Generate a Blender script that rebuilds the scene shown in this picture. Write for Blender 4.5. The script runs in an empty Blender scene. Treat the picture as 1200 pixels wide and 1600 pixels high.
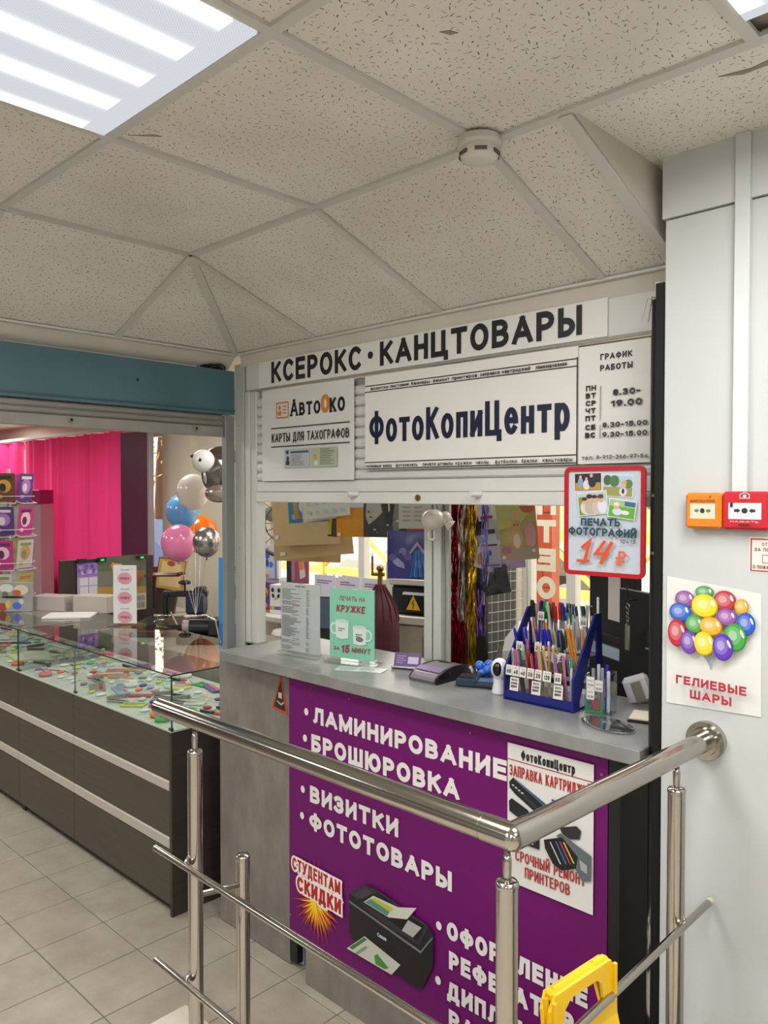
import bpy, math, random
from mathutils import Matrix, Vector
random.seed(7)
S = bpy.context.scene
COL = S.collection
PI = math.pi

# ---------------------------------------------------------------- camera, world, sun, exposure
cam = bpy.data.cameras.new('camera')
cam.sensor_fit = 'HORIZONTAL'; cam.sensor_width = 36.0
cam.lens = 36.0 * 1230.0 / 1200.0
cam.clip_start = 0.02
camera = bpy.data.objects.new('camera', cam); COL.objects.link(camera)
YAW = math.radians(46.1)
camera.location = (0, 0, 1.9)
camera.rotation_euler = (math.radians(90 - 1.397), 0, PI / 2 - YAW)
S.camera = camera
world = bpy.data.worlds.new('World'); S.world = world; world.use_nodes = True
wn = world.node_tree.nodes; wl = world.node_tree.links
bg = wn['Background']; bg.inputs[0].default_value = (1.0, 0.95, 0.84, 1); bg.inputs[1].default_value = 3.0
sd = bpy.data.lights.new('sun', 'SUN'); sd.energy = 9.0; sd.color = (1.0, 0.80, 0.50); sd.angle = 0.01
sun = bpy.data.objects.new('sun', sd); COL.objects.link(sun)
sun.rotation_euler = Vector((0.80, 0.35, -0.42)).to_track_quat('-Z', 'Y').to_euler()
S.view_settings.view_transform = 'Standard'; S.view_settings.look = 'None'
S.view_settings.gamma = 1.0; S.view_settings.use_curve_mapping = False
S.view_settings.exposure = 0.0
HALL = 23.0
BACK = 28.0
def area(name, loc, sx, sy, power, rot=(0, 0, 0), color=(1, 1, 1)):
    d = bpy.data.lights.new(name, 'AREA'); d.shape = 'RECTANGLE'; d.size = sx; d.size_y = sy
    d.energy = power; d.color = color
    o = bpy.data.objects.new(name, d); o.location = loc; o.rotation_euler = rot; COL.objects.link(o)
    return o
# the light each ceiling luminaire gives, just under its diffuser (hall ceiling z 2.72)
LUMS = [(-1.43, 0.58), (-0.21, 1.16), (1.0, 0.58), (-1.43, -1.2), (0.4, -1.2), (2.2, -1.2), (-1.43, -3.0), (1.0, -3.0)]
for lx, ly in LUMS:
    area('luminaire_light', (lx, ly, 2.685), .55, .55, HALL, color=(1.0, .985, .96))
BLUMS = [(-4.4, .6), (-6.6, .6), (-8.8, 1.4), (-6.6, -1.6), (-4.4, -1.6), (-5.4, 3.0), (-9.8, 3.3), (-2.4, 3.1), (-1.5, 3.1), (-3.6, 2.9)]
for lx, ly in BLUMS:
    area('luminaire_light', (lx, ly, 2.685), .55, .55, BACK if ly < 2.5 else BACK * .62, color=(1.0, .97, .92))

# ---------------------------------------------------------------- colours and materials
def lin(c):
    return c / 12.92 if c <= .04045 else ((c + .055) / 1.055) ** 2.4
def rgb(h):
    if isinstance(h, tuple): return h
    h = h.lstrip('#'); return tuple(lin(int(h[i:i + 2], 16) / 255) for i in (0, 2, 4))
_m = {}
def mat(h, rough=.5, metal=0.0, spec=.5, noise=0.0, scale=8.0, bump=0.0, trans=0.0, coat=0.0):
    k = (h, rough, metal, spec, noise, scale, bump, trans, coat)
    if k in _m: return _m[k]
    m = bpy.data.materials.new('paint_' + str(h).strip('#')); m.use_nodes = True
    nt = m.node_tree; b = nt.nodes['Principled BSDF']; c = rgb(h)
    b.inputs['Base Color'].default_value = (*c, 1); b.inputs['Roughness'].default_value = rough
    b.inputs['Metallic'].default_value = metal; b.inputs['Specular IOR Level'].default_value = spec
    b.inputs['Transmission Weight'].default_value = trans; b.inputs['Coat Weight'].default_value = coat
    if noise or bump:
        g = nt.nodes.new('ShaderNodeNewGeometry'); n = nt.nodes.new('ShaderNodeTexNoise')
        n.inputs['Scale'].default_value = scale; n.inputs['Detail'].default_value = 5
        nt.links.new(g.outputs['Position'], n.inputs['Vector'])
        if noise:
            r = nt.nodes.new('ShaderNodeValToRGB')
            r.color_ramp.elements[0].position = .3; r.color_ramp.elements[1].position = .7
            r.color_ramp.elements[0].color = (*[x * (1 - noise) for x in c], 1)
            r.color_ramp.elements[1].color = (*[min(1, x * (1 + noise)) for x in c], 1)
            nt.links.new(n.outputs[0], r.inputs[0]); nt.links.new(r.outputs[0], b.inputs['Base Color'])
        if bump:
            p = nt.nodes.new('ShaderNodeBump'); p.inputs['Strength'].default_value = bump; p.inputs['Distance'].default_value = .01
            nt.links.new(n.outputs[0], p.inputs['Height']); nt.links.new(p.outputs[0], b.inputs['Normal'])
    _m[k] = m; return m
def emis(name, h, s):
    m = bpy.data.materials.new(name); m.use_nodes = True; nt = m.node_tree
    e = nt.nodes.new('ShaderNodeEmission'); e.inputs[0].default_value = (*rgb(h), 1); e.inputs[1].default_value = s
    nt.links.new(e.outputs[0], nt.nodes['Material Output'].inputs[0]); nt.nodes.remove(nt.nodes['Principled BSDF'])
    return m
def glass(name, tint='#ffffff', refl=1.0, haze=0.0):
    m = bpy.data.materials.new(name); m.use_nodes = True; nt = m.node_tree; N = nt.nodes; L = nt.links
    N.remove(N['Principled BSDF'])
    t = N.new('ShaderNodeBsdfTransparent'); t.inputs[0].default_value = (*rgb(tint), 1)
    g = N.new('ShaderNodeBsdfGlossy'); g.inputs['Roughness'].default_value = .01 + haze
    f = N.new('ShaderNodeFresnel'); f.inputs[0].default_value = 1.5
    q = N.new('ShaderNodeMath'); q.operation = 'MULTIPLY'; q.inputs[1].default_value = refl; q.use_clamp = True
    x = N.new('ShaderNodeMixShader')
    gm = N.new('ShaderNodeNewGeometry'); iv = N.new('ShaderNodeMath'); iv.operation = 'SUBTRACT'; iv.inputs[0].default_value = 1.0
    L.new(gm.outputs['Backfacing'], iv.inputs[1]); w = N.new('ShaderNodeMath'); w.operation = 'MULTIPLY'   # reflect on the outer face only
    L.new(f.outputs[0], w.inputs[0]); L.new(iv.outputs[0], w.inputs[1])
    L.new(w.outputs[0], q.inputs[0]); L.new(q.outputs[0], x.inputs[0]); L.new(t.outputs[0], x.inputs[1]); L.new(g.outputs[0], x.inputs[2])
    L.new(x.outputs[0], N['Material Output'].inputs[0]); return m
def nodes_mat(name):
    m = bpy.data.materials.new(name); m.use_nodes = True
    return m, m.node_tree.nodes, m.node_tree.links, m.node_tree.nodes['Principled BSDF']
def print_mat():
    m, N, L, b = nodes_mat('printed_ink')
    a = N.new('ShaderNodeAttribute'); a.attribute_name = 'Col'
    L.new(a.outputs['Color'], b.inputs['Base Color']); b.inputs['Roughness'].default_value = .45
    return m
PRINT = print_mat()
def tile_mat():                                                   # mineral fibre ceiling tile with short pits
    m, N, L, b = nodes_mat('mineral_fibre_tile')
    g = N.new('ShaderNodeNewGeometry')
    nz = N.new('ShaderNodeTexNoise'); nz.inputs['Scale'].default_value = 60
    L.new(g.outputs['Position'], nz.inputs['Vector'])
    wob = N.new('ShaderNodeVectorMath'); wob.operation = 'SCALE'; wob.inputs['Scale'].default_value = .006
    L.new(nz.outputs['Color'], wob.inputs[0])
    ad = N.new('ShaderNodeVectorMath'); ad.operation = 'ADD'
    L.new(g.outputs['Position'], ad.inputs[0]); L.new(wob.outputs[0], ad.inputs[1])
    sc = N.new('ShaderNodeVectorMath'); sc.operation = 'SCALE'; sc.inputs['Scale'].default_value = 62
    fl = N.new('ShaderNodeVectorMath'); fl.operation = 'MULTIPLY'; fl.inputs[1].default_value = (1, 1, 0)
    L.new(ad.outputs[0], fl.inputs[0]); L.new(fl.outputs[0], sc.inputs[0])
    v = N.new('ShaderNodeTexVoronoi'); v.inputs['Scale'].default_value = 1.0; v.voronoi_dimensions = '2D'
    L.new(sc.outputs[0], v.inputs['Vector'])
    sb = N.new('ShaderNodeVectorMath'); sb.operation = 'SUBTRACT'
    L.new(sc.outputs[0], sb.inputs[0]); L.new(v.outputs['Position'], sb.inputs[1])
    cs = N.new('ShaderNodeSeparateColor'); L.new(v.outputs['Color'], cs.inputs[0])
    an = N.new('ShaderNodeMath'); an.operation = 'MULTIPLY'; an.inputs[1].default_value = 6.283; L.new(cs.outputs[0], an.inputs[0])
    ro = N.new('ShaderNodeVectorRotate'); ro.rotation_type = 'Z_AXIS'
    L.new(sb.outputs[0], ro.inputs['Vector']); L.new(an.outputs[0], ro.inputs['Angle'])
    sp = N.new('ShaderNodeSeparateXYZ'); L.new(ro.outputs[0], sp.inputs[0])
    def mth(op, a, bb):
        q = N.new('ShaderNodeMath'); q.operation = op
        for i, z in enumerate((a, bb)):
            if isinstance(z, (int, float)): q.inputs[i].default_value = z
            elif z is not None: L.new(z, q.inputs[i])
        return q.outputs[0]
    ax = mth('ABSOLUTE', sp.outputs[0], None); ay = mth('ABSOLUTE', sp.outputs[1], None)
    ln = mth('MULTIPLY', cs.outputs[1], .36)
    wd = mth('ADD', mth('MULTIPLY', cs.outputs[2], .045), .03)
    msk = mth('MULTIPLY', mth('LESS_THAN', ax, ln), mth('LESS_THAN', ay, wd))
    n2 = N.new('ShaderNodeTexNoise'); n2.inputs['Scale'].default_value = 260; L.new(g.outputs['Position'], n2.inputs['Vector'])
    dots = mth('GREATER_THAN', n2.outputs[0], .72)
    mx = N.new('ShaderNodeMix'); mx.data_type = 'RGBA'
    n3 = N.new('ShaderNodeTexNoise'); n3.inputs['Scale'].default_value = 2.5; L.new(g.outputs['Position'], n3.inputs['Vector'])
    r3 = N.new('ShaderNodeValToRGB'); r3.color_ramp.elements[0].color = (*rgb('#d3cdc5'), 1); r3.color_ramp.elements[1].color = (*rgb('#e0dbd4'), 1)
    r3.color_ramp.elements[0].position = .35; r3.color_ramp.elements[1].position = .65
    L.new(n3.outputs[0], r3.inputs[0])
    mk = mth('MAXIMUM', msk, mth('MULTIPLY', dots, .5))
    L.new(mk, mx.inputs[0]); L.new(r3.outputs[0], mx.inputs[6]); mx.inputs[7].default_value = (*rgb('#6f675c'), 1)
    L.new(mx.outputs[2], b.inputs['Base Color']); b.inputs['Roughness'].default_value = .95
    bp = N.new('ShaderNodeBump'); bp.invert = True; bp.inputs['Strength'].default_value = .4; bp.inputs['Distance'].default_value = .002
    L.new(mk, bp.inputs['Height']); L.new(bp.outputs[0], b.inputs['Normal'])
    return m
def blotch(name, c0, c1, c2, sc=3.0, stretch=(1, 1, 1), rough=.5, fine=60, bump=.05):
    m, N, L, b = nodes_mat(name)
    g = N.new('ShaderNodeNewGeometry'); mp = N.new('ShaderNodeMapping'); mp.inputs['Scale'].default_value = stretch
    L.new(g.outputs['Position'], mp.inputs[0])
    n = N.new('ShaderNodeTexNoise'); n.inputs['Scale'].default_value = sc; n.inputs['Detail'].default_value = 8; n.inputs['Roughness'].default_value = .65
    L.new(mp.outputs[0], n.inputs['Vector'])
    r = N.new('ShaderNodeValToRGB'); e = r.color_ramp.elements
    e[0].position = .3; e[0].color = (*rgb(c0), 1); e[1].position = .7; e[1].color = (*rgb(c2), 1)
    q = e.new(.5); q.color = (*rgb(c1), 1)
    L.new(n.outputs[0], r.inputs[0]); L.new(r.outputs[0], b.inputs['Base Color']); b.inputs['Roughness'].default_value = rough
    n2 = N.new('ShaderNodeTexNoise'); n2.inputs['Scale'].default_value = fine; L.new(mp.outputs[0], n2.inputs['Vector'])
    bp = N.new('ShaderNodeBump'); bp.inputs['Strength'].default_value = bump; bp.inputs['Distance'].default_value = .003
    L.new(n2.outputs[0], bp.inputs['Height']); L.new(bp.outputs[0], b.inputs['Normal'])
    return m
TILE = tile_mat()
TILEP = blotch('painted_tile_edge', '#bdb6ab', '#c5beb3', '#cbc5ba', 4, (1, 1, 1), .9)
GRID = mat('#c6c3be', .5)
CONC = blotch('grey_concrete_laminate', '#6c665f', '#7b756e', '#89847b', 5, (1.6, 1.6, .7), .5)
CTOP = blotch('grey_stone_worktop', '#747575', '#808180', '#8e8e8b', 7, (1, 1, 1), .28, 90, .03)
WENGE = blotch('dark_wenge', '#2c2824', '#332e29', '#3a342e', 3, (.4, .4, 14), .42, 40, .08)
CFRONT = blotch('brown_grey_laminate', '#40392f', '#463f35', '#4c453a', 3, (1, 1, 30), .4, 40, .05)
FLOORT = blotch('beige_floor_tile', '#978e81', '#a29a8c', '#ada597', 6, (1, 1, 1), .38, 160, .04)
WALLW = blotch('white_wall_paint', '#b4b8b7', '#b9bcbb', '#bec1bf', 1.5, (1, 1, 1), .6, 14, .10)
CHROME = mat('#b3aea6', .15, 1.0)
STEEL = mat('#b8b0a4', .22, 1.0, bump=0.0)
WHITEM = mat('#cbcbc6', .42, noise=.03, scale=3)
FRAMEW = mat('#bfc0ba', .4)
GLASS = glass('clear_case_glass', '#fafdfb', 1.3)
WGLASS = glass('window_glass', '#ffffff', .7)
ACRYL = glass('clear_acrylic', '#f7fafa', 1.2, .03)
EDGEG = mat('#1d3a30', .15, spec=.8)
BLACK = mat('#0d0d0f', .45)
DARKP = mat('#191b20', .4)

# ---------------------------------------------------------------- mesh helpers
def rotz(a): return Matrix.Rotation(a, 4, 'Z')
def fr(o, u, v):
    u = Vector(u).normalized(); v = Vector(v); v = (v - u * v.dot(u)).normalized(); n = u.cross(v)
    m = Matrix.Identity(4)
    for i in range(3): m[i][0], m[i][1], m[i][2], m[i][3] = u[i], v[i], n[i], o[i]
    return m
class MB:
    def __init__(s): s.v = []; s.f = []; s.sm = []; s.c = []
    def add(s, vs, fs, smooth=False, T=None, c=None):
        b = len(s.v)
        s.v += [tuple(T @ Vector(p)) for p in vs] if T is not None else [tuple(p) for p in vs]
        s.f += [tuple(b + i for i in f) for f in fs]; s.sm += [smooth] * len(fs); s.c += [c] * len(fs)
        return s
    def box(s, x0, x1, y0, y1, z0, z1, T=None, c=None, bev=0.0):
        if x0 > x1: x0, x1 = x1, x0
        if y0 > y1: y0, y1 = y1, y0
        if z0 > z1: z0, z1 = z1, z0
        if bev:
            b = min(bev, (x1 - x0) * .45, (y1 - y0) * .45, (z1 - z0) * .45)
            pts = [(x0 + b, y0), (x1 - b, y0), (x1, y0 + b), (x1, y1 - b), (x1 - b, y1), (x0 + b, y1), (x0, y1 - b), (x0, y0 + b)]
            ins = [(x0 + b, y0 + b), (x1 - b, y0 + b), (x1 - b, y0 + b), (x1 - b, y1 - b), (x1 - b, y1 - b), (x0 + b, y1 - b), (x0 + b, y1 - b), (x0 + b, y0 + b)]
            vs = [(x, y, z0) for x, y in ins] + [(x, y, z0 + b) for x, y in pts] + [(x, y, z1 - b) for x, y in pts] + [(x, y, z1) for x, y in ins]
            fs = [tuple(range(7, -1, -1)), tuple(range(24, 32))]
            for r in range(3):
                for i in range(8):
                    j = (i + 1) % 8; fs.append((r * 8 + i, r * 8 + j, r * 8 + 8 + j, r * 8 + 8 + i))
            return s.add(vs, fs, False, T, c)
        vs = [(x0, y0, z0), (x1, y0, z0), (x1, y1, z0), (x0, y1, z0), (x0, y0, z1), (x1, y0, z1), (x1, y1, z1), (x0, y1, z1)]
        return s.add(vs, [(3, 2, 1, 0), (4, 5, 6, 7), (0, 1, 5, 4), (1, 2, 6, 5), (2, 3, 7, 6), (3, 0, 4, 7)], False, T, c)
    def lathe(s, prof, n=16, T=None, c=None, smooth=True, sx=1, sy=1):
        vs = []; fs = []
        for r, z in prof:
            for i in range(n):
                a = 2 * PI * i / n; vs.append((r * math.cos(a) * sx, r * math.sin(a) * sy, z))
        for k in range(len(prof) - 1):
            for i in range(n):
                j = (i + 1) % n; fs.append((k * n + i, k * n + j, k * n + n + j, k * n + n + i))
        s.add(vs, fs, smooth, T, c); e = (len(prof) - 1) * n                 # caps get vertices of their own, so the sides shade cleanly
        if prof[0][0] > 1e-4: s.add(vs[:n], [tuple(range(n - 1, -1, -1))], False, T, c)
        if prof[-1][0] > 1e-4: s.add(vs[e:e + n], [tuple(range(n))], False, T, c)
        return s
    def rod(s, p, q, r, r2=None, n=12, c=None, smooth=True):
        p = Vector(p); q = Vector(q); d = q - p
        if d.length < 1e-6: return s
        T = Matrix.Translation(p) @ d.to_track_quat('Z', 'Y').to_matrix().to_4x4()
        return s.lathe([(r, 0), (r if r2 is None else r2, d.length)], n, T, c, smooth)
    def tube(s, path, r, n=8, c=None, closed=False):
        P = [Vector(p) for p in path]; N = len(P); vs = []; fs = []
        rr = r if isinstance(r, (list, tuple)) else [r] * N
        up = Vector((0, 0, 1)); prev = None
        for i in range(N):
            if closed: d = P[(i + 1) % N] - P[i - 1]
            else: d = P[min(i + 1, N - 1)] - P[max(i - 1, 0)]
            if d.length < 1e-9: d = Vector((0, 0, 1))
            d.normalize()
            if prev is None:
                a = d.cross(up)
                if a.length < .05: a = d.cross(Vector((1, 0, 0)))
            else: a = prev - d * prev.dot(d)
            a.normalize(); prev = a; b = d.cross(a)
            for k in range(n):
                t = 2 * PI * k / n; vs.append(tuple(P[i] + (a * math.cos(t) + b * math.sin(t)) * rr[i]))
        R = N if closed else N - 1
        for i in range(R):
            j = (i + 1) % N
            for k in range(n):
                l = (k + 1) % n; fs.append((i * n + k, i * n + l, j * n + l, j * n + k))
        s.add(vs, fs, True, None, c)
        if not closed: s.add(vs[:n], [tuple(range(n - 1, -1, -1))], False, None, c); s.add(vs[(N - 1) * n:], [tuple(range(n))], False, None, c)
        return s
    def sph(s, ctr, rx, ry=None, rz=None, n=16, m=10, c=None, T=None):
        ry = ry or rx; rz = rz or rx
        vs = [(ctr[0], ctr[1], ctr[2] - rz)]; fs = []
        for k in range(1, m):
            a = -PI / 2 + PI * k / m
            for i in range(n):
                t = 2 * PI * i / n
                vs.append((ctr[0] + rx * math.cos(a) * math.cos(t), ctr[1] + ry * math.cos(a) * math.sin(t), ctr[2] + rz * math.sin(a)))
        vs.append((ctr[0], ctr[1], ctr[2] + rz)); L = len(vs) - 1
        for i in range(n):
            j = (i + 1) % n; fs.append((0, 1 + j, 1 + i)); fs.append((L, 1 + (m - 2) * n + i, 1 + (m - 2) * n + j))
            for k in range(m - 2): fs.append((1 + k * n + i, 1 + k * n + j, 1 + (k + 1) * n + j, 1 + (k + 1) * n + i))
        return s.add(vs, fs, True, T, c)
    def prism(s, poly, z0, z1, T=None, c=None):
        n = len(poly); vs = [(x, y, z0) for x, y in poly] + [(x, y, z1) for x, y in poly]
        fs = [tuple(range(n - 1, -1, -1)), tuple(range(n, 2 * n))] + [(i, (i + 1) % n, n + (i + 1) % n, n + i) for i in range(n)]
        return s.add(vs, fs, False, T, c)
    def build(s, name, m=None, parent=None, T=None, kind=None):
        me = bpy.data.meshes.new(name); me.from_pydata(s.v, [], s.f); me.update()
        me.polygons.foreach_set('use_smooth', s.sm)
        if any(c is not None for c in s.c):
            at = me.color_attributes.new('Col', 'FLOAT_COLOR', 'CORNER'); buf = []
            for f, c in zip(s.f, s.c): buf += list((*rgb(c or '#ffffff'), 1.0)) * len(f)
            at.data.foreach_set('color', buf)
            if m is None: m = PRINT
        if m is not None: me.materials.append(m)
        o = bpy.data.objects.new(name, me); COL.objects.link(o)
        if T is not None: o.matrix_world = T
        if parent is not None: o.parent = parent
        if kind: o['kind'] = kind
        return o
def tag(o, label, cat, group=None, kind=None):
    o['label'] = label; o['category'] = cat
    if group: o['group'] = group
    if kind: o['kind'] = kind
    return o
def struct(o, label=None):
    o['kind'] = 'structure'
    if label: o['label'] = label
    return o
def thing(name, label, cat, T, group=None):
    o = bpy.data.objects.new(name, None); o.empty_display_size = .05; COL.objects.link(o)
    o.matrix_world = T if isinstance(T, Matrix) else Matrix.Translation(T)
    return tag(o, label, cat, group)
def copy_thing(o, T, label, group=None):
    r = o.copy(); COL.objects.link(r); r.matrix_world = T; r['label'] = label
    if group: r['group'] = group
    for ch in list(o.children):
        c = ch.copy(); COL.objects.link(c); c.parent = r
        for g in ch.children:
            d = g.copy(); COL.objects.link(d); d.parent = c
    return r
TR = Matrix.Translation

# ---------------------------------------------------------------- stroke lettering
def arc(cx, cy, rx, ry, a0, a1, n=10):
    return [(cx + rx * math.cos(math.radians(a0 + (a1 - a0) * i / n)), cy + ry * math.sin(math.radians(a0 + (a1 - a0) * i / n))) for i in range(n + 1)]
def bowl(x0, x1, y0, y1):
    ry = (y1 - y0) / 2; rx = min(ry * 1.05, (x1 - x0) * .7)
    return [(x0, y1)] + arc(x1 - rx, y0 + ry, rx, ry, 90, -90, 8) + [(x0, y0)]
def mir(st, w): return [(w - x, y) for x, y in st]
V = lambda x: [(x, 0), (x, 1)]
G = {
 'А': (.70, [[(0, 0), (.35, 1)], [(.35, 1), (.70, 0)], [(.13, .3), (.57, .3)]]),
 'Б': (.55, [[(.50, 1), (0, 1), (0, 0)], bowl(0, .55, 0, .56)]),
 'В': (.57, [V(0), bowl(0, .52, .53, 1), bowl(0, .57, 0, .53)]),
 'Г': (.48, [[(0, 0), (0, 1), (.48, 1)]]),
 'Д': (.72, [[(0, -.2), (0, 0), (.72, 0), (.72, -.2)], [(.10, 0), (.20, 1), (.60, 1), (.60, 0)]]),
 'Е': (.50, [[(.50, 1), (0, 1), (0, 0), (.50, 0)], [(0, .52), (.45, .52)]]),
 'Ж': (.90, [V(.45), [(0, 1), (.40, .5), (0, 0)], [(.90, 1), (.50, .5), (.90, 0)]]),
 'З': (.52, [arc(.24, .75, .26, .25, 150, -90), arc(.24, .27, .28, .27, 90, -150)]),
 'И': (.58, [V(0), V(.58), [(0, .05), (.58, .95)]]),
 'Й': (.58, [V(0), V(.58), [(0, .05), (.58, .95)], arc(.29, 1.27, .14, .10, 180, 360, 6)]),
 'К': (.57, [V(0), [(.03, .42), (.54, 1)], [(.18, .58), (.57, 0)]]),
 'Л': (.60, [[(0, .02), (.10, .12), (.16, 1), (.60, 1), (.60, 0)]]),
 'М': (.76, [V(0), V(.76), [(0, 1), (.38, .12)], [(.38, .12), (.76, 1)]]),
 'Н': (.56, [V(0), V(.56), [(0, .52), (.56, .52)]]),
 'О': (.68, [arc(.34, .5, .34, .5, 0, 360, 20)]),
 'П': (.56, [[(0, 0), (0, 1), (.56, 1), (.56, 0)]]),
 'Р': (.54, [V(0), bowl(0, .54, .44, 1)]),
 'С': (.62, [arc(.34, .5, .34, .5, 48, 312, 16)]),
 'Т': (.60, [V(.30), [(0, 1), (.60, 1)]]),
 'У': (.62, [[(0, 1), (.32, .32)], [(.62, 1), (.28, .12), (.18, .01), (.04, 0)]]),
 'Ф': (.84, [[(.42, -.05), (.42, 1.05)], arc(.42, .52, .42, .34, 0, 360, 20)]),
 'Х': (.64, [[(0, 0), (.64, 1)], [(0, 1), (.64, 0)]]),
 'Ц': (.70, [[(0, 1), (0, 0), (.70, 0), (.70, -.2)], V(.56)]),
 'Ч': (.54, [[(0, 1), (0, .62), (.12, .45), (.54, .45)], V(.54)]),
 'Ш': (.86, [[(0, 1), (0, 0), (.86, 0), (.86, 1)], V(.43)]),
 'Щ': (.98, [[(0, 1), (0, 0), (.98, 0), (.98, -.2)], V(.43), V(.86)]),
 'Ъ': (.68, [[(0, 1), (.16, 1), (.16, 0)], bowl(.16, .68, 0, .56)]),
 'Ы': (.76, [V(0), bowl(0, .48, 0, .56), V(.76)]),
 'Ь': (.52, [V(0), bowl(0, .52, 0, .56)]),
 'Э': (.62, [arc(.28, .5, .34, .5, -132, 132, 16), [(.14, .5), (.6, .5)]]),
 'Ю': (.90, [V(0), [(0, .5), (.26, .5)], arc(.58, .5, .32, .5, 0, 360, 18)]),
 'Я': (.55, [V(.55), mir(bowl(0, .55, .42, 1), .55), [(.30, .42), (0, 0)]]),
 '0': (.52, [arc(.26, .5, .26, .5, 0, 360, 18)]),
 '1': (.26, [[(.26, 0), (.26, 1), (0, .74)]]),
 '2': (.52, [arc(.26, .73, .25, .27, 165, -35, 8) + [(0, 0), (.52, 0)]]),
 '3': (.50, [arc(.24, .75, .24, .25, 150, -90), arc(.24, .27, .26, .27, 90, -150)]),
 '4': (.56, [[(.40, 0), (.40, 1), (0, .28), (.56, .28)]]),
 '5': (.50, [[(.46, 1), (.08, 1), (.04, .52)] + arc(.23, .31, .27, .31, 120, -150, 10)]),
 '6': (.52, [arc(.26, .31, .26, .31, 0, 360, 14), [(.02, .36), (.12, .72), (.38, 1)]]),
 '7': (.50, [[(0, 1), (.50, 1), (.16, 0)]]),
 '8': (.50, [arc(.25, .76, .22, .24, 0, 360, 12), arc(.25, .27, .25, .27, 0, 360, 12)]),
 '9': (.52, [arc(.26, .69, .26, .31, 0, 360, 14), [(.50, .64), (.40, .28), (.14, 0)]]),
 '-': (.26, [[(0, .42), (.26, .42)]]), '.': (.02, [[(.0, 0), (.02, 0)]]), ',': (.04, [[(.04, .02), (0, -.14)]]),
 ':': (.02, [[(0, .08), (.02, .08)], [(0, .58), (.02, .58)]]), ' ': (.22, []),
 '•': (.22, [[(.02, .5), (.20, .5)], [(.11, .42), (.11, .58)]]),
 '₽': (.60, [[(.12, 0), (.12, 1)], bowl(.12, .60, .5, 1), [(0, .5), (.2, .5)], [(0, .28), (.42, .28)]]),
 'а': (.46, [arc(.23, .24, .23, .24, 0, 360, 14), [(.46, 0), (.46, .5), (.38, .70), (.2, .73), (.04, .66)]]),
 'б': (.50, [arc(.25, .27, .25, .27, 0, 360, 14), [(.0, .3), (.02, .7), (.16, .9), (.45, 1)]]),
 'е': (.50, [arc(.25, .36, .25, .36, 0, 315, 16), [(0, .38), (.5, .38)]]),
 'р': (.50, [[(0, -.26), (0, .72)], arc(.25, .36, .25, .36, 0, 360, 14)]),
 'у': (.46, [[(0, .72), (.24, .02)], [(.46, .72), (.18, -.18), (0, -.25)]]),
 'ф': (.72, [[(.36, -.26), (.36, 1)], arc(.36, .36, .36, .34, 0, 360, 16)]),
 'x': (.42, [[(0, 0), (.42, .6)], [(0, .6), (.42, 0)]]),
 'n': (.42, [[(0, 0), (0, .72)], [(0, .5), (.12, .7), (.3, .7), (.42, .55), (.42, 0)]]),
 'C': (.62, [arc(.34, .5, .34, .5, 48, 312, 16)]), 'a': (.46, [arc(.23, .24, .23, .24, 0, 360, 14), [(.46, 0), (.46, .5), (.38, .70), (.2, .73), (.04, .66)]]),
 'o': (.50, [arc(.25, .36, .25, .36, 0, 360, 14)]),
}
for lo in 'вгджзийклмнопстхцчшщъыьэюя':
    w, st = G[lo.upper()]; G[lo] = (w * .8, [[(x * .8, y * .72) for x, y in s_] for s_ in st])
def stroke_quads(pts, t):
    P = [Vector(p) for p in pts]; closed = (P[0] - P[-1]).length < 1e-4 and len(P) > 3
    if closed: P = P[:-1]
    n = len(P); out = []; L = []; R = []
    if not closed:
        d = (P[0] - P[1]).normalized(); P[0] = P[0] + d * t / 2
        d = (P[-1] - P[-2]).normalized(); P[-1] = P[-1] + d * t / 2
    for i in range(n):
        if closed: a = P[i] - P[i - 1]; b = P[(i + 1) % n] - P[i]
        else: a = P[i] - P[i - 1] if i else P[1] - P[0]; b = P[i + 1] - P[i] if i < n - 1 else P[i] - P[i - 1]
        a = a.normalized(); b = b.normalized(); m = (a + b)
        if m.length < .2: m = a
        m.normalize(); nn = Vector((-m.y, m.x)); k = max(.45, nn.dot(Vector((-a.y, a.x))))
        L.append(P[i] + nn * t / 2 / k); R.append(P[i] - nn * t / 2 / k)
    for i in range(n if closed else n - 1):
        j = (i + 1) % n; out.append([R[i], R[j], L[j], L[i]])
    return out
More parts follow.
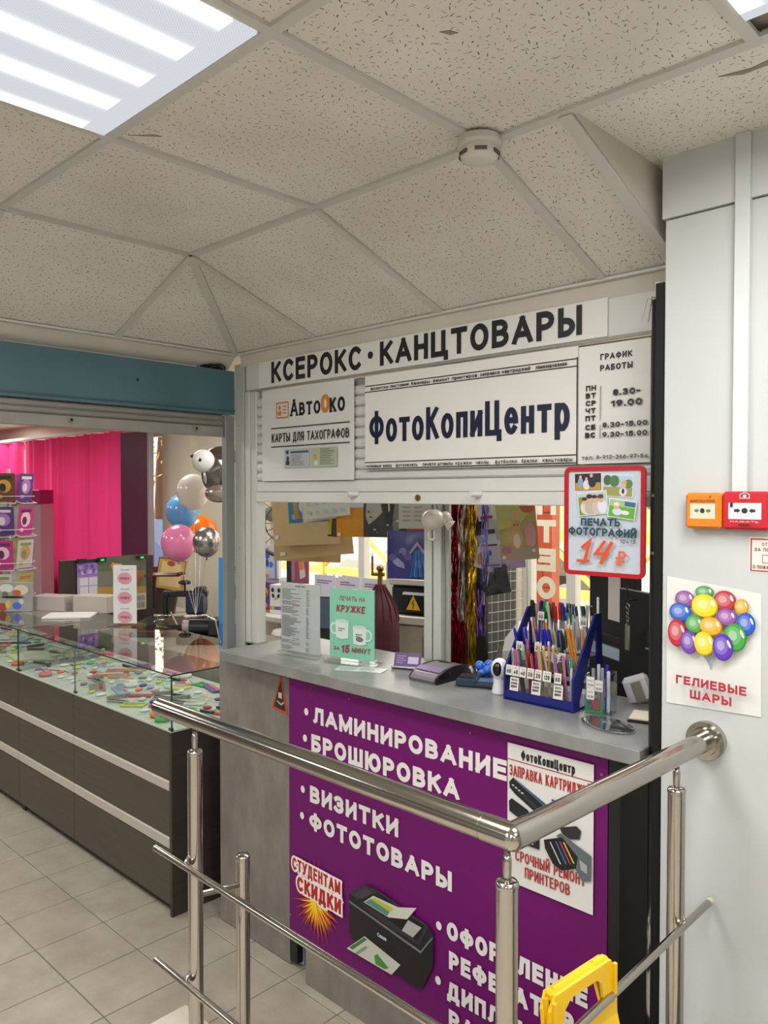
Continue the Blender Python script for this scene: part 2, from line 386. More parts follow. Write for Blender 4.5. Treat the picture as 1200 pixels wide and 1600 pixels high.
class Pr:
    """flat print on a sheet: coloured polygons in sheet coordinates, each layer a hair above the last"""
    def __init__(s, z=.0006): s.mb = MB(); s.z = z; s.dz = .00018; s.k = 0
    def poly(s, pts, c, up=True):
        n = len(pts)
        if n < 3: return
        ar = sum(pts[i][0] * pts[(i + 1) % n][1] - pts[(i + 1) % n][0] * pts[i][1] for i in range(n))
        if ar < 0: pts = pts[::-1]
        s.k += 1; zz = s.z + (0 if up else (s.k % 23) * .000022)
        s.mb.add([(p[0], p[1], zz) for p in pts], [tuple(range(n))], False, None, c)
        if up: s.z += s.dz
    def rect(s, x0, y0, x1, y1, c): s.poly([(x0, y0), (x1, y0), (x1, y1), (x0, y1)], c)
    def ell(s, cx, cy, rx, ry, c, n=20, rot=0.0):
        cr, sr = math.cos(rot), math.sin(rot)
        s.poly([(cx + rx * math.cos(2 * PI * i / n) * cr - ry * math.sin(2 * PI * i / n) * sr, cy + rx * math.cos(2 * PI * i / n) * sr + ry * math.sin(2 * PI * i / n) * cr) for i in range(n)], c)
    def line(s, pts, t, c):
        for q in stroke_quads(pts, t): s.poly(q, c, False)
        s.z += s.dz * 3
    def text(s, txt, x0, x1, y0, y1, c, t=.17, slant=0.0, ol=0.0, olc='#ffffff', serif=False, rise=0.0, flip=False):
        h = y1 - y0; asp = (x1 - x0) / h; n = len(txt)
        W = sum(G[ch][0] for ch in txt) + (n - 1) * .16
        sx = max(.12, (asp - n * t) / W)
        for pas in ((1, 0) if ol else (0,)):
            tt = t + 2 * ol if pas else t; col = olc if pas else c; x = t / 2
            for ch in txt:
                w, st = G[ch]
                for k in st:
                    pts = [(x + px * sx, t / 2 + py * (1 - t)) for px, py in k]
                    sets = [pts]
                    if serif and not pas:
                        for e in (0, -1):
                            if abs(pts[e][1] - t / 2) < .02 or abs(pts[e][1] - (1 - t / 2)) < .02:
                                yy = (t * .3 if pts[e][1] < .5 else 1 - t * .3)
                                sets.append([(pts[e][0] - t * .45, yy), (pts[e][0] + t * .45, yy)])
                    for si, pp in enumerate(sets):
                        for q in stroke_quads(pp, tt if si == 0 else t * .55):
                            lo, hi = (-.001 - ol, 1.001 + ol)
                            qq = []
                            for v in q:
                                vy = v.y
                                if all(-.01 <= k2[1] <= 1.01 for k2 in k): vy = min(max(v.y, lo), hi)
                                vx = v.x
                                if flip: vx = asp - vx
                                qq.append((x0 + (vx + slant * (vy - .5)) * h, y0 + vy * h + rise * (vx / asp)))
                            s.poly(qq, col, False)
                x += w * sx + t + .16 * sx
            s.z += s.dz * 3
    def lines(s, x0, x1, y0, y1, n, c='#55555a', t=.35, seed=1, frac=(.5, 1.0)):
        rnd = random.Random(seed); st = (y1 - y0) / n
        for i in range(n):
            y = y1 - st * (i + .5); x = x0; e = x0 + (x1 - x0) * rnd.uniform(*frac)
            while x < e:
                w = min(rnd.uniform(.03, .12) * (x1 - x0) + .002, e - x + .001)
                s.poly([(x, y - st * t / 2), (x + w, y - st * t / 2), (x + w, y + st * t / 2), (x, y + st * t / 2)], c, False); x += w + .012 * (x1 - x0)
        s.z += s.dz * 3
    def build(s, parent, name='print', T=None): return s.mb.build(name, PRINT, parent, T)

# ================================================================ SETTING
# floor with 0.30 m tiles
fl = struct(MB().box(-12.5, 3.2, -4.2, 4.05, -.06, -.004).build('floor', mat('#6f675c', .8)), 'beige ceramic tile floor with dark joints')
t0 = MB().box(-.1475, .1475, -.1463, .1463, -.006, 0, bev=.0015); t0 = t0.build('tile', FLOORT, fl); first = True
for i in range(-17, 5):
    for j in range(-5, 2):
        x = -2.98 + .3 * i + .15; y = 1.618 + .2975 * j + .149
        if x > -1.6: continue
        o = t0 if first else t0.copy()
        if not first: COL.objects.link(o)
        first = False; o.location = (x, y, random.uniform(-.0006, .0004))
pf = struct(MB().box(-2.131, 3.1, -4.1, 1.32, 0, .3, bev=.004).build('floor_ramp_platform', blotch('platform_tile', '#b5ad9e', '#bfb7a8', '#c9c1b3', 6, (1, 1, 1), .4)), 'raised pale platform that the steel railing stands on')

# ceiling: flat field, then two sloping strips that run down to the shop fronts, joined on a hip
ce = struct(MB().box(-2.385, 3.2, -4.2, 1.515, 2.74, 2.8).box(-.9, 3.2, 1.515, 4.05, 2.74, 2.8).build('ceiling', mat('#8f8a80', .9)), 'suspended ceiling of pitted mineral fibre tiles')
XB = [-2.385, -1.733, -1.130, -.520, .08, .68, 1.28, 1.88]; YB = [1.515, .885, .27, -.34, -.95, -1.55]
def slab(poly3, th=.012):
    n = len(poly3); a, b, c = (Vector(p) for p in poly3[:3]); nn = (b - a).cross(c - a).normalized()
    if nn.z < 0: nn = -nn
    vs = [tuple(Vector(p)) for p in poly3] + [tuple(Vector(p) + nn * th) for p in poly3]
    q = MB().add(vs, [tuple(range(n)), tuple(range(2 * n - 1, n - 1, -1))] + [(i, (i + 1) % n, n + (i + 1) % n, n + i) for i in range(n)])
    return q
LAMPS = {(3, 0), (1, 1)}
for i in range(len(XB) - 1):
    for j in range(len(YB) - 1):
        x0, x1, y1, y0 = XB[i], XB[i + 1], YB[j], YB[j + 1]
        if (i, j) in LAMPS: continue
        slab([(x0, y0, 2.726), (x1, y0, 2.726), (x1, y1, 2.726), (x0, y1, 2.726)]).build('ceiling_tile', TILE, ce)
MB().box(-2.385, 3.2, -4.2, -1.55, 2.724, 2.74).box(1.88, 3.2, -1.55, 1.9, 2.724, 2.74).build('ceiling_field', TILE, ce)
for i in range(3, 7):                                              # tiles between the grid and the right-hand wall
    x0, x1 = max(XB[i], -.9), XB[i + 1]
    slab([(x0, 1.515, 2.726), (x1, 1.515, 2.726), (x1, 1.90, 2.726), (x0, 1.90, 2.726)]).build('ceiling_tile', TILE, ce)
slab([(-.9, 1.515, 2.726), (-.52, 1.515, 2.726), (-.52, 1.98, 2.726), (-.9, 1.98, 2.726)]).build('ceiling_tile', TILE, ce)
def bar(p, q, w=.024, h=.008, name='grid_bar'):
    p = Vector(p); q = Vector(q); d = (q - p).normalized(); s_ = d.cross(Vector((0, 0, 1))).normalized() * w / 2; u = s_.cross(d).normalized() * h
    if u.z > 0: u = -u
    vs = [p - s_, p + s_, q + s_, q - s_]; vs += [a + u for a in vs]
    MB().add([tuple(a) for a in vs], [(0, 1, 2, 3), (7, 6, 5, 4), (0, 4, 5, 1), (1, 5, 6, 2), (2, 6, 7, 3), (3, 7, 4, 0)]).build(name, GRID, ce)
for x in XB[1:]: bar((x, -4.1, 2.7255), (x, 1.515, 2.7255))
bar((-2.385, -4.1, 2.726), (-2.385, 1.515, 2.726), .03)
for y in YB[1:]: bar((-2.385, y, 2.7258), (3.1, y, 2.7258))
bar((-2.385, 1.515, 2.726), (3.1, 1.515, 2.726), .03)
SX = lambda x, s: (x, 1.515 + .569 * s, 2.723 - .205 * s)          # rear slope
SY = lambda y, s: (-2.385 - .535 * s, y, 2.723 - .205 * s)         # left slope
HIP = (-2.925, 2.084, 2.518)
for i in range(-1, 3):
    if i < 0:
        slab([(-2.385, 1.515, 2.723), SX(-2.385, 1), HIP], .012).build('sloping_ceiling_tile', TILE, ce)
    else:
        x0, x1 = XB[i], min(XB[i + 1], -.9)
        slab([SX(x0, 0), SX(x1, 0), SX(x1, 1), SX(x0, 1)]).build('sloping_ceiling_tile', TILE, ce)
slab([(-2.385, 1.515, 2.723), HIP, SY(1.515, 1)]).build('sloping_ceiling_tile', TILE, ce)
YL = [1.515, .885, .27, -.34, -.95, -1.55]
for j in range(5): slab([SY(YL[j + 1], 0), SY(YL[j + 1], 1), SY(YL[j], 1), SY(YL[j], 0)]).build('sloping_ceiling_tile', TILE, ce)
dn = lambda p, k=.002: (p[0], p[1], p[2] - k)
for x in XB[:3]: bar(dn(SX(x, 0)), dn(SX(x, 1)))
bar(dn(SX(-.912, 0)), dn(SX(-.912, 1)), .03)
for y in YL[:5]: bar(dn(SY(y, 0)), dn(SY(y, 1)))
bar(dn((-2.385, 1.515, 2.723)), dn(HIP), .03)
bar(dn(SX(-2.925, 1)), dn(SX(-.9, 1)), .022); bar(dn(SY(-1.6, 1)), dn(SY(2.08, 1)), .022)
# strips under the slopes, down to the shop fronts, and the cheek that closes the rear slope
slab([(-2.90, 2.088, 2.516), (-.9, 2.088, 2.516), (-.9, 2.10, 2.46), (-2.90, 2.10, 2.46)], .01).build('edge_strip', TILEP, ce)
slab([(-2.925, -1.6, 2.515), (-2.925, 2.09, 2.515), (-2.99, 2.09, 2.455), (-2.99, -1.6, 2.455)], .01).build('edge_strip', TILEP, ce)
slab([(-.897, 1.49, 2.728), (-.897, 1.965, 2.742), (-.897, 2.085, 2.742), (-.897, 2.085, 2.515)], .012).build('cheek_panel', TILEP, ce)
MB().box(-2.93, -.88, 2.15, 2.16, 2.4, 2.8).build('ceiling_back_panel', mat('#8f8a80', .9), ce)

for pts in (((-1.700, .915), (-1.690, .925), (-1.655, .955), (-1.650, .972), (-1.662, .960)), ((-.62, 1.60), (-.56, 1.612), (-.50, 1.600), (-.52, 1.622), (-.58, 1.625)), ((-.92, 1.10), (-.905, 1.108), (-.898, 1.125), (-.912, 1.120))):
    MB().prism(list(pts), 2.7245, 2.7262).build('scuff_mark', mat('#8f867a', .9), ce)
# walls
wr = struct(MB().box(-.861, 3.2, 1.90, 2.10, 0, 2.573, bev=.002).build('wall_right', WALLW), 'white painted wall beside the counter')
MB().box(-.866, 3.2, 1.893, 2.10, 2.576, 2.74).build('upper_panel', mat('#bfc2c2', .5), wr)
struct(MB().box(3.1, 3.2, -4.2, 1.9, 0, 2.8).build('wall_side', WALLW)); struct(MB().box(-12.5, 3.2, -4.3, -4.2, 0, 2.8).build('wall_front', WALLW))
struct(MB().box(-12.6, -12.5, -4.2, 4.1, 0, 2.8).build('wall_left', WALLW))
struct(MB().box(-12.5, -2.985, -4.2, 4.05, 2.72, 2.8).box(-2.985, -.6, 2.16, 4.05, 2.72, 2.8).build('ceiling_shops', mat('#c9c4bd', .8)), 'white ceiling of the shops behind the fronts')
wb = MB().box(-12.5, -.5, 3.98, 4.12, 0, 1.02).box(-12.5, -.5, 3.98, 4.12, 2.5, 2.8)
for a, b in ((-12.5, -11.4), (-6.78, -5.15), (-2.79, -2.69), (-.6, -.5)): wb.box(a, b, 3.98, 4.12, 1.02, 2.5)
struct(wb.build('wall_back', mat('#c9c1b0', .7)), 'cream back wall with the street windows')
struct(MB().box(-.6, -.5, 2.1, 4.0, 0, 2.8).build('wall_shop_side', mat('#b9b5ac', .7)))
struct(MB().box(-6.652, -6.169, 3.90, 3.98, 0, 2.72).build('wall_pillar', mat('#cfc6b2', .7)), 'cream pillar between street window and balloons')
wi = 0
for a, b, mull in ((-11.4, -6.78, (-10.3, -9.2, -8.1)), (-5.15, -2.79, (-4.1,)), (-2.69, -.6, (-2.37, -1.4))):
    wi += 1
    w = bpy.data.objects.new('window_%d' % wi, None); COL.objects.link(w); w.location = (a, 4.05, 1.02); struct(w, 'street window with white frame')
    f = MB(); L = b - a
    f.box(0, L, -.03, .03, 0, .05).box(0, L, -.03, .03, 1.43, 1.48).box(0, .05, -.03, .03, 0, 1.48).box(L - .05, L, -.03, .03, 0, 1.48)
    for x in mull: f.box(x - a - .03, x - a + .03, -.03, .03, .05, 1.43)
    f.build('window_frame', FRAMEW, w)
    MB().box(.05, L - .05, -.003, .003, .05, 1.43).build('window_pane', WGLASS, w)
    MB().box(-.02, L + .02, -.22, -.07, -.03, 0).build('window_sill', WHITEM, w)

# left shop front: teal beam, half-lowered grey shutter, jamb, column
tb = thing('shop_front_beam', 'teal painted beam over the left shop opening', 'beam', TR((-2.95, 0, 2.25)))
MB().box(-.05, 0, -4.1, 2.095, 0, .195).build('beam_panel', mat('#4a6a74', .35, noise=.12, scale=3), tb)
MB().box(-.05, .004, -4.1, 2.095, .012, .02).build('bead', mat('#3a545c', .4), tb)
for y, z in ((1.62, .11), (1.05, .08)): MB().sph((.001, y, z), .004, .006, .006, 8, 6).build('screw_hole', BLACK, tb)
ls = thing('roller_shutter', 'grey half-lowered roller shutter under the teal beam', 'shutter', TR((-2.975, 0, 2.15)), None)
MB().box(-.012, .012, -4.1, 2.045, 0, .045, bev=.003).build('bottom_bar', mat('#8d8a82', .4, noise=.1), ls)
sl = None
for k in range(2):
    z = .047 + k * .0265
    m_ = MB(); pr = [(0, 0), (.006, .006), (.008, .013), (.006, .020), (0, .0255)]
    vs = [(x - .004, y, z + q) for y in (-4.1, 2.045) for x, q in pr] + [(-.012, -4.1, z), (-.012, -4.1, z + .0255), (-.012, 2.045, z), (-.012, 2.045, z + .0255)]
    m_.add(vs, [(i, i + 1, i + 6, i + 5) for i in range(4)] + [(10, 12, 13, 11)]); m_.build('slat', mat('#89867e', .4, noise=.12, scale=5), ls)
for y in (1.34, 1.89):
    MB().rod((.012, y, .03), (.035, y, .028), .009, .008).build('stop_knob', mat('#9a978f', .4), ls)
    MB().rod((.035, y, .028), (.037, y, .028), .006).build('knob_end', BLACK, ls)
lj = thing('shutter_guide_rail', 'grey metal guide rail at the right edge of the left shop opening', 'rail', TR((-2.97, 2.07, 0)))
MB().box(-.015, .018, -.022, .028, 0, 2.245, bev=.003).build('channel', mat('#7d8180', .4), lj)
cl = thing('front_column', 'pale metal column between the two shop fronts', 'column', TR((-2.92, 2.11, 0)))
MB().box(-.036, .034, -.01, .04, 0, 2.475, bev=.002).build('profile', mat('#b0b1a8', .42, noise=.04, scale=4), cl)
for z in (.95, 1.65, 2.2): MB().rod((-.005, -.011, z), (-.005, -.009, z), .003).build('screw', mat('#77766f', .4, .5), cl)
MB().box(-2.886, -2.873, 2.115, 2.15, 0, 2.475).build('gap_shade_strip', BLACK)['kind'] = 'structure'  # black strip stands in for the shade in the gap beside the column
cb = MB()
for k in range(5):
    a0 = k * 1.1; cb.tube([(-2.99 + .035 * math.cos(t + a0), 1.98 + .05 * math.sin(t + a0) + .01 * k, 2.449 + .003 * k + .008 * math.sin(2 * t + k)) for t in [i * .45 for i in range(14)]], .0035, 6)
tag(cb.build('cable_bundle', BLACK), 'coiled dark cable lying on top of the teal beam end', 'cable')

# main shop front at Y = 2.10: frame, header box, roller shutter
fp = bpy.data.objects.new('trim_2', None); COL.objects.link(fp); fp.location = (-2.83, 2.10, 1.235); struct(fp, 'pale metal left upright of the serving hatch')
MB().box(-.04, .033, 0, .05, 0, 1.11, bev=.003).build('upright', FRAMEW, fp)
MB().box(-.038, -.006, -.008, 0, 0, 1.11, bev=.002).build('upright_lip', FRAMEW, fp)
MB().box(-.045, .045, -.012, .05, 0, .005).build('foot_plate', mat('#9b998f', .4, .3), fp)
hb = thing('header_box', 'long white shutter box under the sloping ceiling', 'shutter box', TR((-1.93, 2.10, 2.345)))
MB().box(-.94, .96, 0, .05, 0, .122, bev=.003).build('cover', WHITEM, hb)
MB().box(-.94, .96, -.004, 0, -.003, .006).build('lower_edge', mat('#8f8f89', .4), hb)
st = thing('roller_shutter', 'white roller shutter with signs over the serving hatch', 'shutter', TR((-1.895, 2.10, 1.86)))
X0, X1 = -.90, .925
MB().box(X0, X1, -.004, .02, .0, .043, bev=.003).build('bottom_bar', WHITEM, st)
MB().box(X0, X1, .004, .02, .045, .088).build('wide_slat', WHITEM, st)
n = 0; z = .09; slat0 = None
while z < .435:
    if slat0 is None:
        q = MB(); pr = [(.006, 0), (-.003, .007), (-.007, .020), (-.003, .033), (.006, .039)]
        vs = [(x, y, zz) for x in (X0, X1) for y, zz in pr]
        q.add(vs, [(i, i + 5, i + 6, i + 1) for i in range(4)]); slat0 = q.build('slat', WHITEM, st); slat0.location = (0, .008, z)
    else:
        o = slat0.copy(); COL.objects.link(o); o.location = (0, .008, z)
    z += .0405
MB().box(X0, X1, .016, .02, .040, .480).build('slat_backing', mat('#8f8f8a', .5), st)  # added sheet behind the slats, stops light showing through the seam
for px in (-2.157, -1.574):
    MB().rod((px + 1.895, -.004, .036), (px + 1.895 - .012, -.045, .036), .010, .009).build('stop_knob', mat('#d0d0ca', .35), st)
k_ = MB().rod((-1.848 + 1.895, -.004, .022), (-1.848 + 1.895, -.009, .022), .012); k_.build('lock', mat('#9a8450', .3, .8), st)
MB().box(-1.848 + 1.8945, -1.848 + 1.8965, -.010, -.0085, .016, .028).build('keyhole', BLACK, st)
bp_ = thing('black_pipe_post', 'black painted pipe and channel with worn white patches beside the wall', 'post', TR((-.90, 1.99, 0)))
def worn():
    m, N, L, b = nodes_mat('worn_black_paint'); g = N.new('ShaderNodeNewGeometry'); mp = N.new('ShaderNodeMapping'); mp.inputs['Scale'].default_value = (1, 1, .22)
    nn = N.new('ShaderNodeTexNoise'); nn.inputs['Scale'].default_value = 26; nn.inputs['Detail'].default_value = 6
    L.new(g.outputs['Position'], mp.inputs[0]); L.new(mp.outputs[0], nn.inputs['Vector'])
    sp = N.new('ShaderNodeSeparateXYZ'); L.new(g.outputs['Position'], sp.inputs[0])
    r = N.new('ShaderNodeMapRange'); r.inputs[1].default_value = 1.25; r.inputs[2].default_value = .75; r.inputs[3].default_value = .30; r.inputs[4].default_value = -.02
    L.new(sp.outputs[2], r.inputs[0])
    a = N.new('ShaderNodeMath'); a.operation = 'SUBTRACT'; L.new(nn.outputs[0], a.inputs[0]); L.new(r.outputs[0], a.inputs[1])
    c = N.new('ShaderNodeValToRGB'); c.color_ramp.elements[0].position = .52; c.color_ramp.elements[1].position = .56
    c.color_ramp.elements[0].color = (*rgb('#101215'), 1); c.color_ramp.elements[1].color = (*rgb('#a9a49c'), 1)
    L.new(a.outputs[0], c.inputs[0]); L.new(c.outputs[0], b.inputs['Base Color']); b.inputs['Roughness'].default_value = .38
    bp = N.new('ShaderNodeBump'); bp.inputs['Strength'].default_value = .5; bp.inputs['Distance'].default_value = .003; L.new(nn.outputs[0], bp.inputs['Height']); L.new(bp.outputs[0], b.inputs['Normal'])
    return m
WORN = worn()
MB().rod((-.008, -.01, 0), (-.008, -.01, 2.40), .022, None, 16).build('pipe', WORN, bp_)
MB().box(.012, .036, -.085, .10, 0, 2.425, bev=.002).build('channel', mat('#0a0b0e', .6, spec=.3), bp_)
MB().rod((-.012, -.012, 2.40), (-.010, -.012, 2.445), .010, .012).build('pipe_end', mat('#d8d5cc', .6), bp_)
wr_ = MB()
for k in range(7):
    a = k * .9; wr_.tube([(-.01, -.012, 2.40), (-.01 + .03 * math.cos(a), -.012 + .03 * math.sin(a), 2.405), (-.01 + .045 * math.cos(a), -.012 + .045 * math.sin(a), 2.37 - .006 * k)], .0012, 5)
wr_.build('wire_tie', mat('#a9aaa4', .3, .8), bp_)

# signs on the shutter: sheets with printed lettering, all in wall coordinates (x, z) on Y
def wallsheet(name, label, cat, x0, x1, z0, z1, Y, col, th=.003, group=None, rough=.45, bev=0):
    T = fr((x0, Y, z0), (1, 0, 0), (0, 0, 1))
    o = MB().box(0, x1 - x0, 0, z1 - z0, -th, 0).build(name, mat(col, rough), None, T)
    tag(o, label, cat, group); p = Pr(); p.x0 = x0; p.z0 = z0; p.o = o
    return p
def T2(p, s_, x0, x1, z0, z1, c, **k): p.text(s_, x0 - p.x0, x1 - p.x0, z0 - p.z0, z1 - p.z0, c, **k)
INK = '#1b1a20'
p = wallsheet('shop_sign', 'white header sign reading КСЕРОКС КАНЦТОВАРЫ in bold black capitals', 'sign', -2.77, -1.12, 2.352, 2.464, 2.094, '#dad9d5')
T2(p, 'КСЕРОКС', -2.681, -2.133, 2.366, 2.457, INK, t=.215)
p.ell(-2.085 + 2.77, 2.414 - 2.352, .014, .014, INK)
T2(p, 'КАНЦТОВАРЫ', -2.035, -1.201, 2.368, 2.457, INK, t=.215)
p.build(p.o, 'lettering')
p = wallsheet('small_advert_sheet', 'white sheet reading АвтоОко with two small card pictures', 'sign', -2.74, -2.17, 1.95, 2.335, 2.089, '#d2d2ce')
T2(p, 'Авто', -2.549, -2.361, 2.216, 2.286, INK, t=.17, serif=True)
T2(p, 'О', -2.358, -2.305, 2.216, 2.290, '#c8792a', t=.24)
T2(p, 'ко', -2.305, -2.217, 2.216, 2.29, INK, t=.17, serif=True)
a, b = -2.638 - p.x0, -2.561 - p.x0
z_ = 2.215 - p.z0
p.line([(a, z_), (b, z_), (b, z_ + .062), (a, z_ + .062), (a, z_)], .005, '#c8792a')
p.ell(a + .02, z_ + .042, .008, .01, '#c8792a'); p.rect(a + .01, z_ + .010, a + .032, z_ + .028, '#c8792a')
for q in (.016, .030, .044): p.rect(a + .042, z_ + q, b - .010, z_ + q + .004, '#c8792a')
a, b = -2.674 - p.x0, -2.188 - p.x0
p.rect(a, 2.170 - p.z0, b, 2.174 - p.z0, INK); p.rect(a, 2.092 - p.z0, b, 2.096 - p.z0, INK)
T2(p, 'КАРТЫ ДЛЯ ТАХОГРАФОВ', -2.669, -2.192, 2.113, 2.150, INK, t=.14)
a, b = -2.583 - p.x0, -2.424 - p.x0
z_ = 2.003 - p.z0; h_ = .078
p.rect(a, z_, b, z_ + h_, '#aeb2b6'); p.rect(a + .01, z_ + .058, a + .028, z_ + .073, '#22385e'); p.rect(a + .04, z_ + .06, b - .005, z_ + .069, '#3c5a80')
p.ell(a + .022, z_ + .038, .009, .012, '#3a3a3a'); p.rect(a + .010, z_ + .012, a + .034, z_ + .028, '#2f3238'); p.lines(a + .045, b - .01, z_ + .008, z_ + .055, 7, '#6a6e74', .3, 3)
a, b = -2.412 - p.x0, -2.257 - p.x0
p.rect(a, z_, b, z_ + h_, '#a9b09a'); p.rect(a + .012, z_ + .03, a + .035, z_ + .052, '#b99a48'); p.ell(a + .03, z_ + .016, .012, .010, '#c9cfc0'); p.lines(a + .055, b - .006, z_ + .008, z_ + .074, 10, '#51564e', .35, 4)
p.build(p.o, 'lettering')
p = wallsheet('main_sign', 'wide white sign reading ФотоКопиЦентр in large navy letters between ruled service lines', 'sign', -2.107, -1.210, 1.985, 2.335, 2.087, '#dad8d3')
W = 2.107 - 1.210
for z_ in (2.298, 2.276, 2.013, 1.989): p.rect(0, z_ - p.z0 - .0018, W, z_ - p.z0 + .0018, INK)
p.rect(W - .004, 0, W, 2.302 - p.z0, INK)
T2(p, 'ФотоКопиЦентр', -2.083, -1.236, 2.085, 2.198, '#141a35', t=.17)
T2(p, 'визитки', -2.075, -1.985, 2.281, 2.293, INK, t=.2); T2(p, 'листовки', -1.975, -1.885, 2.281, 2.293, INK, t=.2); T2(p, 'баннеры', -1.872, -1.785, 2.281, 2.293, INK, t=.2)
T2(p, 'ремонт принтеров', -1.770, -1.580, 2.281, 2.293, INK, t=.2); T2(p, 'заправка картриджей', -1.568, -1.375, 2.281, 2.293, INK, t=.2); T2(p, 'ламинирование', -1.355, -1.245, 2.281, 2.293, INK, t=.2)
T2(p, 'гелиевые шары', -2.100, -1.965, 1.994, 2.006, INK, t=.2); T2(p, 'фотопечать', -1.945, -1.840, 1.994, 2.006, INK, t=.2); T2(p, 'печати штампы', -1.815, -1.680, 1.994, 2.006, INK, t=.2)
T2(p, 'кружки', -1.668, -1.600, 1.994, 2.006, INK, t=.2); T2(p, 'чехлы', -1.582, -1.530, 1.994, 2.006, INK, t=.2); T2(p, 'футболки', -1.505, -1.420, 1.994, 2.006, INK, t=.2); T2(p, 'брелки', -1.402, -1.345, 1.994, 2.006, INK, t=.2); T2(p, 'канцтовары', -1.325, -1.222, 1.994, 2.006, INK, t=.2)
p.build(p.o, 'lettering')
p = wallsheet('opening_hours_sheet', 'white opening hours sheet headed ГРАФИК РАБОТЫ with the week days', 'sign', -1.208, -.985, 1.985, 2.330, 2.0875, '#d8d6d2')
xx = lambda px, py=600: 0
T2(p, 'ГРАФИК', -1.138, -1.039, 2.284, 2.302, INK, t=.25); T2(p, 'РАБОТЫ', -1.138, -1.037, 2.252, 2.270, INK, t=.25)
for i, d_ in enumerate(('ПН', 'ВТ', 'СР', 'ЧТ', 'ПТ', 'СБ', 'ВС')):
    z_ = (2.206, 2.184, 2.162, 2.140, 2.118, 2.0915, 2.0685)[i]
    T2(p, d_, -1.183, -1.15, z_ - .0078, z_ + .0078, INK, t=.27)
p.rect(-1.135 - p.x0, .125, -1.133 - p.x0, .225, '#55565a'); p.rect(-1.135 - p.x0, .072, -1.133 - p.x0, .112, '#55565a')
T2(p, '8.30-', -1.095, -1.012, 2.178, 2.196, INK, t=.27); T2(p, '19.00', -1.101, -1.006, 2.146, 2.165, INK, t=.27)
T2(p, '8.30-15.00', -1.126, -.99, 2.088, 2.103, INK, t=.25); T2(p, '9.30-15.00', -1.126, -.99, 2.060, 2.075, INK, t=.25)
T2(p, 'тел:', -1.192, -1.154, 1.997, 2.009, INK, t=.18); T2(p, '8-912-366-97-54', -1.144, -.987, 1.998, 2.009, INK, t=.2)
p.build(p.o, 'lettering')

# ceiling luminaires and smoke detector
def lum(x, y, label, sx=.59, sy=.59, w=None):
    t = thing('ceiling_light', label, 'ceiling light', TR((x, y, 2.72)), 'square ceiling lights')
    MB().box(-sx / 2, sx / 2, -sy / 2, sy / 2, .0, .012).build('housing', mat('#b5b3ae', .5), t)
    m, N, L, b = nodes_mat('prismatic_diffuser')
    N.remove(b); e = N.new('ShaderNodeEmission'); g = N.new('ShaderNodeTexCoord'); s_ = N.new('ShaderNodeSeparateXYZ'); L.new(g.outputs['Object'], s_.inputs[0])
    def M(op, a, q=None):
        k = N.new('ShaderNodeMath'); k.operation = op
        for i, z in enumerate((a, q)):
            if z is None: continue
            if isinstance(z, (int, float)): k.inputs[i].default_value = z
            else: L.new(z, k.inputs[i])
        return k.outputs[0]
    wv = M('POWER', M('ABSOLUTE', M('COSINE', M('MULTIPLY', s_.outputs[0], PI / .138))), 9)          # four tubes behind the prisms
    endf = M('LESS_THAN', M('ABSOLUTE', s_.outputs[1]), .235)
    chk = M('ADD', M('MULTIPLY', M('MULTIPLY', M('SINE', M('MULTIPLY', s_.outputs[0], 900)), M('SINE', M('MULTIPLY', s_.outputs[1], 900))), .10), .74)
    st_ = M('ADD', M('MULTIPLY', M('MULTIPLY', wv, endf), 2.2), chk)
    L.new(st_, e.inputs[1]); e.inputs[0].default_value = (.90, .93, 1, 1); L.new(e.outputs[0], N['Material Output'].inputs[0])
    MB().box(-sx / 2 + .008, sx / 2 - .008, -sy / 2 + .008, sy / 2 - .008, -.006, 0).build('diffuser', m, t)
    return t
lum(-1.432, .578, 'square ceiling light with four bright tubes behind prismatic cover, upper left')
lum(-.22, 1.165, 'square ceiling light at the far upper right edge of the ceiling', .59, .54)
for q in LUMS[2:]: MB().box(-.29, .29, -.29, .29, -.006, .004).build('light_panel', bpy.data.materials['prismatic_diffuser'], ce, TR((q[0], q[1], 2.722)))
lum(-9.8, 3.3, 'square ceiling light at the far end of the left shop')
sd_ = thing('smoke_detector', 'round white smoke detector on the ceiling grid crossing', 'smoke detector', TR((-1.118, 1.480, 2.718)))
MB().lathe([(.050, 0), (.052, -.012), (.050, -.020), (.044, -.022)], 28).build('base', mat('#c9c3ba', .4), sd_)
MB().lathe([(.044, -.020), (.046, -.030), (.042, -.047), (.026, -.054), (.0, -.055)], 28).build('cap', mat('#cfc9c0', .35), sd_)
for k in range(6):
    a = k * PI / 3 + .2; MB().box(-.014, .014, -.002, .002, -.042, -.034, T=rotz(a + PI / 2) @ TR((0, -.0445, 0))).build('vent_slot', mat('#5a5650', .6), sd_)

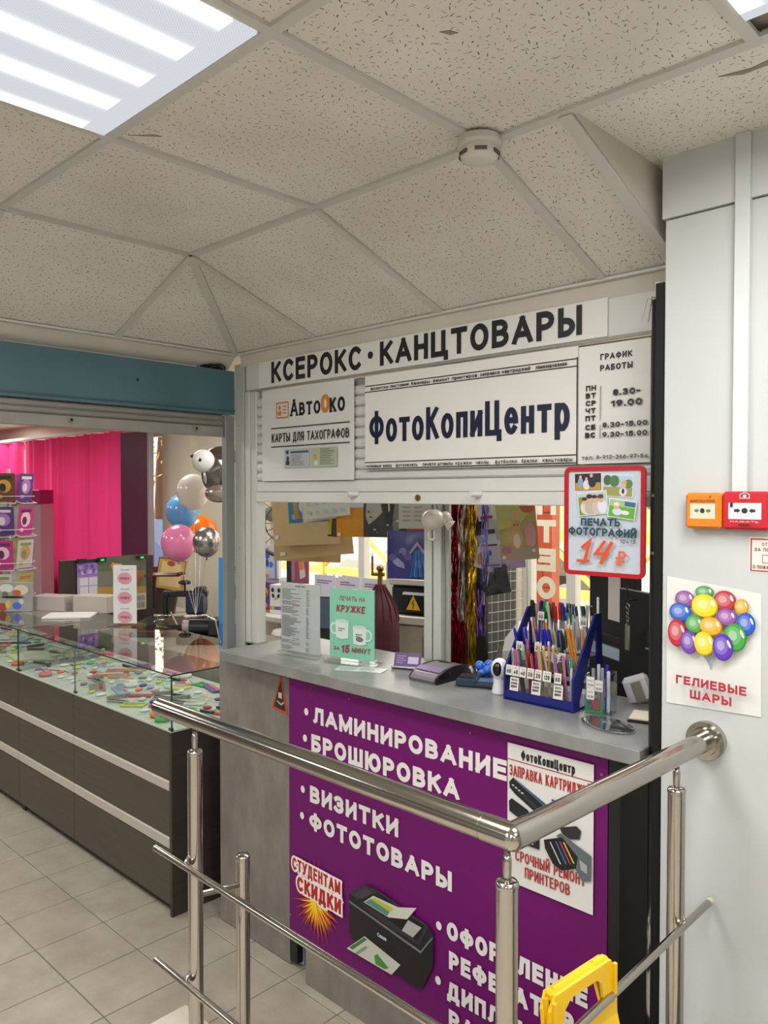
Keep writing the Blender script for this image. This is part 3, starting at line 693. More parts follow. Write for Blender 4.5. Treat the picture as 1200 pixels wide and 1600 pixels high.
# right-hand wall: conduit, call points, notice, poster
cd = MB().box(-.689, -.655, 1.882, 1.90, 1.90, 2.726, bev=.002)
tag(cd.build('cable_trunking', mat('#c6c9c9', .4)), 'vertical white plastic cable trunking above the fire call points', 'trunking')
def callpt(x0, x1, z0, z1, col, label, kind):
    t = thing('fire_call_point', label, 'call point', fr(((x0 + x1) / 2, 1.90, (z0 + z1) / 2), (1, 0, 0), (0, 0, 1))); w = (x1 - x0) / 2; h = (z1 - z0) / 2
    MB().box(-w, w, -h, h, 0, .030, bev=.006).build('housing', mat(col, .3), t)
    f = Pr(.0306)
    f.rect(-w * .74, -h * .22, w * .74, h * .46, '#a5371c' if kind else '#b06a28'); f.rect(-w * .70, -h * .45, w * .70, h * .40, '#c9c7cf' if kind else '#cfc6ac')
    for s_ in (-1, 1):
        f.poly([(s_ * w * .45, -h * .07), (s_ * w * .32, -h * .07), (s_ * w * .32, -h * .13), (s_ * w * .18, 0), (s_ * w * .32, h * .13), (s_ * w * .32, h * .07), (s_ * w * .45, h * .07)], '#26262a' if kind else '#6d6a60')
    f.ell(0, 0, w * .13, h * .14, '#26262a')
    if kind:
        f.line([(-w * .2, h * .65), (-w * .2, h * .85), (0, h * .95), (w * .2, h * .85), (w * .2, h * .65), (-w * .2, h * .65)], .0016, '#e6cfd0'); f.ell(0, h * .76, w * .08, h * .08, '#e6cfd0')
        f.rect(-w * .62, h * .18, -w * .5, h * .42, '#2b2b30'); f.rect(-w * .25, -h * .78, w * .25, -h * .70, '#5e1016'); f.text('НАЖАТЬ', -w * .6, w * .6, -h * .62, -h * .52, '#e8d6d6')
    else:
        f.text('ДЫМОУДАЛЕНИЕ', -w * .7, w * .7, h * .50, h * .62, '#5a3a18'); f.rect(-w * .45, -h * .86, w * .45, -h * .80, '#c98b58'); f.rect(w * .38, h * .72, w * .46, h * .84, '#6b3c14')
    f.build(t, 'printed_face')
callpt(-.793, -.708, 1.815, 1.900, '#d97a1e', 'orange call point box on the white wall, left of the red one', 0)
callpt(-.706, -.602, 1.815, 1.903, '#b81f2c', 'red fire call point box on the white wall, right of the orange one', 1)
p = wallsheet('fire_notice', 'small white notice with red border under the red call point', 'notice', -.653, -.53, 1.716, 1.798, 1.899, '#d6cfc6', .001)
w_, h_ = .123, .082
p.rect(.003, .003, w_ - .003, h_ - .003, '#a02a2a'); p.rect(.006, .006, w_ - .006, h_ - .006, '#d9d2c9')
p.text('ОТВЕТСТВЕННЫЙ', .028, .108, .062, .070, '#7a2a2a'); p.text('ЗА ПОЖАРНУЮ', .012, .095, .050, .058, '#7a2a2a'); p.line([(.03, .024), (.09, .024), (.09, .042), (.03, .042), (.03, .024)], .0012, '#a04040'); p.text('О ПОЖАРЕ', .009, .055, .010, .018, '#7a2a2a'); p.build(p.o, 'lettering')
# helium balloon poster: slightly askew sheet taped to the wall
PC = [(-.848, 1.693), (-.625, 1.668), (-.622, 1.384), (-.847, 1.377)]
po = MB().add([(x, 1.899, z) for x, z in PC] + [(x, 1.8975, z) for x, z in PC], [(3, 2, 1, 0), (4, 5, 6, 7), (0, 1, 5, 4), (1, 2, 6, 5), (2, 3, 7, 6), (3, 0, 4, 7)][::1]).build('poster', mat('#d4d5d0', .5))
tag(po, 'white poster on the wall with a printed bunch of coloured balloons and red lettering ГЕЛИЕВЫЕ ШАРЫ', 'poster')
p = Pr(); TW = fr((0, 1.8974, 0), (1, 0, 0), (0, 0, 1))
for dx in (-.032, -.024, -.015, -.006, .0, .008, .018, .028): p.line([(-.742 + dx, 1.54), (-.737, 1.478)], .0012, '#8fa4b4')
BALL = [(-0.8007, 1.6405, 0.024, 0.0206, '#8a4f92'), (-0.7525, 1.6613, 0.0224, 0.0154, '#4a9650'), (-0.7041, 1.6456, 0.0262, 0.0239, '#b23440'), (-0.6657, 1.6355, 0.0158, 0.0181, '#e0a024'), (-0.8105, 1.6077, 0.0274, 0.0232, '#2c62b8'), (-0.7502, 1.629, 0.0318, 0.0284, '#e6c814'), (-0.6983, 1.6075, 0.0238, 0.0207, '#8c4c98'), (-0.654, 1.5964, 0.0212, 0.0266, '#1f55bc'), (-0.7733, 1.583, 0.0215, 0.0225, '#4c9a44'), (-0.7337, 1.5823, 0.0268, 0.0222, '#e8a41e'), (-0.8155, 1.5573, 0.0234, 0.0341, '#b62a38'), (-0.677, 1.5633, 0.0264, 0.0324, '#3c9a40'), (-0.7848, 1.538, 0.0213, 0.0288, '#6c3ea0'), (-0.7481, 1.54, 0.0239, 0.0292, '#e8c61a'), (-0.7038, 1.5367, 0.0239, 0.0319, '#5c34ac')]
def mixc(c, o, k):
    a, b = rgb(c), rgb(o); return tuple(x * (1 - k) + y * k for x, y in zip(a, b))
for x, z, rx, rz, c in BALL:
    p.ell(x, z, rx, rz, mixc(c, '#000010', .45)); p.ell(x - rx * .05, z + rz * .04, rx * .94, rz * .94, c, 24); p.ell(x - rx * .15, z + rz * .1, rx * .66, rz * .66, mixc(c, '#ffffff', .10)); p.ell(x - rx * .2, z + rz * .12, rx * .38, rz * .36, mixc(c, '#ffffff', .28))
    p.ell(x + rx * .6, z + rz * .3, rx * .12, rz * .32, mixc(c, '#ffffff', .7), 12, .4)
p.text('ГЕЛИЕВЫЕ', -.815, -.649, 1.434, 1.455, '#a8283c', t=.24, rise=-.003); p.text('ШАРЫ', -.78, -.682, 1.403, 1.424, '#a8283c', t=.24, rise=-.002)
p.line([(-.750, 1.415), (-.742, 1.432), (-.732, 1.418)], .0015, '#9db0bd')
p.build(po, 'printed_face', TW)

# ---------------------------------------------------------------- counter
ct = MB().box(-2.80, -.921, 1.905, 2.385, 1.192, 1.235, bev=.003)
tag(ct.build('worktop', CTOP), 'long grey stone-look worktop of the serving counter', 'worktop')
cu = thing('serving_counter', 'counter base behind the purple advertising panel with black end', 'counter', TR((-1.7, 1.96, 0)))
MB().box(-.62, .70, .002, .415, .155, 1.19).build('body', mat('#17181b', .5, noise=.1), cu)
MB().box(-.60, .70, -.008, .018, 0, .168, bev=.002).build('plinth', CONC, cu)
MB().box(.672, .705, -.012, .002, 0, 1.19).build('edge_strip', BLACK, cu)
wp = thing('counter_side_panel', 'tall grey concrete-look side panel left of the purple sign', 'panel', TR((-2.68, 1.99, 0)))
MB().box(-.245, .24, 0, .03, 0.004, 1.19, bev=.002).build('board', CONC, wp)
MB().box(.24, .285, .0, .03, .02, 1.19).build('edge_strip', BLACK, wp)  # black strip painted in for the shaded gap next to the purple panel
MB().box(-.24, -.21, .03, .5, 0.004, 1.19).build('return_panel', mat('#2c2824', .5), wp)
MB().box(.24, .29, .03, .5, 0.004, 1.19).build('return_panel', mat('#9aa9bd', .5), wp)
tr_ = thing('warning_sticker', 'small dark triangle sticker with red border on the side panel', 'sticker', fr((-2.495, 1.989, 1.085), (1, 0, 0), (0, 0, 1)))
MB().prism([(-.055, -.065), (.048, -.075), (.004, .085)], 0, .001).build('sticker_border', mat('#b4452c', .5), tr_)
q = Pr(.0012); q.poly([(-.042, -.055), (.034, -.064), (.003, .060)], '#2a2523'); q.rect(-.012, -.015, .010, .008, '#b9b2ab'); q.line([(-.018, -.03), (.006, -.040), (.02, -.030)], .006, '#b9b2ab'); q.build(tr_, 'printed_face')

# the purple advertising panel: coordinates are wall x and z on the plane Y = 1.95
PX0, PX1, PZ0, PZ1 = -2.393, -1.032, .170, 1.185
ps = MB().box(0, PX1 - PX0, 0, PZ1 - PZ0, -.006, 0).build('advertising_panel', mat('#66045f', .5, noise=.06, scale=2, spec=.35), None, fr((PX0, 1.95, PZ0), (1, 0, 0), (0, 0, 1)))
tag(ps, 'large purple advertising panel with white bulleted service list under the worktop', 'sign')
p = Pr(); p.x0 = PX0; p.z0 = PZ0
WH = '#dcd8d6'
def row(s_, ax, az0, az1, bx, rise, bul=None, h=None):
    p.text(s_, ax - PX0, bx - PX0, az0 - PZ0, az1 - PZ0, WH, t=.26, rise=rise)
    if bul: p.ell(bul[0] - PX0, bul[1] - PZ0, .012, .014, WH)
row('ЛАМИНИРОВАНИЕ', -2.247, 1.027, 1.090, -1.363, .004, (-2.288, 1.063))
row('БРОШЮРОВКА', -2.258, .919, .985, -1.544, .004, (-2.295, .96))
row('ВИЗИТКИ', -2.266, .722, .786, -1.807, .002, (-2.308, .759))
row('ФОТОТОВАРЫ', -2.27, .619, .684, -1.572, .001, (-2.312, .656))
row('ОФОРМЛЕНИЕ', -1.592, .463, .522, -1.592 + .505, .0, (-1.625, .491))
row('РЕФЕРАТОВ', -1.582, .368, .427, -1.582 + .455, .0)
row('ДИПЛОМОВ', -1.589, .270, .327, -1.589 + .435, .0, (-1.627, .31))
row('РАБОТ', -1.581, .182, .238, -1.581 + .27, .0)
# burst with СТУДЕНТАМ СКИДКИ
bx, bz = -2.227, .352
bx -= PX0; bz -= PZ0
rb = random.Random(4)
for col, R0, R1, n in (('#b0301a', .10, .175, 30), ('#e08a18', .07, .15, 26), ('#f0d020', .05, .125, 24)):
    pts = []
    for i in range(n * 2):
        a = PI * i / n + .1; r = (R1 * rb.uniform(.72, 1.0) if i % 2 else R0 * .72); pts.append((bx + r * math.cos(a) * .82, bz + r * math.sin(a)))
    for i in range(0, n * 2, 2): p.poly([(bx, bz), pts[i - 1], pts[i]], col, False); p.poly([(bx, bz), pts[i], pts[(i + 1) % (2 * n)]], col, False)
    p.z += p.dz
x_a, x_b = -2.367 - PX0, -2.092 - PX0
p.text('СТУДЕНТАМ', x_a, x_b, .432 - PZ0, .480 - PZ0, '#a8201c', t=.2, ol=.17, olc='#f0e4e0', rise=-.006)
p.text('СКИДКИ', x_a + .03, x_b + .005, .360 - PZ0, .416 - PZ0, '#a8201c', t=.24, ol=.15, olc='#f0e4e0', rise=-.006)
# printed picture of a black printer (drawn flat, as on the panel)
def PP(px, py): return px, py
def quad(c, *pts): p.poly([(x - PX0, z - PZ0) for x, z in pts], c)
quad('#141416', (-2.044, .449), (-1.965, .509), (-1.901, .515), (-1.666, .477), (-1.644, .453), (-1.646, .346), (-1.693, .255), (-1.727, .244), (-2.014, .284), (-2.044, .307))
quad('#2c2c30', (-2.041, .452), (-1.965, .507), (-1.901, .513), (-1.666, .475), (-1.705, .395), (-1.877, .407))
quad('#0c0c0e', (-2.004, .44), (-1.901, .506), (-1.685, .469), (-1.713, .404), (-1.861, .431))
quad('#707074', (-2.044, .425), (-1.699, .38), (-1.649, .447), (-1.646, .442), (-1.699, .371), (-2.044, .418))
quad('#3a3a3e', (-2.017, .454), (-1.965, .495), (-1.92, .497), (-1.972, .456))
quad('#c8c8be', (-1.968, .446), (-1.92, .486), (-1.801, .489), (-1.716, .518), (-1.76, .463), (-1.846, .437))
quad('#4f8a78', (-1.962, .448), (-1.933, .47), (-1.837, .465), (-1.852, .439))
quad('#b8b840', (-1.933, .47), (-1.914, .481), (-1.822, .477), (-1.837, .458))
quad('#a9a9a6', (-1.783, .416), (-1.754, .463), (-1.694, .46), (-1.733, .412))
quad('#c4c6ba', (-2.055, .244), (-1.962, .326), (-1.789, .295), (-1.831, .243))
quad('#3c7a3a', (-2.041, .254), (-1.965, .32), (-1.949, .319), (-2.024, .252))
quad('#4a8a38', (-1.914, .274), (-1.901, .288), (-1.843, .261), (-1.864, .249), (-1.908, .249))
quad('#7aa070', (-2.011, .246), (-1.959, .292), (-1.946, .291), (-1.998, .244))
p.text('Canon', -1.898 - PX0, -1.855 - PX0, .352 - PZ0, .366 - PZ0, '#d8d8d8', t=.2, rise=-.002)
p.build(ps, 'printed_face')
for sx, sz in ((-2.26, 1.155), (-2.05, 1.155), (-1.5, 1.15), (-1.05, 1.13), (-2.385, .24)):
    MB().rod((sx - PX0, sz - PZ0, 0), (sx - PX0, sz - PZ0, .003), .004, None, 8).build('screw', mat('#8f7f92', .3, .7), ps)
# poster about toner refills on the purple panel
p = wallsheet('cartridge_poster', 'white poster on the purple panel reading ФотоКопиЦентр, red lettering and toner pictures', 'poster', -1.356, -1.071, .735, 1.153, 1.9435, '#d4d3cf', .001)
p.rect(0, .368, .285, .371, '#a32a2e')
p.text('ФотоКопиЦентр', .048, .228, .377, .405, INK, t=.19)
p.text('ЗАПРАВКА КАРТРИДЖЕЙ', .008, .277, .322, .355, '#a3242a', t=.13)
p.text('СРОЧНЫЙ РЕМОНТ', .030, .262, .072, .104, '#a3242a', t=.14); p.text('ПРИНТЕРОВ', .064, .214, .030, .062, '#a3242a', t=.14)
def polys(*L):
    for c, *pts in L: p.poly(pts, c)
polys(('#17181b', (.008, .302), (.022, .318), (.150, .262), (.150, .240), (.120, .225), (.030, .270), (.010, .285)), ('#2a6aa0', (.024, .314), (.030, .314), (.132, .266), (.128, .262)), ('#2c2d31', (.014, .292), (.03, .298), (.12, .246), (.10, .244)))
for k in range(4): p.rect(.018 + .011 * k, .293 - .005 * k, .026 + .011 * k, .297 - .005 * k, '#c8c8ca')
polys(('#1b1c1f', (.008, .245), (.018, .255), (.075, .235), (.09, .215), (.05, .2), (.01, .215)), ('#26272b', (.18, .215), (.235, .235), (.250, .225), (.245, .20), (.215, .192), (.19, .2)),
      ('#15161a', (.050, .175), (.115, .165), (.115, .130), (.05, .130)), ('#c8c8c8', (.062, .160), (.085, .165), (.095, .138), (.066, .140)),
      ('#3a4a9a', (.155, .290), (.195, .290), (.195, .275), (.155, .275)), ('#5b6468', (.172, .190), (.185, .200), (.282, .165), (.282, .095), (.255, .085), (.235, .11)),
      ('#121316', (.130, .165), (.190, .190), (.240, .150), (.235, .115), (.190, .095), (.160, .105), (.135, .140)), ('#2f6fa8', (.168, .172), (.173, .172), (.206, .118), (.201, .118)), ('#b0385a', (.181, .176), (.186, .176), (.219, .122), (.214, .122)),
      ('#d8c040', (.193, .178), (.198, .178), (.231, .128), (.226, .128)), ('#c9c9cc', (.150, .165), (.154, .165), (.188, .112), (.184, .112)), ('#9ba5a8', (.246, .145), (.270, .135), (.270, .112), (.250, .118)))
p.build(p.o, 'printed_face')

# ---------------------------------------------------------------- steel railing
RZ = 1.305
rl = thing('handrail', 'thick polished steel handrail with a corner, ending in a wall flange', 'handrail', TR((-.775, 1.125, RZ)))
MB().rod((-1.185, .010, 0), (-.055, 0, 0), .0235, None, 28).build('rail', CHROME, rl)
MB().rod((.0025, .045, 0), (.030, .762, 0), .0235, None, 28).build('rail', CHROME, rl)
MB().rod((-.057, 0, 0), (0, 0, 0), .0242, None, 28).rod((0, 0, 0), (.0025, .047, 0), .0242, None, 28).sph((0, 0, 0), .0243, .0243, .0243, 28, 18).build('corner_elbow', CHROME, rl)
MB().rod((-1.192, .010, 0), (-1.185, .010, 0), .021, .0235, 28).build('end_cap', CHROME, rl)
MB().rod((.030, .745, 0), (.030, .757, 0), .032, .034, 32).rod((.030, .757, 0), (.030, .775, 0), .046, .046, 32).build('wall_flange', CHROME, rl)
for x in (-.060, ): MB().rod((x - .001, 0, 0), (x + .001, 0, 0), .0239, None, 28).build('seam', STEEL, rl)
def post(x, y, label, zt=1.215, rod=True, z0=.3):
    t = thing('railing_post', label, 'post', TR((x, y, z0)), None)
    MB().rod((0, 0, .006), (0, 0, zt - z0), .0195, None, 24).build('tube', CHROME, t)
    MB().lathe([(.0195, 0), (.0205, .002), (.0205, .008), (.018, .012), (.008, .013)], 24, TR((0, 0, zt - z0))).build('cap', CHROME, t)
    MB().lathe([(.042, 0), (.042, .008), (.022, .014)], 24).build('base_flange', STEEL, t)
    if rod: MB().lathe([(.007, 0), (.008, .02), (.0085, .035), (.004, .058), (.0035, RZ - .022 - zt - .012)], 16, TR((0, 0, zt - z0 + .012))).build('rail_pin', CHROME, t)
    return t
post(-1.775, 1.13, 'steel railing post at the left end, in front of the display case')
post(-.783, 1.122, 'steel railing post under the handrail corner, before the purple panel')
post(-.753, 1.745, 'steel railing post next to the white wall and black pipe')
lp = post(-1.785, 1.288, 'short steel post behind the left railing post, joined to it by a stub', .882, False)
MB().rod((.0, -.020, .515), (0, -.145, .535), .0085, None, 16).build('stub', CHROME, lp)
for z, nm, xl in ((.935, 'upper', -1.915), (.625, 'lower', -1.918)):
    b_ = thing('railing_bar', nm + ' thin steel bar of the railing along the counter side', 'bar', TR((-.72, 1.095, z)))
    MB().rod((xl + .72, .0, 0), (-.02, 0, -.022), .0085, None, 16).sph((xl + .72, 0, 0), .0085, n=12, m=8).build('bar', CHROME, b_)
    for x in (-1.775, -.79): MB().tube([(x + .72, .004, 0), (x + .72, .010, .012), (x + .72, .022, .018)], .005, 8).build('bracket', CHROME, b_)
    b_ = thing('railing_bar', nm + ' thin steel bar of the railing running towards the white wall', 'bar', TR((-.74, 1.09, z - .015)))
    MB().rod((.012, .0, 0), (.010, .795, 0), .0085, None, 16).sph((.010, .795, 0), .0085, n=12, m=8).build('bar', CHROME, b_)
    MB().rod((.010, .785, 0), (.010, .799, 0), .0092, None, 16).build('rubber_end', mat('#b9b39a', .5), b_)
    MB().tube([(-.008, .655, .022), (.004, .655, .016), (.010, .655, .004)], .005, 8).build('bracket', CHROME, b_)

# ---------------------------------------------------------------- yellow folding caution sign hung on the bar
YEL = mat('#e8b90c', .35, noise=.04, scale=9)
cs_ = thing('caution_floor_sign', 'yellow plastic folding floor sign hanging on the lower steel bar', 'caution sign', fr((-.752, 1.310, .992), (.10, 1, .0), (-.10, 0, 1)) @ Matrix.Scale(.82, 4) )
def leaf(dz, lean, nm):
    W0, W1, H = .125, .17, .58; R_ = Matrix.Rotation(lean, 4, 'X') @ TR((0, 0, dz)); m_ = MB()
    # outline frame with a handle slot near the top
    out = [(-W1, -H), (-W1 + .03, -H), (-W1 + .06, -H + .03), (W1 - .06, -H + .03), (W1 - .03, -H), (W1, -H), (W0, -.03), (W0 - .02, 0), (-W0 + .02, 0), (-W0, -.03)]
    def pl(pts): m_.prism(pts, -.004, .004, T=R_)
    pl([(-W0 + .02, 0), (-W0, -.03), (-W0 - .006, -.105), (-W0 + .045, -.105), (-W0 + .055, -.045), (-W0 + .075, -.028), (-.0, -.028), (0, 0)][::-1])
    pl([(W0 - .02, 0), (W0, -.03), (W0 + .006, -.105), (W0 - .045, -.105), (W0 - .055, -.045), (W0 - .075, -.028), (-.0, -.028), (0, 0)])
    pl([(-W0 - .006, -.105), (W0 + .006, -.105), (W1, -H), (W1 - .03, -H), (W1 - .06, -H + .03), (-W1 + .06, -H + .03), (-W1 + .03, -H), (-W1, -H)][::-1])
    o = m_.build('leaf', YEL, cs_)
    for s_ in (-1, 1):
        r_ = MB()
        r_.box(s_ * (W0 - .010) - .005, s_ * (W0 - .010) + .005, -.10, -.01, dz + .004, dz + .012, T=Matrix.Rotation(lean, 4, 'X'))
        r_.build('rib', YEL, o)
leaf(.014, .10, 'front'); leaf(-.014, -.10, 'back')
MB().rod((-.095, -.004, 0), (-.055, -.004, 0), .011, None, 12).build('hinge', YEL, cs_); MB().rod((.055, -.004, 0), (.095, -.004, 0), .011, None, 12).build('hinge', YEL, cs_)
MB().box(-.11, .11, -.020, .004, -.012, .012, bev=.006).build('top_bridge', YEL, cs_)

# ---------------------------------------------------------------- glass display cases
def case(x0, x1, label, seam, joint, side):
    t = thing('display_case', label, 'display case', TR((x0, 1.85, 0))); W = x1 - x0; D = .65
    MB().box(0.01, W - .01, .02, D, .05, .83).build('body', WENGE, t)
    for z0, z1 in ((.05, .298), (.356, .558), (.611, .828)):
        for a, b in ((0, seam - x0 - .0015), (seam - x0 + .0015, W - (.022 if x1 > -4 else .0))):
            if b > a: MB().box(a, b, 0, .02, z0, z1, bev=.001).build('front_panel', CFRONT, t)
    for z0, z1 in ((.300, .354), (.560, .609)):
        for a, b in ((0, seam - x0 - .001), (seam - x0 + .001, W - (.022 if x1 > -4 else .0))):
            if b > a: MB().box(a, b, -.003, .02, z0, z1, bev=.006).build('pale_rail', mat('#b6aea4', .4), t)
    MB().box(W - .02, W, -.002 if x1 > -4 else .021, D, 0, .832).build('side_panel', WENGE, t)
    MB().box(0, .02, .021, D, 0, .832).build('side_panel', WENGE, t)
    MB().box(.02, W - .03, .035, .05, 0, .05).build('plinth', mat('#2d2a26', .5), t)
    MB().box(0, W, -.004, D, .832, .840).build('shelf_board', mat('#aab0a8', .4), t)
    H0, H1 = .841, 1.09; g = .005
    MB().box(0, W, 0, D, H1 - g, H1).build('glass_top', GLASS, t)
    xs = [0] + [j - x0 for j in joint] + [W]
    for a, b in zip(xs[:-1], xs[1:]): MB().box(a + .001, b - .001, 0, g, H0, H1 - g).build('glass_front', GLASS, t)
    MB().box(W - g, W, g, D, H0, H1 - g).build('glass_side', GLASS, t); MB().box(0, g, g, D, H0, H1 - g).build('glass_side', GLASS, t)
    e = MB(); w = .0035
    e.box(0, W, -.0015, .0, H1 - .006, H1).box(0, W, D, D + .001, H1 - .005, H1).box(W, W + .0015, 0, D, H1 - .006, H1).box(-.0015, 0, 0, D, H1 - .006, H1)
    e.box(W - .004, W + .002, -.002, .003, H0, H1 - .006).box(0, .004, -.002, .003, H0, H1 - .006)
    e.build('dark_glass_edge', EDGEG, t)
    for j in joint: MB().box(j - x0 - .003, j - x0 + .003, -.002, .004, H0, H1 - .006).build('glass_joint', mat('#5d7468', .2), t)
    for x in [.01] + [j - x0 for j in joint] + [W - .01]:
        MB().box(x - .012, x + .012, -.003, .008, H0 - .003, H0 + .010).build('glass_clip', mat('#33413a', .3, .4), t)
    return t
case(-4.80, -3.09, 'glass display case with brown base and pale rails, nearest to the railing', -4.07, [-4.05], 1)
case(-6.52, -4.803, 'glass display case farther left, continuing the row of cases', -5.66, [-5.66], 1)

# ================================================================ THINGS ON THE COUNTER
RC = math.radians(43.9)
ORD = ['first', 'second', 'third', 'fourth', 'fifth', 'sixth', 'seventh', 'eighth', 'ninth', 'tenth', 'eleventh', 'twelfth', 'thirteenth']
ZC = 1.2355
def U(x, y, z, a=0.0): return TR((x, y, z)) @ rotz(a)
# price list in a clear stand
T = fr((-2.568, 2.050, ZC), (.985, .10, 0), (.0, 0, 1))
t = thing('price_list_stand', 'clear acrylic stand holding a white printed price list, left on the worktop', 'stand', T)
MB().box(0, .225, .012, .300, -.004, -.0015).box(0, .225, .012, .300, .0025, .004).build('holder', ACRYL, t)
MB().box(-.003, .228, 0, .012, -.045, .030, bev=.002).build('foot', ACRYL, t)
sh = MB().box(.004, .221, .016, .296, -.0012, .001).build('price_list', mat('#cfcdcb', .5), t)
p = Pr(.0013)
p.text('ПРАЙС-ЛИСТ', .085, .145, .280, .287, '#4a3a40')
for a, b, n in ((.226, .272, 8), (.205, .222, 3), (.172, .200, 4), (.075, .163, 13), (.050, .064, 3), (.022, .040, 3)):
    p.lines(.012, .13, a, b, n, '#57555c', .35, int(b * 999), (.35, .98)); p.lines(.150, .170, a, b, n, '#57555c', .35, int(b * 900), (.4, .9))
for z_ in (.2235, .203, .1665, .069, .045): p.rect(.075, z_, .115, z_ + .0022, '#a04a55')
p.build(sh, 'printed_text')
T = fr((-2.306, 2.085, ZC), (.965, .26, 0), (.0, 0, 1))
t = thing('advert_stand', 'clear stand with a mint green card about printing on mugs in 15 minutes', 'stand', T)
MB().box(0, .208, .012, .290, -.004, -.0015).build('holder', ACRYL, t)
MB().box(-.018, .226, 0, .006, -.050, .045, bev=.002).box(-.004, .212, .006, .020, -.010, .006).build('foot', ACRYL, t)
sh = MB().box(.003, .205, .018, .290, -.0012, .002).build('card', mat('#7fc0a4', .5), t); p = Pr(.0023); RD = '#8c3f48'
p.text('ПЕЧАТЬ НА', .050, .165, .243, .262, RD, t=.15, slant=.15); p.text('КРУЖКЕ', .035, .165, .198, .226, RD, t=.22, slant=.15)
p.text('ЗА', .022, .048, .047, .062, RD, t=.18, slant=.12); p.text('15', .058, .095, .040, .072, RD, t=.22, slant=.12); p.text('МИНУТ', .106, .190, .044, .064, RD, t=.18, slant=.12)
for (cx, cy, r0, sg) in ((.062, .130, .030, -1), (.142, .112, .030, 1)):
    p.ell(cx + sg * .036, cy + .003, .020, .024, '#c4dcd0'); p.ell(cx + sg * .036, cy + .003, .013, .017, '#7fc0a4')
    p.poly([(cx - .030, cy + .034), (cx + .030, cy + .034), (cx + .028, cy - .032), (cx, cy - .038), (cx - .028, cy - .032)], '#cfdad2'); p.ell(cx, cy + .034, .030, .007, '#b9cfc4')
    p.lines(cx - .018, cx + .018, cy - .008, cy + .008, 2, '#3d4a48', .4, 5)
p.ell(.142, .098, .017, .010, '#6b7372'); p.build(sh, 'printed_text')
# small purple leaflet holder
t = thing('leaflet_holder', 'small tilted holder with purple business leaflets beside the silver laminator', 'holder', fr((-2.035, 2.165, ZC), (.90, .43, 0), (0, .5, 1)))
MB().box(0, .105, .004, .062, -.003, .0, bev=.001).build('back_plate', mat('#3a3a40', .3), t)
sh = MB().box(.004, .101, .008, .058, .0, .003).build('leaflet', mat('#4d2a6a', .4), t)
p = Pr(.0033); p.rect(.055, .020, .096, .046, '#b9aecb'); p.lines(.010, .048, .018, .052, 4, '#9a86b8', .4, 2); p.build(sh, 'printed_text')
MB().box(-.004, .109, -.001, .005, -.02, .02).build('foot', mat('#8c8c92', .25, .6), t)
# loose flyers
for i, (x, y, a, w, h, c) in enumerate(((-2.17, 1.985, .5, .10, .07, '#c7cfd0'), (-2.11, 2.03, .35, .11, .07, '#cfd2cf'))):
    o = MB().box(0, w, 0, h, 0, .0009 + .0007 * i).build('flyer', mat(c, .4), None, U(x, y, ZC, a)); tag(o, ('pale flyer lying flat on the worktop in front of the green card', 'second pale flyer lying partly under the green card stand')[i], 'flyer')
    p = Pr(.0012 + .0007 * i); p.lines(.01, w - .01, .012, h - .01, 5, '#8fa09f', .3, i); p.build(o, 'printed_text')
# laminator-like silver device with curved lid
t = thing('laminator', 'low silver and lilac desktop laminator with a curved lid and black ends', 'laminator', U(-1.868, 2.075, ZC, .0))
pf_ = [(0, 0)] + [(.11 - .118 * math.cos(a), .006 + .042 * math.sin(a)) for a in [PI * k / 12 * .98 + .12 for k in range(12)]] + [(.225, 0)]
def extr(poly, x0, x1, c=None):
    n = len(poly); vs = [(x0, y, z) for y, z in poly] + [(x1, y, z) for y, z in poly]
    return vs, [tuple(range(n)), tuple(range(2 * n - 1, n - 1, -1))] + [(i, n + i, n + (i + 1) % n, (i + 1) % n) for i in range(n)]
MB().add(*extr(pf_, .006, .118)).build('curved_lid', mat('#8f8790', .28, .55), t)
MB().add(*extr([(y * 1.01 - .001, z * 1.05) for y, z in pf_], .118, .128)).add(*extr([(y, z * 1.04) for y, z in pf_], 0, .006)).build('end_cap', mat('#141318', .3), t)
MB().add(*extr([(.13, .0485), (.135, .051), (.20, .034), (.20, .028)], .02, .062)).build('black_window', mat('#101014', .15), t)
MB().add(*extr([(.022, .036), (.024, .0385), (.055, .0475), (.055, .045)], .006, .118)).build('lilac_band', mat('#86709a', .3, .3), t)
# payment terminal
t = thing('card_terminal', 'dark blue payment terminal lying on the worktop left of the small white camera', 'terminal', U(-1.685, 2.105, ZC, .42))
MB().box(0, .075, .0, .075, 0, .030, bev=.006).box(.055, .155, .0, .080, 0, .022, bev=.008).build('body', mat('#1f3040', .4), t)
MB().box(.070, .140, .012, .060, .022, .0235).build('screen', mat('#5f7296', .15), t)
MB().box(.006, .060, .010, .066, .030, .034, bev=.002).build('dark_lid', mat('#161c28', .35), t)
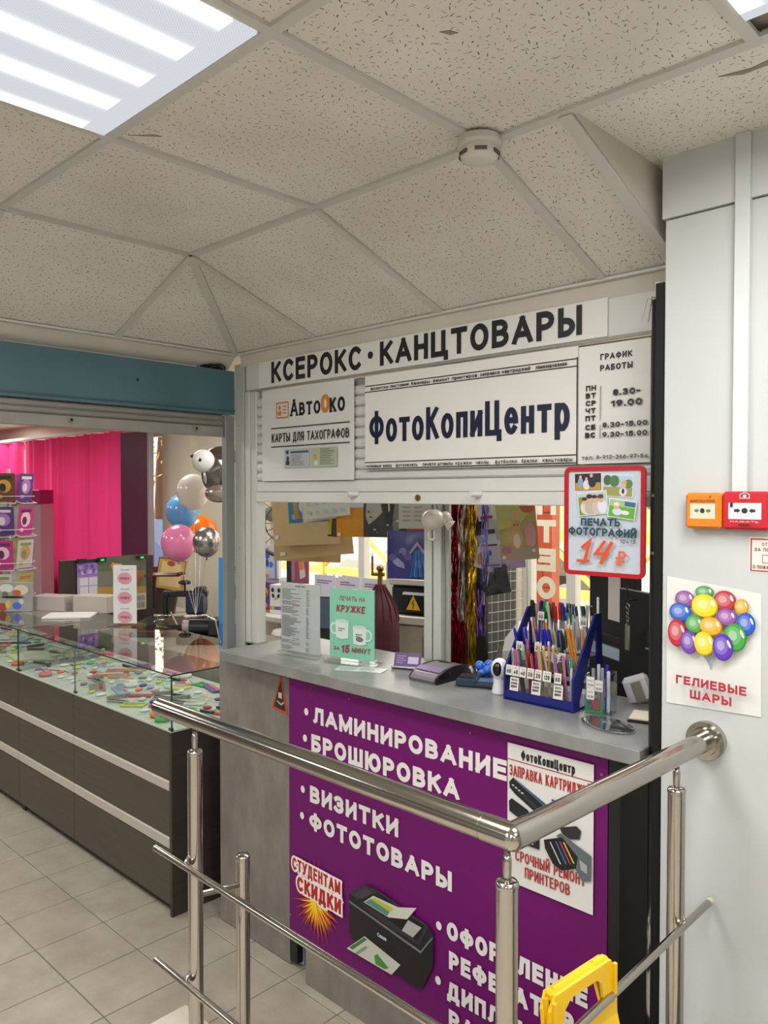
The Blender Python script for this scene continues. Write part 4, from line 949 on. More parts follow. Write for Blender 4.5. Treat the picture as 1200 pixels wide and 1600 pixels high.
# bowl
t = thing('glass_bowl', 'clear glass bowl behind the payment terminal', 'bowl', TR((-1.665, 2.245, ZC)))
MB().lathe([(.030, 0), (.040, .006), (.058, .045), (.060, .048), (.056, .046), (.038, .010), (.001, .006)], 24).build('bowl', ACRYL, t)
o = MB()
for k in range(9):
    a = k * .8; o.sph((.022 * math.cos(a), .020 * math.sin(a), .030 + .012 * (k % 3)), .017, .015, .016, 8, 6)
tag(o.build('blue_wrapped_bundle', mat('#2f66c0', .25), None, TR((-1.655, 2.235, ZC + .004))), 'crumpled bright blue packet in the glass bowl', 'packet')
tag(MB().box(-.014, .014, -.012, .012, 0, .02, bev=.002).build('yellow_tag', mat('#b7cc3a', .4), None, U(-1.632, 2.262, ZC + .034, .4)), 'small yellow green item at the right of the glass bowl', 'small item')
tag(MB().box(-.018, .018, -.012, .012, 0, .045, bev=.002).build('small_carton', mat('#b9bcc8', .4), None, U(-1.69, 2.285, ZC + .003, .6)), 'small pale carton at the back of the glass bowl', 'carton')
# little white camera
t = thing('indoor_camera', 'small white rounded camera with a dark oval face beside the pen rack', 'camera', U(-1.522, 2.135, ZC, .55))
MB().lathe([(.024, 0), (.027, .003), (.026, .010), (.021, .035), (.022, .050)], 20).build('stand', mat('#d2d0d3', .3), t)
MB().sph((0, 0, .082), .030, .028, .036, 20, 14).build('head', mat('#d8d6d9', .25), t)
MB().sph((-.006, -.019, .084), .017, .012, .024, 16, 10).build('dark_face', mat('#0c0c10', .1), t)
# ---- blue pen rack: stepped, with a triangular end frame
NAVY = mat('#141c68', .35)
RK = U(-1.470, 2.088, ZC, .02)
t = thing('pen_rack', 'navy blue stepped pen rack full of pens and pencils with price tags', 'pen rack', RK)
W = .245
MB().box(0, W, 0, .012, 0, .032, bev=.001).build('front_rail', NAVY, t)
MB().box(0, W, 0, .20, 0, .008).build('base', NAVY, t)
MB().box(.004, W - .004, .002, .005, .03, .105).build('clear_front', ACRYL, t)
for x in (-.003, W - .004):
    MB().add(*extr([(-.002, 0), (.038, 0), (.038, .03), (.145, .255), (.175, .285), (.135, .285), (.0, .10)], x, x + .007)).build('side_frame', NAVY, t)
    MB().add(*extr([(.155, 0), (.205, 0), (.19, .03), (.172, .285), (.145, .285), (.150, .10)], x, x + .007)).build('side_frame', NAVY, t)
for k, (y, z) in enumerate(((.062, .085), (.120, .160))):
    MB().box(.0, W, y - .004, y, 0, z + .05).build('partition', ACRYL, t); MB().box(0, W, y, y + .05, z - .01, z - .006).build('tier_floor', NAVY, t)
MB().box(W + .003, W + .010, .07, .15, .022, .028).build('white_bar', mat('#d8d8da', .4), t)
MB().rod((W, .155, .285), (W, .155, .335), .004).build('white_peg', mat('#d8d8da', .4), t)
tg = mat('#cfcdc8', .5)
def tagcard(x, y, z, w, h, s_, sc=1.0):
    o = MB().box(-w / 2, w / 2, -h / 2, h / 2, 0, .0008).build('price_tag', tg, t, fr((x, y, z), (1, 0, 0), (0, .12, 1)))
    o.parent = None; o.matrix_world = RK @ fr((x, y, z), (1, 0, 0), (0, .12, 1)); o.parent = t; o.matrix_parent_inverse = RK.inverted()
    p = Pr(.001)
    if len(s_) <= 3: p.text(s_, -w * .34, w * .34, -h * .32, h * .12, '#26262a', t=.2); p.rect(-w * .3, h * .25, w * .3, h * .3, '#a06a6a')
    else:
        for k, q in enumerate(('ФОТО', 'КОПИ', 'ЦЕНТР')): p.text(q, -w * .34, w * .34, h * (.22 - .24 * k), h * (.38 - .24 * k), '#26262a', t=.24)
    p.build(o, 'printed_text')
for x, s_ in ((.020, '60'), (.045, '40'), (.071, '40'), (.099, '50'), (.127, '20'), (.158, '120'), (.196, '60')): tagcard(x, -.003, .098, .024 if len(s_) < 3 else .029, .032, s_)
for x in (.038, .118, .196): tagcard(x, -.001, .055, .032, .042, 'ФКЦЦ')
for x, y, z, s_ in ((.022, .052, .168, '30'), (.090, .055, .172, '20'), (.135, .045, .150, '45'), (.158, .045, .147, '70'), (.182, .045, .152, '25'), (.062, .118, .262, '50'), (.140, .110, .215, '20'), (.215, .118, .258, '50')): tagcard(x, y, z, .024, .028, s_)
rp = random.Random(11)
def pen(kind, col, x, y, z, lean, leanx, label, L=.145):
    T_ = RK @ TR((x, y, z)) @ Matrix.Rotation(leanx, 4, 'Y') @ Matrix.Rotation(-lean, 4, 'X')
    key = (kind, col)
    if key in protos: return copy_thing(protos[key], T_, label, GP)
    o = thing('pencil' if kind == 'pencil' else 'pen', label, 'pencil' if kind == 'pencil' else 'pen', T_, GP)
    if kind == 'cap':
        MB().rod((0, 0, 0), (0, 0, L * .62), .0036, None, 8).build('barrel', mat('#8e9094', .25), o)
        MB().lathe([(.0046, 0), (.005, .01), (.005, .045), (.0036, .056)], 8, TR((0, 0, L * .60))).box(-.0012, .0012, -.0075, -.0045, L * .62, L * .62 + .038).build('cap', mat(col, .3), o)
    elif kind == 'solid':
        MB().lathe([(.002, 0), (.0042, .008), (.0045, .06), (.0045, L - .012), (.003, L)], 8).build('barrel', mat(col, .35), o)
        MB().box(-.0012, .0012, -.0072, -.004, L - .045, L - .006).build('clip', mat('#a8a8ac', .3, .7), o)
    elif kind == 'pencil':
        MB().rod((0, 0, 0), (0, 0, L + .02), .0036, None, 6, smooth=False).build('shaft', mat(col, .45), o)
        MB().rod((0, 0, L + .02), (0, 0, L + .030), .0038, None, 8).build('tip', mat('#cfc4b4', .5), o)
    else:
        MB().lathe([(.002, 0), (.0044, .01), (.0044, L - .03)], 8).build('barrel', mat('#b9bcc0', .2), o)
        MB().lathe([(.0046, L - .03), (.005, L - .02), (.0045, L)], 8).build('top', mat(col, .3), o)
        MB().tube([(0, -.004, L - .004), (0, -.010, L + .004), (0, -.010, L - .03)], .0012, 5).build('clip', mat('#c6c6ca', .25, .8), o)
    protos[key] = o; return o
protos = {}; GP = 'pens and pencils in the navy rack'
CN = {'#1c22a8': 'blue', '#127a34': 'green', '#b01c22': 'red', '#17171a': 'black', '#c85a92': 'pink', '#9a5ab0': 'violet', '#d8841e': 'orange', '#b98f5a': 'wooden', '#2f8a88': 'teal', '#5a2a6a': 'plum', '#c8b83a': 'yellow', '#24407a': 'dark blue', '#c6c6ca': 'silver', '#8a1c26': 'dark red', '#1c4a30': 'dark green'}
R1 = [('solid', '#c6c6ca'), ('solid', '#c85a92'), ('solid', '#c85a92'), ('solid', '#1c4a30'), ('solid', '#8a1c26'), ('solid', '#8a1c26'), ('solid', '#b01c22'), ('pencil', '#b98f5a'), ('pencil', '#b98f5a'), ('pencil', '#b98f5a'), ('pencil', '#b98f5a'), ('pencil', '#b98f5a'), ('solid', '#9a5ab0'), ('cap', '#24407a'), ('solid', '#c85a92'), ('click', '#2f8a88')]
R2 = [('cap', '#1c22a8'), ('cap', '#1c22a8'), ('cap', '#1c22a8'), ('solid', '#c85a92'), ('solid', '#c85a92'), ('solid', '#9a5ab0'), ('pencil', '#b98f5a'), ('cap', '#1c22a8'), ('cap', '#1c22a8'), ('pencil', '#d8841e'), ('cap', '#1c22a8'), ('cap', '#1c22a8'), ('cap', '#1c22a8'), ('solid', '#c8b83a'), ('solid', '#1c4a30'), ('solid', '#127a34'), ('cap', '#17171a'), ('pencil', '#d8841e'), ('pencil', '#d8841e'), ('pencil', '#d8841e'), ('pencil', '#d8841e')]
R3 = [('cap', '#17171a'), ('click', '#c6c6ca'), ('cap', '#17171a'), ('click', '#1c22a8'), ('solid', '#5a2a6a'), ('click', '#1c22a8'), ('cap', '#127a34'), ('cap', '#127a34'), ('cap', '#127a34'), ('cap', '#127a34'), ('cap', '#127a34'), ('cap', '#b01c22'), ('click', '#c6c6ca'), ('click', '#24407a'), ('cap', '#b01c22'), ('click', '#c6c6ca'), ('cap', '#b01c22'), ('click', '#1c22a8'), ('cap', '#127a34'), ('click', '#c6c6ca'), ('cap', '#1c22a8'), ('cap', '#127a34'), ('click', '#24407a'), ('click', '#17171a'), ('click', '#1c22a8'), ('click', '#17171a'), ('click', '#24407a'), ('click', '#17171a'), ('click', '#c6c6ca'), ('click', '#17171a'), ('click', '#24407a'), ('click', '#17171a')]
for rowi, (lst, y, z, le, nm) in enumerate(((R1, .030, .012, .05, 'front'), (R2, .090, .080, .12, 'middle'), (R3, .142, .158, .10, 'back'))):
    for i, (k, c) in enumerate(lst):
        x = .012 + (W - .024) * (i + .5) / len(lst)
        tn = 'left part' if x < W * .33 else 'middle part' if x < W * .66 else 'right part'
        kd = {'cap': 'capped pen', 'solid': 'slim pen', 'pencil': 'pencil', 'click': 'clicking pen'}[k]
        if i % 2 and rowi == 2: yy = y + .02
        else: yy = y
        same = [j for j, q in enumerate(lst) if q == (k, c)]; ordn = ('%s ' % ORD[same.index(i)]) if len(same) > 1 else ''
        pen(k, c, x, yy + rp.uniform(-.006, .006), z + rp.uniform(0, .012), -le + rp.uniform(-.08, .05), rp.uniform(-.16, .10) if rowi else rp.uniform(-.14, .05), '%s%s %s%s in the %s row of the navy rack' % (ordn, CN[c], kd, ' from the left' if ordn else '', nm))
# clear box with price tags
t = thing('clear_box', 'clear upright box with green edged label and price tags, right of the pen rack', 'box', U(-1.205, 2.125, ZC, .18))
MB().box(0, .082, 0, .003, 0, .115).box(0, .003, 0, .055, 0, .115).box(.079, .082, 0, .055, 0, .125).box(0, .082, .052, .055, 0, .125).box(0, .082, 0, .055, 0, .003).build('box_wall', ACRYL, t)
p = Pr(.001); p.rect(.004, .004, .056, .012, '#1c7a48'); p.rect(.004, .012, .010, .055, '#1c7a48'); p.rect(.050, .012, .056, .045, '#1c7a48'); p.rect(.030, .014, .048, .046, '#8a3a3c'); p.rect(.011, .014, .028, .03, '#4a5048')
for x, y, s_ in ((.008, .078, '72.99'), (.034, .070, '15.00'), (.009, .044, '36.00')):
    p.rect(x, y, x + .024, y + .034, '#d2d0cc'); p.text(s_[:5], x + .003, x + .021, y + .005, y + .012, '#2a2a2e'); p.rect(x + .003, y + .02, x + .021, y + .024, '#a9a6a4')
p.build(t, 'labels', fr((0, -.0005, 0), (1, 0, 0), (0, 0, 1)))
for i, (x, y, c, h) in enumerate(((.018, .03, '#8e9092', .128), (.032, .038, '#b9bcc0', .140), (.046, .030, '#8e9092', .132), (.058, .036, '#1c22a8', .142), (.066, .026, '#c6c6ca', .125))):
    o = MB().box(-.005, .005, -.003, .003, 0, h, bev=.002).build('craft_knife', mat(c, .3), None, U(-1.205, 2.125, ZC + .0035, .18) @ TR((x, y, 0)))
    tag(o, ('grey flat item', 'tall pale flat item', 'mid grey flat item', 'blue flat item', 'silver flat item')[i] + ' standing in the clear box with price tags', 'stationery')
# coin tray
tag(MB().lathe([(.050, 0), (.085, .001), (.092, .006), (.090, .007), (.060, .003), (.0, .0025)], 32, None, None, True, 1.0, .62).build('coin_tray', glass('tray_glass', '#dfe3e2', 2.5, .06), None, U(-1.085, 2.045, ZC, -.35)), 'clear oval coin tray at the right end of the worktop', 'tray')
t = thing('notebook', 'open black-edged notebook with blank cream page by the black pipe', 'notebook', U(-1.065, 2.125, ZC, .30))
MB().box(0, .14, 0, .10, 0, .007, bev=.001).build('cover', BLACK, t); MB().box(.003, .138, .003, .098, .007, .012, bev=.001).build('page_block', mat('#cfc4b2', .6), t)
# right part behind the rack: black display board with key rings
t = thing('display_board', 'tall black display board with hooks behind the right end of the counter', 'board', fr((-1.286, 2.50, 1.20), (.896, -.441, 0), (0, 0, 1)))
MB().box(0, .30, 0, .375, -.015, 0, bev=.003).build('panel', mat('#101116', .5), t)
MB().box(.0, .30, .0, .05, 0, .006).build('ledge', mat('#14151a', .4), t)
for x in (.095, .215): MB().rod((x, .345, 0), (x, .345, .04), .002).rod((x, .345, .038), (x, .39, .04), .0025).build('hook', BLACK, t)
def keyring(x, lab, wide):
    o = thing('key_ring', lab, 'key ring', fr((-1.286, 2.50, 1.20), (.896, -.441, 0), (0, 0, 1)) @ TR((x, .33, .036)))
    MB().tube([(.009 * math.cos(a), .009 * math.sin(a) - .005, 0) for a in [k * .6 for k in range(11)]], .0016, 6, None, True).build('split_ring', mat('#a9a08a', .2, 1), o)
    ch = MB()
    for k in range(4): ch.tube([(.006 * math.cos(a), -.022 - .012 * k + .008 * math.sin(a), .002 * (k % 2)) for a in [q * .9 for q in range(7)]], .0016, 5, None, True)
    ch.build('chain', mat('#8d8674', .25, 1), o)
    if wide: MB().box(-.026, .026, -.125, -.072, -.003, .003, bev=.003).build('fob', ACRYL, o); MB().box(-.026, .026, -.128, -.124, -.004, .004).build('fob_edge', mat('#b5b5b0', .2, .8), o)
    else: MB().box(-.012, .012, -.15, -.066, -.003, .003, bev=.002).build('fob', mat('#9a988e', .25, .9), o)
keyring(.095, 'metal key ring with long narrow fob on the black board', 0); keyring(.215, 'metal key ring with square clear fob on the black board, right', 1)
t = thing('wall_rack', 'black rack with a blank white card behind the pen rack', 'rack', fr((-1.487, 2.66, 1.226), (.86, -.50, 0), (0, 0, 1)))
MB().box(0, .30, 0, .45, -.02, 0).build('back', mat('#131417', .5), t); MB().box(.130, .205, .22, .425, 0, .003).build('white_card', mat('#c9c5bb', .5), t)
MB().box(.02, .28, .085, .125, .0, .01).build('pale_strip', mat('#a9bcc9', .4), t); MB().box(0, .3, .15, .165, 0, .02).build('shelf_lip', DARKP, t)
t = thing('small_device', 'white slanted device with grey grip below the black display board', 'device', U(-1.13, 2.34, ZC, .5))
MB().box(-.03, .05, -.01, .03, 0, .085, T=Matrix.Rotation(-.35, 4, 'Y'), bev=.01).build('shell', mat('#c2c2c6', .35), t); MB().box(-.008, .022, -.014, -.009, .01, .07, T=Matrix.Rotation(-.35, 4, 'Y')).build('grip', mat('#7d776c', .6), t)
# red framed photo printing sign
SG = fr((-1.172, 1.955, 1.672), (.99, .045, 0), (-.0, 0, 1))
t = thing('photo_price_sign', 'hanging sign with red frame, four family photos and the price 14 roubles', 'sign', SG)
w_, h_ = .235, .300
fm = MB()
r = .018; out = []
for cx, cy, a0 in ((w_ - r, h_ - r, 0), (r, h_ - r, 90), (r, r, 180), (w_ - r, r, 270)): out += arc(cx, cy, r, r, a0, a0 + 90, 5)
inn = []
for cx, cy, a0 in ((w_ - r, h_ - r, 0), (r, h_ - r, 90), (r, r, 180), (w_ - r, r, 270)): inn += arc(cx, cy, r * .35, r * .35, a0, a0 + 90, 5)
n = len(out)
vs = [(x, y, z) for z in (-.004, .006) for x, y in out] + [(x, y, z) for z in (-.004, .006) for x, y in inn]
fs = []
for i in range(n):
    j = (i + 1) % n
    fs += [(i, j, n + j, n + i), (n + i, n + j, 3 * n + j, 3 * n + i), (3 * n + i, 3 * n + j, 2 * n + j, 2 * n + i), (2 * n + i, 2 * n + j, j, i)]
fm.add(vs, fs).build('frame', mat('#ac1420', .3), t)
MB().box(.011, w_ - .011, .011, h_ - .011, -.003, .001).build('insert', mat('#b4bcc6', .35), t)
p = Pr(.0014)
def photo(cx, cy, w, h, rot, items, bgc):
    c_, s_ = math.cos(rot), math.sin(rot)
    tf = lambda x, y: (cx + x * c_ - y * s_, cy + x * s_ + y * c_)
    p.poly([tf(*q) for q in ((-w / 2, -h / 2), (w / 2, -h / 2), (w / 2, h / 2), (-w / 2, h / 2))], '#d8dadc')
    a, b = w / 2 - .0016, h / 2 - .0016
    p.poly([tf(*q) for q in ((-a, -b), (a, -b), (a, b), (-a, b))], bgc)
    for it in items:
        if it[0] == 'r': p.poly([tf(*q) for q in ((it[1], it[2]), (it[3], it[2]), (it[3], it[4]), (it[1], it[4]))], it[5])
        else:
            x, y = tf(it[1], it[2]); p.ell(x, y, it[3], it[4], it[5], 14, rot)
SK = '#c99c86'
photo(.070, .258, .082, .050, .02, [('r', -.038, -.022, .038, -.002, '#a8843a'), ('e', -.022, -.002, .008, .015, '#7d8fae'), ('e', -.022, .014, .004, .005, SK), ('e', -.004, -.008, .010, .014, '#c9c4c4'), ('e', -.004, .008, .004, .005, SK), ('e', .013, .0, .012, .015, '#1e2238'), ('e', .011, .017, .005, .005, SK)], '#22202a')
photo(.158, .247, .086, .060, -.05, [('r', -.041, -.028, .041, -.004, '#8c8a4a'), ('e', -.030, .014, .012, .014, '#3f5a34'), ('e', -.010, .012, .014, .016, '#4c6a3a'), ('e', .030, .006, .012, .012, '#55703e'), ('e', .016, -.015, .011, .012, '#c6c2c8'), ('e', .016, -.014, .004, .007, '#26264a'), ('e', .017, .002, .007, .008, SK), ('e', .018, .010, .008, .005, '#b79c5a')], '#9fb4d0')
photo(.086, .199, .088, .064, .10, [('r', -.041, -.030, -.024, .020, '#6f8a44'), ('e', -.024, -.010, .013, .018, '#c9bcb6'), ('e', -.006, -.012, .018, .018, '#a9a092'), ('e', .012, -.012, .014, .020, '#b9ab9e'), ('e', .028, -.010, .014, .020, '#c6cbd4'), ('e', -.022, .008, .007, .009, SK), ('e', -.007, .012, .008, .010, SK), ('e', .008, .011, .007, .009, SK), ('e', .026, .009, .008, .009, SK), ('e', -.022, .014, .008, .005, '#4a3428'), ('e', -.007, .020, .009, .006, '#2c2220'), ('e', .008, .018, .008, .005, '#38281f'), ('e', .026, .017, .009, .006, '#4a3c30')], '#aeb4b0')
photo(.172, .184, .078, .050, -.13, [('r', -.036, -.022, .036, .006, '#5c9a2a'), ('r', .006, .010, .036, .022, '#3a5a86'), ('e', -.012, -.008, .014, .010, '#b9c4d4'), ('e', .010, -.008, .012, .006, '#c9ccd0'), ('e', -.016, .006, .008, .009, SK), ('e', -.016, .012, .008, .005, '#d4cdb8')], '#8fb27a')
TL = '#173c46'
p.text('ПЕЧАТЬ', .054, .168, .138, .158, TL, t=.20, serif=True, ol=.03, olc='#3c6a74'); p.text('ФОТОГРАФИЙ', .017, .214, .112, .133, TL, t=.19, serif=True, ol=.03, olc='#3c6a74', rise=-.003)
p.text('10x15', .168, .213, .093, .104, '#22262c', t=.16, slant=.25)
Q = lambda *L: [((x - 70) * .000225, (1540 - y) * .000207) for x, y in L]
OR = '#cc4a1c'
p.line(Q((275, 1345), (415, 1345)), .0075, OR); p.line(Q((372, 1335), (438, 1075), (345, 1160)), .0105, OR)
p.line(Q((590, 1350), (655, 1210), (715, 1100)), .0105, OR); p.line(Q((625, 1085), (515, 1240), (675, 1235)), .009, OR)
p.line(Q((820, 1365), (820, 1205), (870, 1205), (895, 1240), (870, 1285), (785, 1285)), .006, '#cc5a34'); p.line(Q((785, 1325), (880, 1325)), .004, '#cc5a34'); p.line(Q((790, 1365), (850, 1365)), .004, '#cc5a34')
p.build(t, 'printed_insert')
for z_ in (.065, .215):
    MB().box(w_ - .010, w_ + .030, z_, z_ + .012, -.002, .008, bev=.002).build('clear_clip', ACRYL, t); MB().rod((w_ + .024, z_ + .006, .0), (w_ + .024, z_ + .006, .012), .004).build('clip_screw', mat('#8f8f92', .2, .9), t)

# ================================================================ BEHIND THE HATCH
# inner white uprights
t = thing('inner_upright', 'pale metal upright inside the hatch, left of the dark slit', 'upright', TR((0, 2.42, 0)))
MB().box(-2.104, -2.063, 0, .05, 0, 2.7, bev=.003).build('profile', FRAMEW, t); MB().box(-2.063, -2.051, .012, .05, 0, 2.7).build('slit_shade', BLACK, t)  # the black piece is only the shade of the slit, put in as colour
t = thing('inner_upright', 'second pale metal upright inside the hatch with a fold line, right of the dark slit', 'upright', TR((0, 2.42, 0)))
MB().box(-2.051, -2.011, -.005, .05, 0, 2.7, bev=.003).build('profile', FRAMEW, t); MB().box(-2.019, -1.983, .012, .03, 0, 2.7, bev=.003).build('profile', mat('#9fa199', .45), t)
MB().tube([(-2.001, .008, 1.2), (-1.998, .007, 1.5), (-2.008, .007, 1.8), (-2.005, .008, 2.3)], .003, 6).build('cable', mat('#8d8f86', .5), t)
# white ornament hanging on the uprights
t = thing('hanging_ornament', 'glossy white rounded ornament with a loop handle hanging on the inner uprights', 'ornament', U(-1.959, 2.335, 1.796, .75) @ Matrix.Scale(.82, 4))
ORN = mat('#cfcac2', .22)
MB().sph((-.02, 0, .0), .058, .050, .050, 28, 18).build('bowl', ORN, t)
MB().sph((.036, 0, .006), .030, .032, .034, 20, 12).build('neck', ORN, t)
MB().lathe([(.012, 0), (.020, .01), (.028, .028), (.030, .030), (.024, .024), (.010, .008)], 20, TR((.040, -.01, -.012)) @ Matrix.Rotation(2.2, 4, 'Y')).build('rim', ORN, t)
MB().sph((.060, -.008, .002), .010, .010, .010, 10, 8).build('tip', mat('#c9a6a6', .3), t)
MB().tube([(-.030, 0, -.044), (-.044, 0, -.066), (-.040, 0, -.090), (-.024, 0, -.096), (-.014, 0, -.082), (-.018, 0, -.055)], .006, 10, None, False).build('handle', ORN, t)
MB().tube([(.0, 0, .045), (-.01, .0, .09), (.02, 0, .10), (.035, 0, .04)], .002, 6).build('cord', BLACK, t)
# black panel with long paper list
BPT = fr((-2.27, 2.70, .2), (.92, -.05, 0), (0, 0, 1))
t = thing('room_divider', 'tall black panel behind the tinsel with a white paper list', 'panel', BPT)
MB().box(0, .28, 0, 2.2, -.02, 0).build('panel', mat('#0c0d10', .6), t)
o = MB().box(0, .13, 0, .44, 0, .001).build('price_strip', mat('#b6b6b8', .5), None, BPT @ TR((.025, 1.165, .002))); tag(o, 'long white paper list hanging on the black panel', 'paper list')
p = Pr(.0012)
for k, s_ in enumerate(('ЦЕНЫ', 'ЗАПРАВКА', 'РЕМОНТ', 'ПЕЧАТЬ', 'ПЕЧАТЬ', 'ПЕЧАТЬ')): p.text(s_, .045, .10, .405 - k * .036, .415 - k * .036, '#3a3a40')
for k, s_ in enumerate(('ЛАМИНАЦИЯ', 'СКАН')): p.text(s_, .045, .10, .10 - k * .036, .11 - k * .036, '#3a3a40')
p.build(o, 'printed_text')
T_ = BPT @ TR((.12, 1.66, .002)); p = Pr(.001); p.line([(-.02, .03), (0, 0), (.02, .03)], .008, '#b9bcc4'); p.build(t, 'white_arrow', TR((.06, 1.63, 0)))
for i, (dx, dz, a) in enumerate(((.03, 1.10, .25), (.075, 1.07, -.1))):
    o = thing('key_tag', ('clear tag with grey cord hanging under the paper list', 'second clear tag hanging beside the tinsel')[i], 'tag', BPT @ TR((dx, dz, .012)) @ Matrix.Rotation(a, 4, 'Z'))
    MB().prism([(-.018, -.06), (.018, -.06), (.018, -.01), (.008, .005), (-.008, .005), (-.018, -.01)], -.001, .001).build('outline', mat('#8d8f96', .3), o)
    MB().prism([(-.013, -.05), (.013, -.05), (.013, -.018), (-.013, -.018)], .0012, .002).build('window', mat('#26282e', .2), o); MB().tube([(0, .005, 0), (.01, .05, .002), (.03, .09, 0)], .0012, 5).build('cord', mat('#8d8f96', .4), o)
# tinsel garlands
def tinsel(x, y, z0, z1, col, lab, n, sp, seed, w=.006):
    r_ = random.Random(seed); m_ = MB()
    for i in range(n):
        bx, by = x + r_.uniform(-sp, sp), y + r_.uniform(-sp * .6, sp * .6); ph = r_.uniform(0, 6); zt, zb = z1, z0 + r_.uniform(0, .05); k = int((zt - zb) / .035)
        pts = [(bx + .006 * math.sin(ph + j * .8), by + .004 * math.cos(ph + j * 1.1), zb + (zt - zb) * j / k) for j in range(k + 1)]
        vs = []; fs = []
        for j, q in enumerate(pts):
            a = ph + j * 1.3; vs += [(q[0] - w / 2 * math.cos(a), q[1] - w / 2 * math.sin(a), q[2]), (q[0] + w / 2 * math.cos(a), q[1] + w / 2 * math.sin(a), q[2])]
            if j: fs.append((2 * j - 2, 2 * j - 1, 2 * j + 1, 2 * j))
        m_.add(vs, fs)
    o = m_.build('tinsel_garland', mat(col, .2, .9)); tag(o, lab, 'garland'); o['kind'] = 'stuff'
tinsel(-2.05, 2.58, 1.10, 1.95, '#9c1c2c', 'red foil tinsel hanging in front of the black panel', 46, .028, 1)
tinsel(-2.015, 2.555, 1.36, 1.95, '#b9b2a4', 'silver foil tinsel strand hanging between red and gold', 12, .012, 2)
tinsel(-1.985, 2.58, 1.12, 1.95, '#b8952c', 'gold foil tinsel hanging right of the red tinsel', 26, .018, 3)
tinsel(-1.955, 2.61, 1.30, 1.50, '#6a4a9a', 'violet foil strands below the hanging bags', 14, .02, 4)
tinsel(-1.87, 2.52, 1.52, 1.90, '#8a7ab8', 'lilac foil ribbon strand over the hanging packets', 8, .012, 5)
# wire grid with backing
GT = fr((-2.185, 2.90, 1.02), (.14, .99, 0), (0, 0, 1))
t = thing('wire_grid', 'white wire grid hanging against a dark grey backing board', 'grid', GT)
MB().box(-.02, .28, 0, .85, -.05, -.03).build('backing_board', mat('#55534f', .7), t)
for k in range(8): MB().rod((.042 * k, 0, 0), (.042 * k, .66, 0), .0018, None, 6).build('wire', mat('#b9bcbc', .3), t)
for k in range(15): MB().rod((-.01, .046 * k, .003), (.305, .046 * k, .003), .0018, None, 6).build('wire', mat('#b9bcbc', .3), t)
MB().rod((.315, .0, .02), (.305, .66, .02), .004).build('white_cord', mat('#c6c6c0', .5), t)
# flat hanging goods: sheet-like bags and packets
def pouch(name, lab, cat, T_, w, h, col, draw=None, th=.008, group=None, rough=.35, topw=None, crease=True, label_tag=None):
    """a soft flat bag: gently pillowed sheet with rounded thickness"""
    nx, ny = 6, 6; vs = []; fs = []; rr = random.Random(hash(lab) % 1000 if False else sum(map(ord, lab)) % 997)
    for side in (1, -1):
        for j in range(ny + 1):
            for i in range(nx + 1):
                u, v = i / nx, j / ny; k = math.sin(PI * u) ** .5 * math.sin(PI * v) ** .5 if 0 < i < nx and 0 < j < ny else 0
                vs.append((u * w, v * h, side * th * k * .5 * (1 + (.5 * math.sin(5 * u + rr.random()) * math.sin(4 * v) if crease else 0))))
    N_ = (nx + 1) * (ny + 1)
    for s_ in range(2):
        for j in range(ny):
            for i in range(nx):
                a = s_ * N_ + j * (nx + 1) + i; q = (a, a + 1, a + nx + 2, a + nx + 1); fs.append(q if s_ == 0 else q[::-1])
    o = MB().add(vs, fs, True).build(name, mat(col, rough, bump=.3, scale=14), None, T_); tag(o, lab, cat, group)
    p = Pr(th * .55 + .0012)
    if draw: draw(p, w, h)
    if label_tag: p.rect(*label_tag, '#c6c6c4')
    if p.mb.v: p.build(o, 'printed_face')
    return o
def F(px, py, pz, deg=0, tilt=0): return U(px, py, pz, RC * .55) @ Matrix.Rotation(math.radians(deg), 4, 'Y') @ Matrix.Rotation(PI / 2, 4, 'X')
# brown paper bags
pouch('paper_bag', 'large brown paper bag hanging behind the hatch, front one', 'paper bag', F(-3.44, 2.7, 1.607, -3), .40, .36, '#b79c6e', None, .012, 'brown paper bags', .7, label_tag=(.012, .035, .036, .058))
pouch('paper_bag', 'brown paper bag behind the front one, its bottom edge lower', 'paper bag', F(-3.465, 2.76, 1.525, -6), .45, .40, '#b3976a', None, .012, 'brown paper bags', .7, label_tag=(.012, .022, .045, .042))
pouch('paper_bag', 'hindmost brown paper bag, only its left edge showing', 'paper bag', F(-3.619, 2.84, 1.507, 0), .42, .42, '#a78a5e', None, .01, 'brown paper bags', .7)
def fold_draw(p, w, h): p.rect(.02, .02, .05, .045, '#8fa2b0')
pouch('folder', 'blue folder hanging at an angle over the paper bag', 'folder', F(-3.209, 2.62, 1.739, -4), .26, .20, '#2a7aa6', fold_draw, .006)
pouch('folder', 'orange and black booklet hanging over the blue folder', 'folder', F(-3.143, 2.6, 1.765, -6), .09, .12, '#b5842c', None, .006)
pouch('booklet', 'booklet with pale blue pictures hanging beside the orange one', 'booklet', F(-3.089, 2.585, 1.776, -10), .09, .12, '#5f6f98', lambda p, w, h: (p.ell(.03, .05, .02, .03, '#c8ccd4'), p.ell(.06, .03, .015, .01, '#2b3a66')), .005)
pouch('gift_bag', 'white patterned sheet bag hanging highest in the stack', 'bag', F(-3.026, 2.57, 1.765, -6), .25, .17, '#c6cac0', lambda p, w, h: [p.ell(.03 + .045 * i, .03 + .045 * j, .012, .010, '#aebcb4') for i in range(5) for j in range(3)], .006)
pouch('sheet', 'pale pink edged sheet under the white patterned bag', 'sheet', F(-3.06, 2.59, 1.748, -8), .25, .12, '#c9b9ac', None, .004)
pouch('pennant', 'narrow yellow green and dark red packets hanging left of the orange bag', 'packet', F(-2.954, 2.66, 1.681, 4), .06, .18, '#4a2228', lambda p, w, h: p.rect(.002, .01, .02, .17, '#a8a82c'), .005)
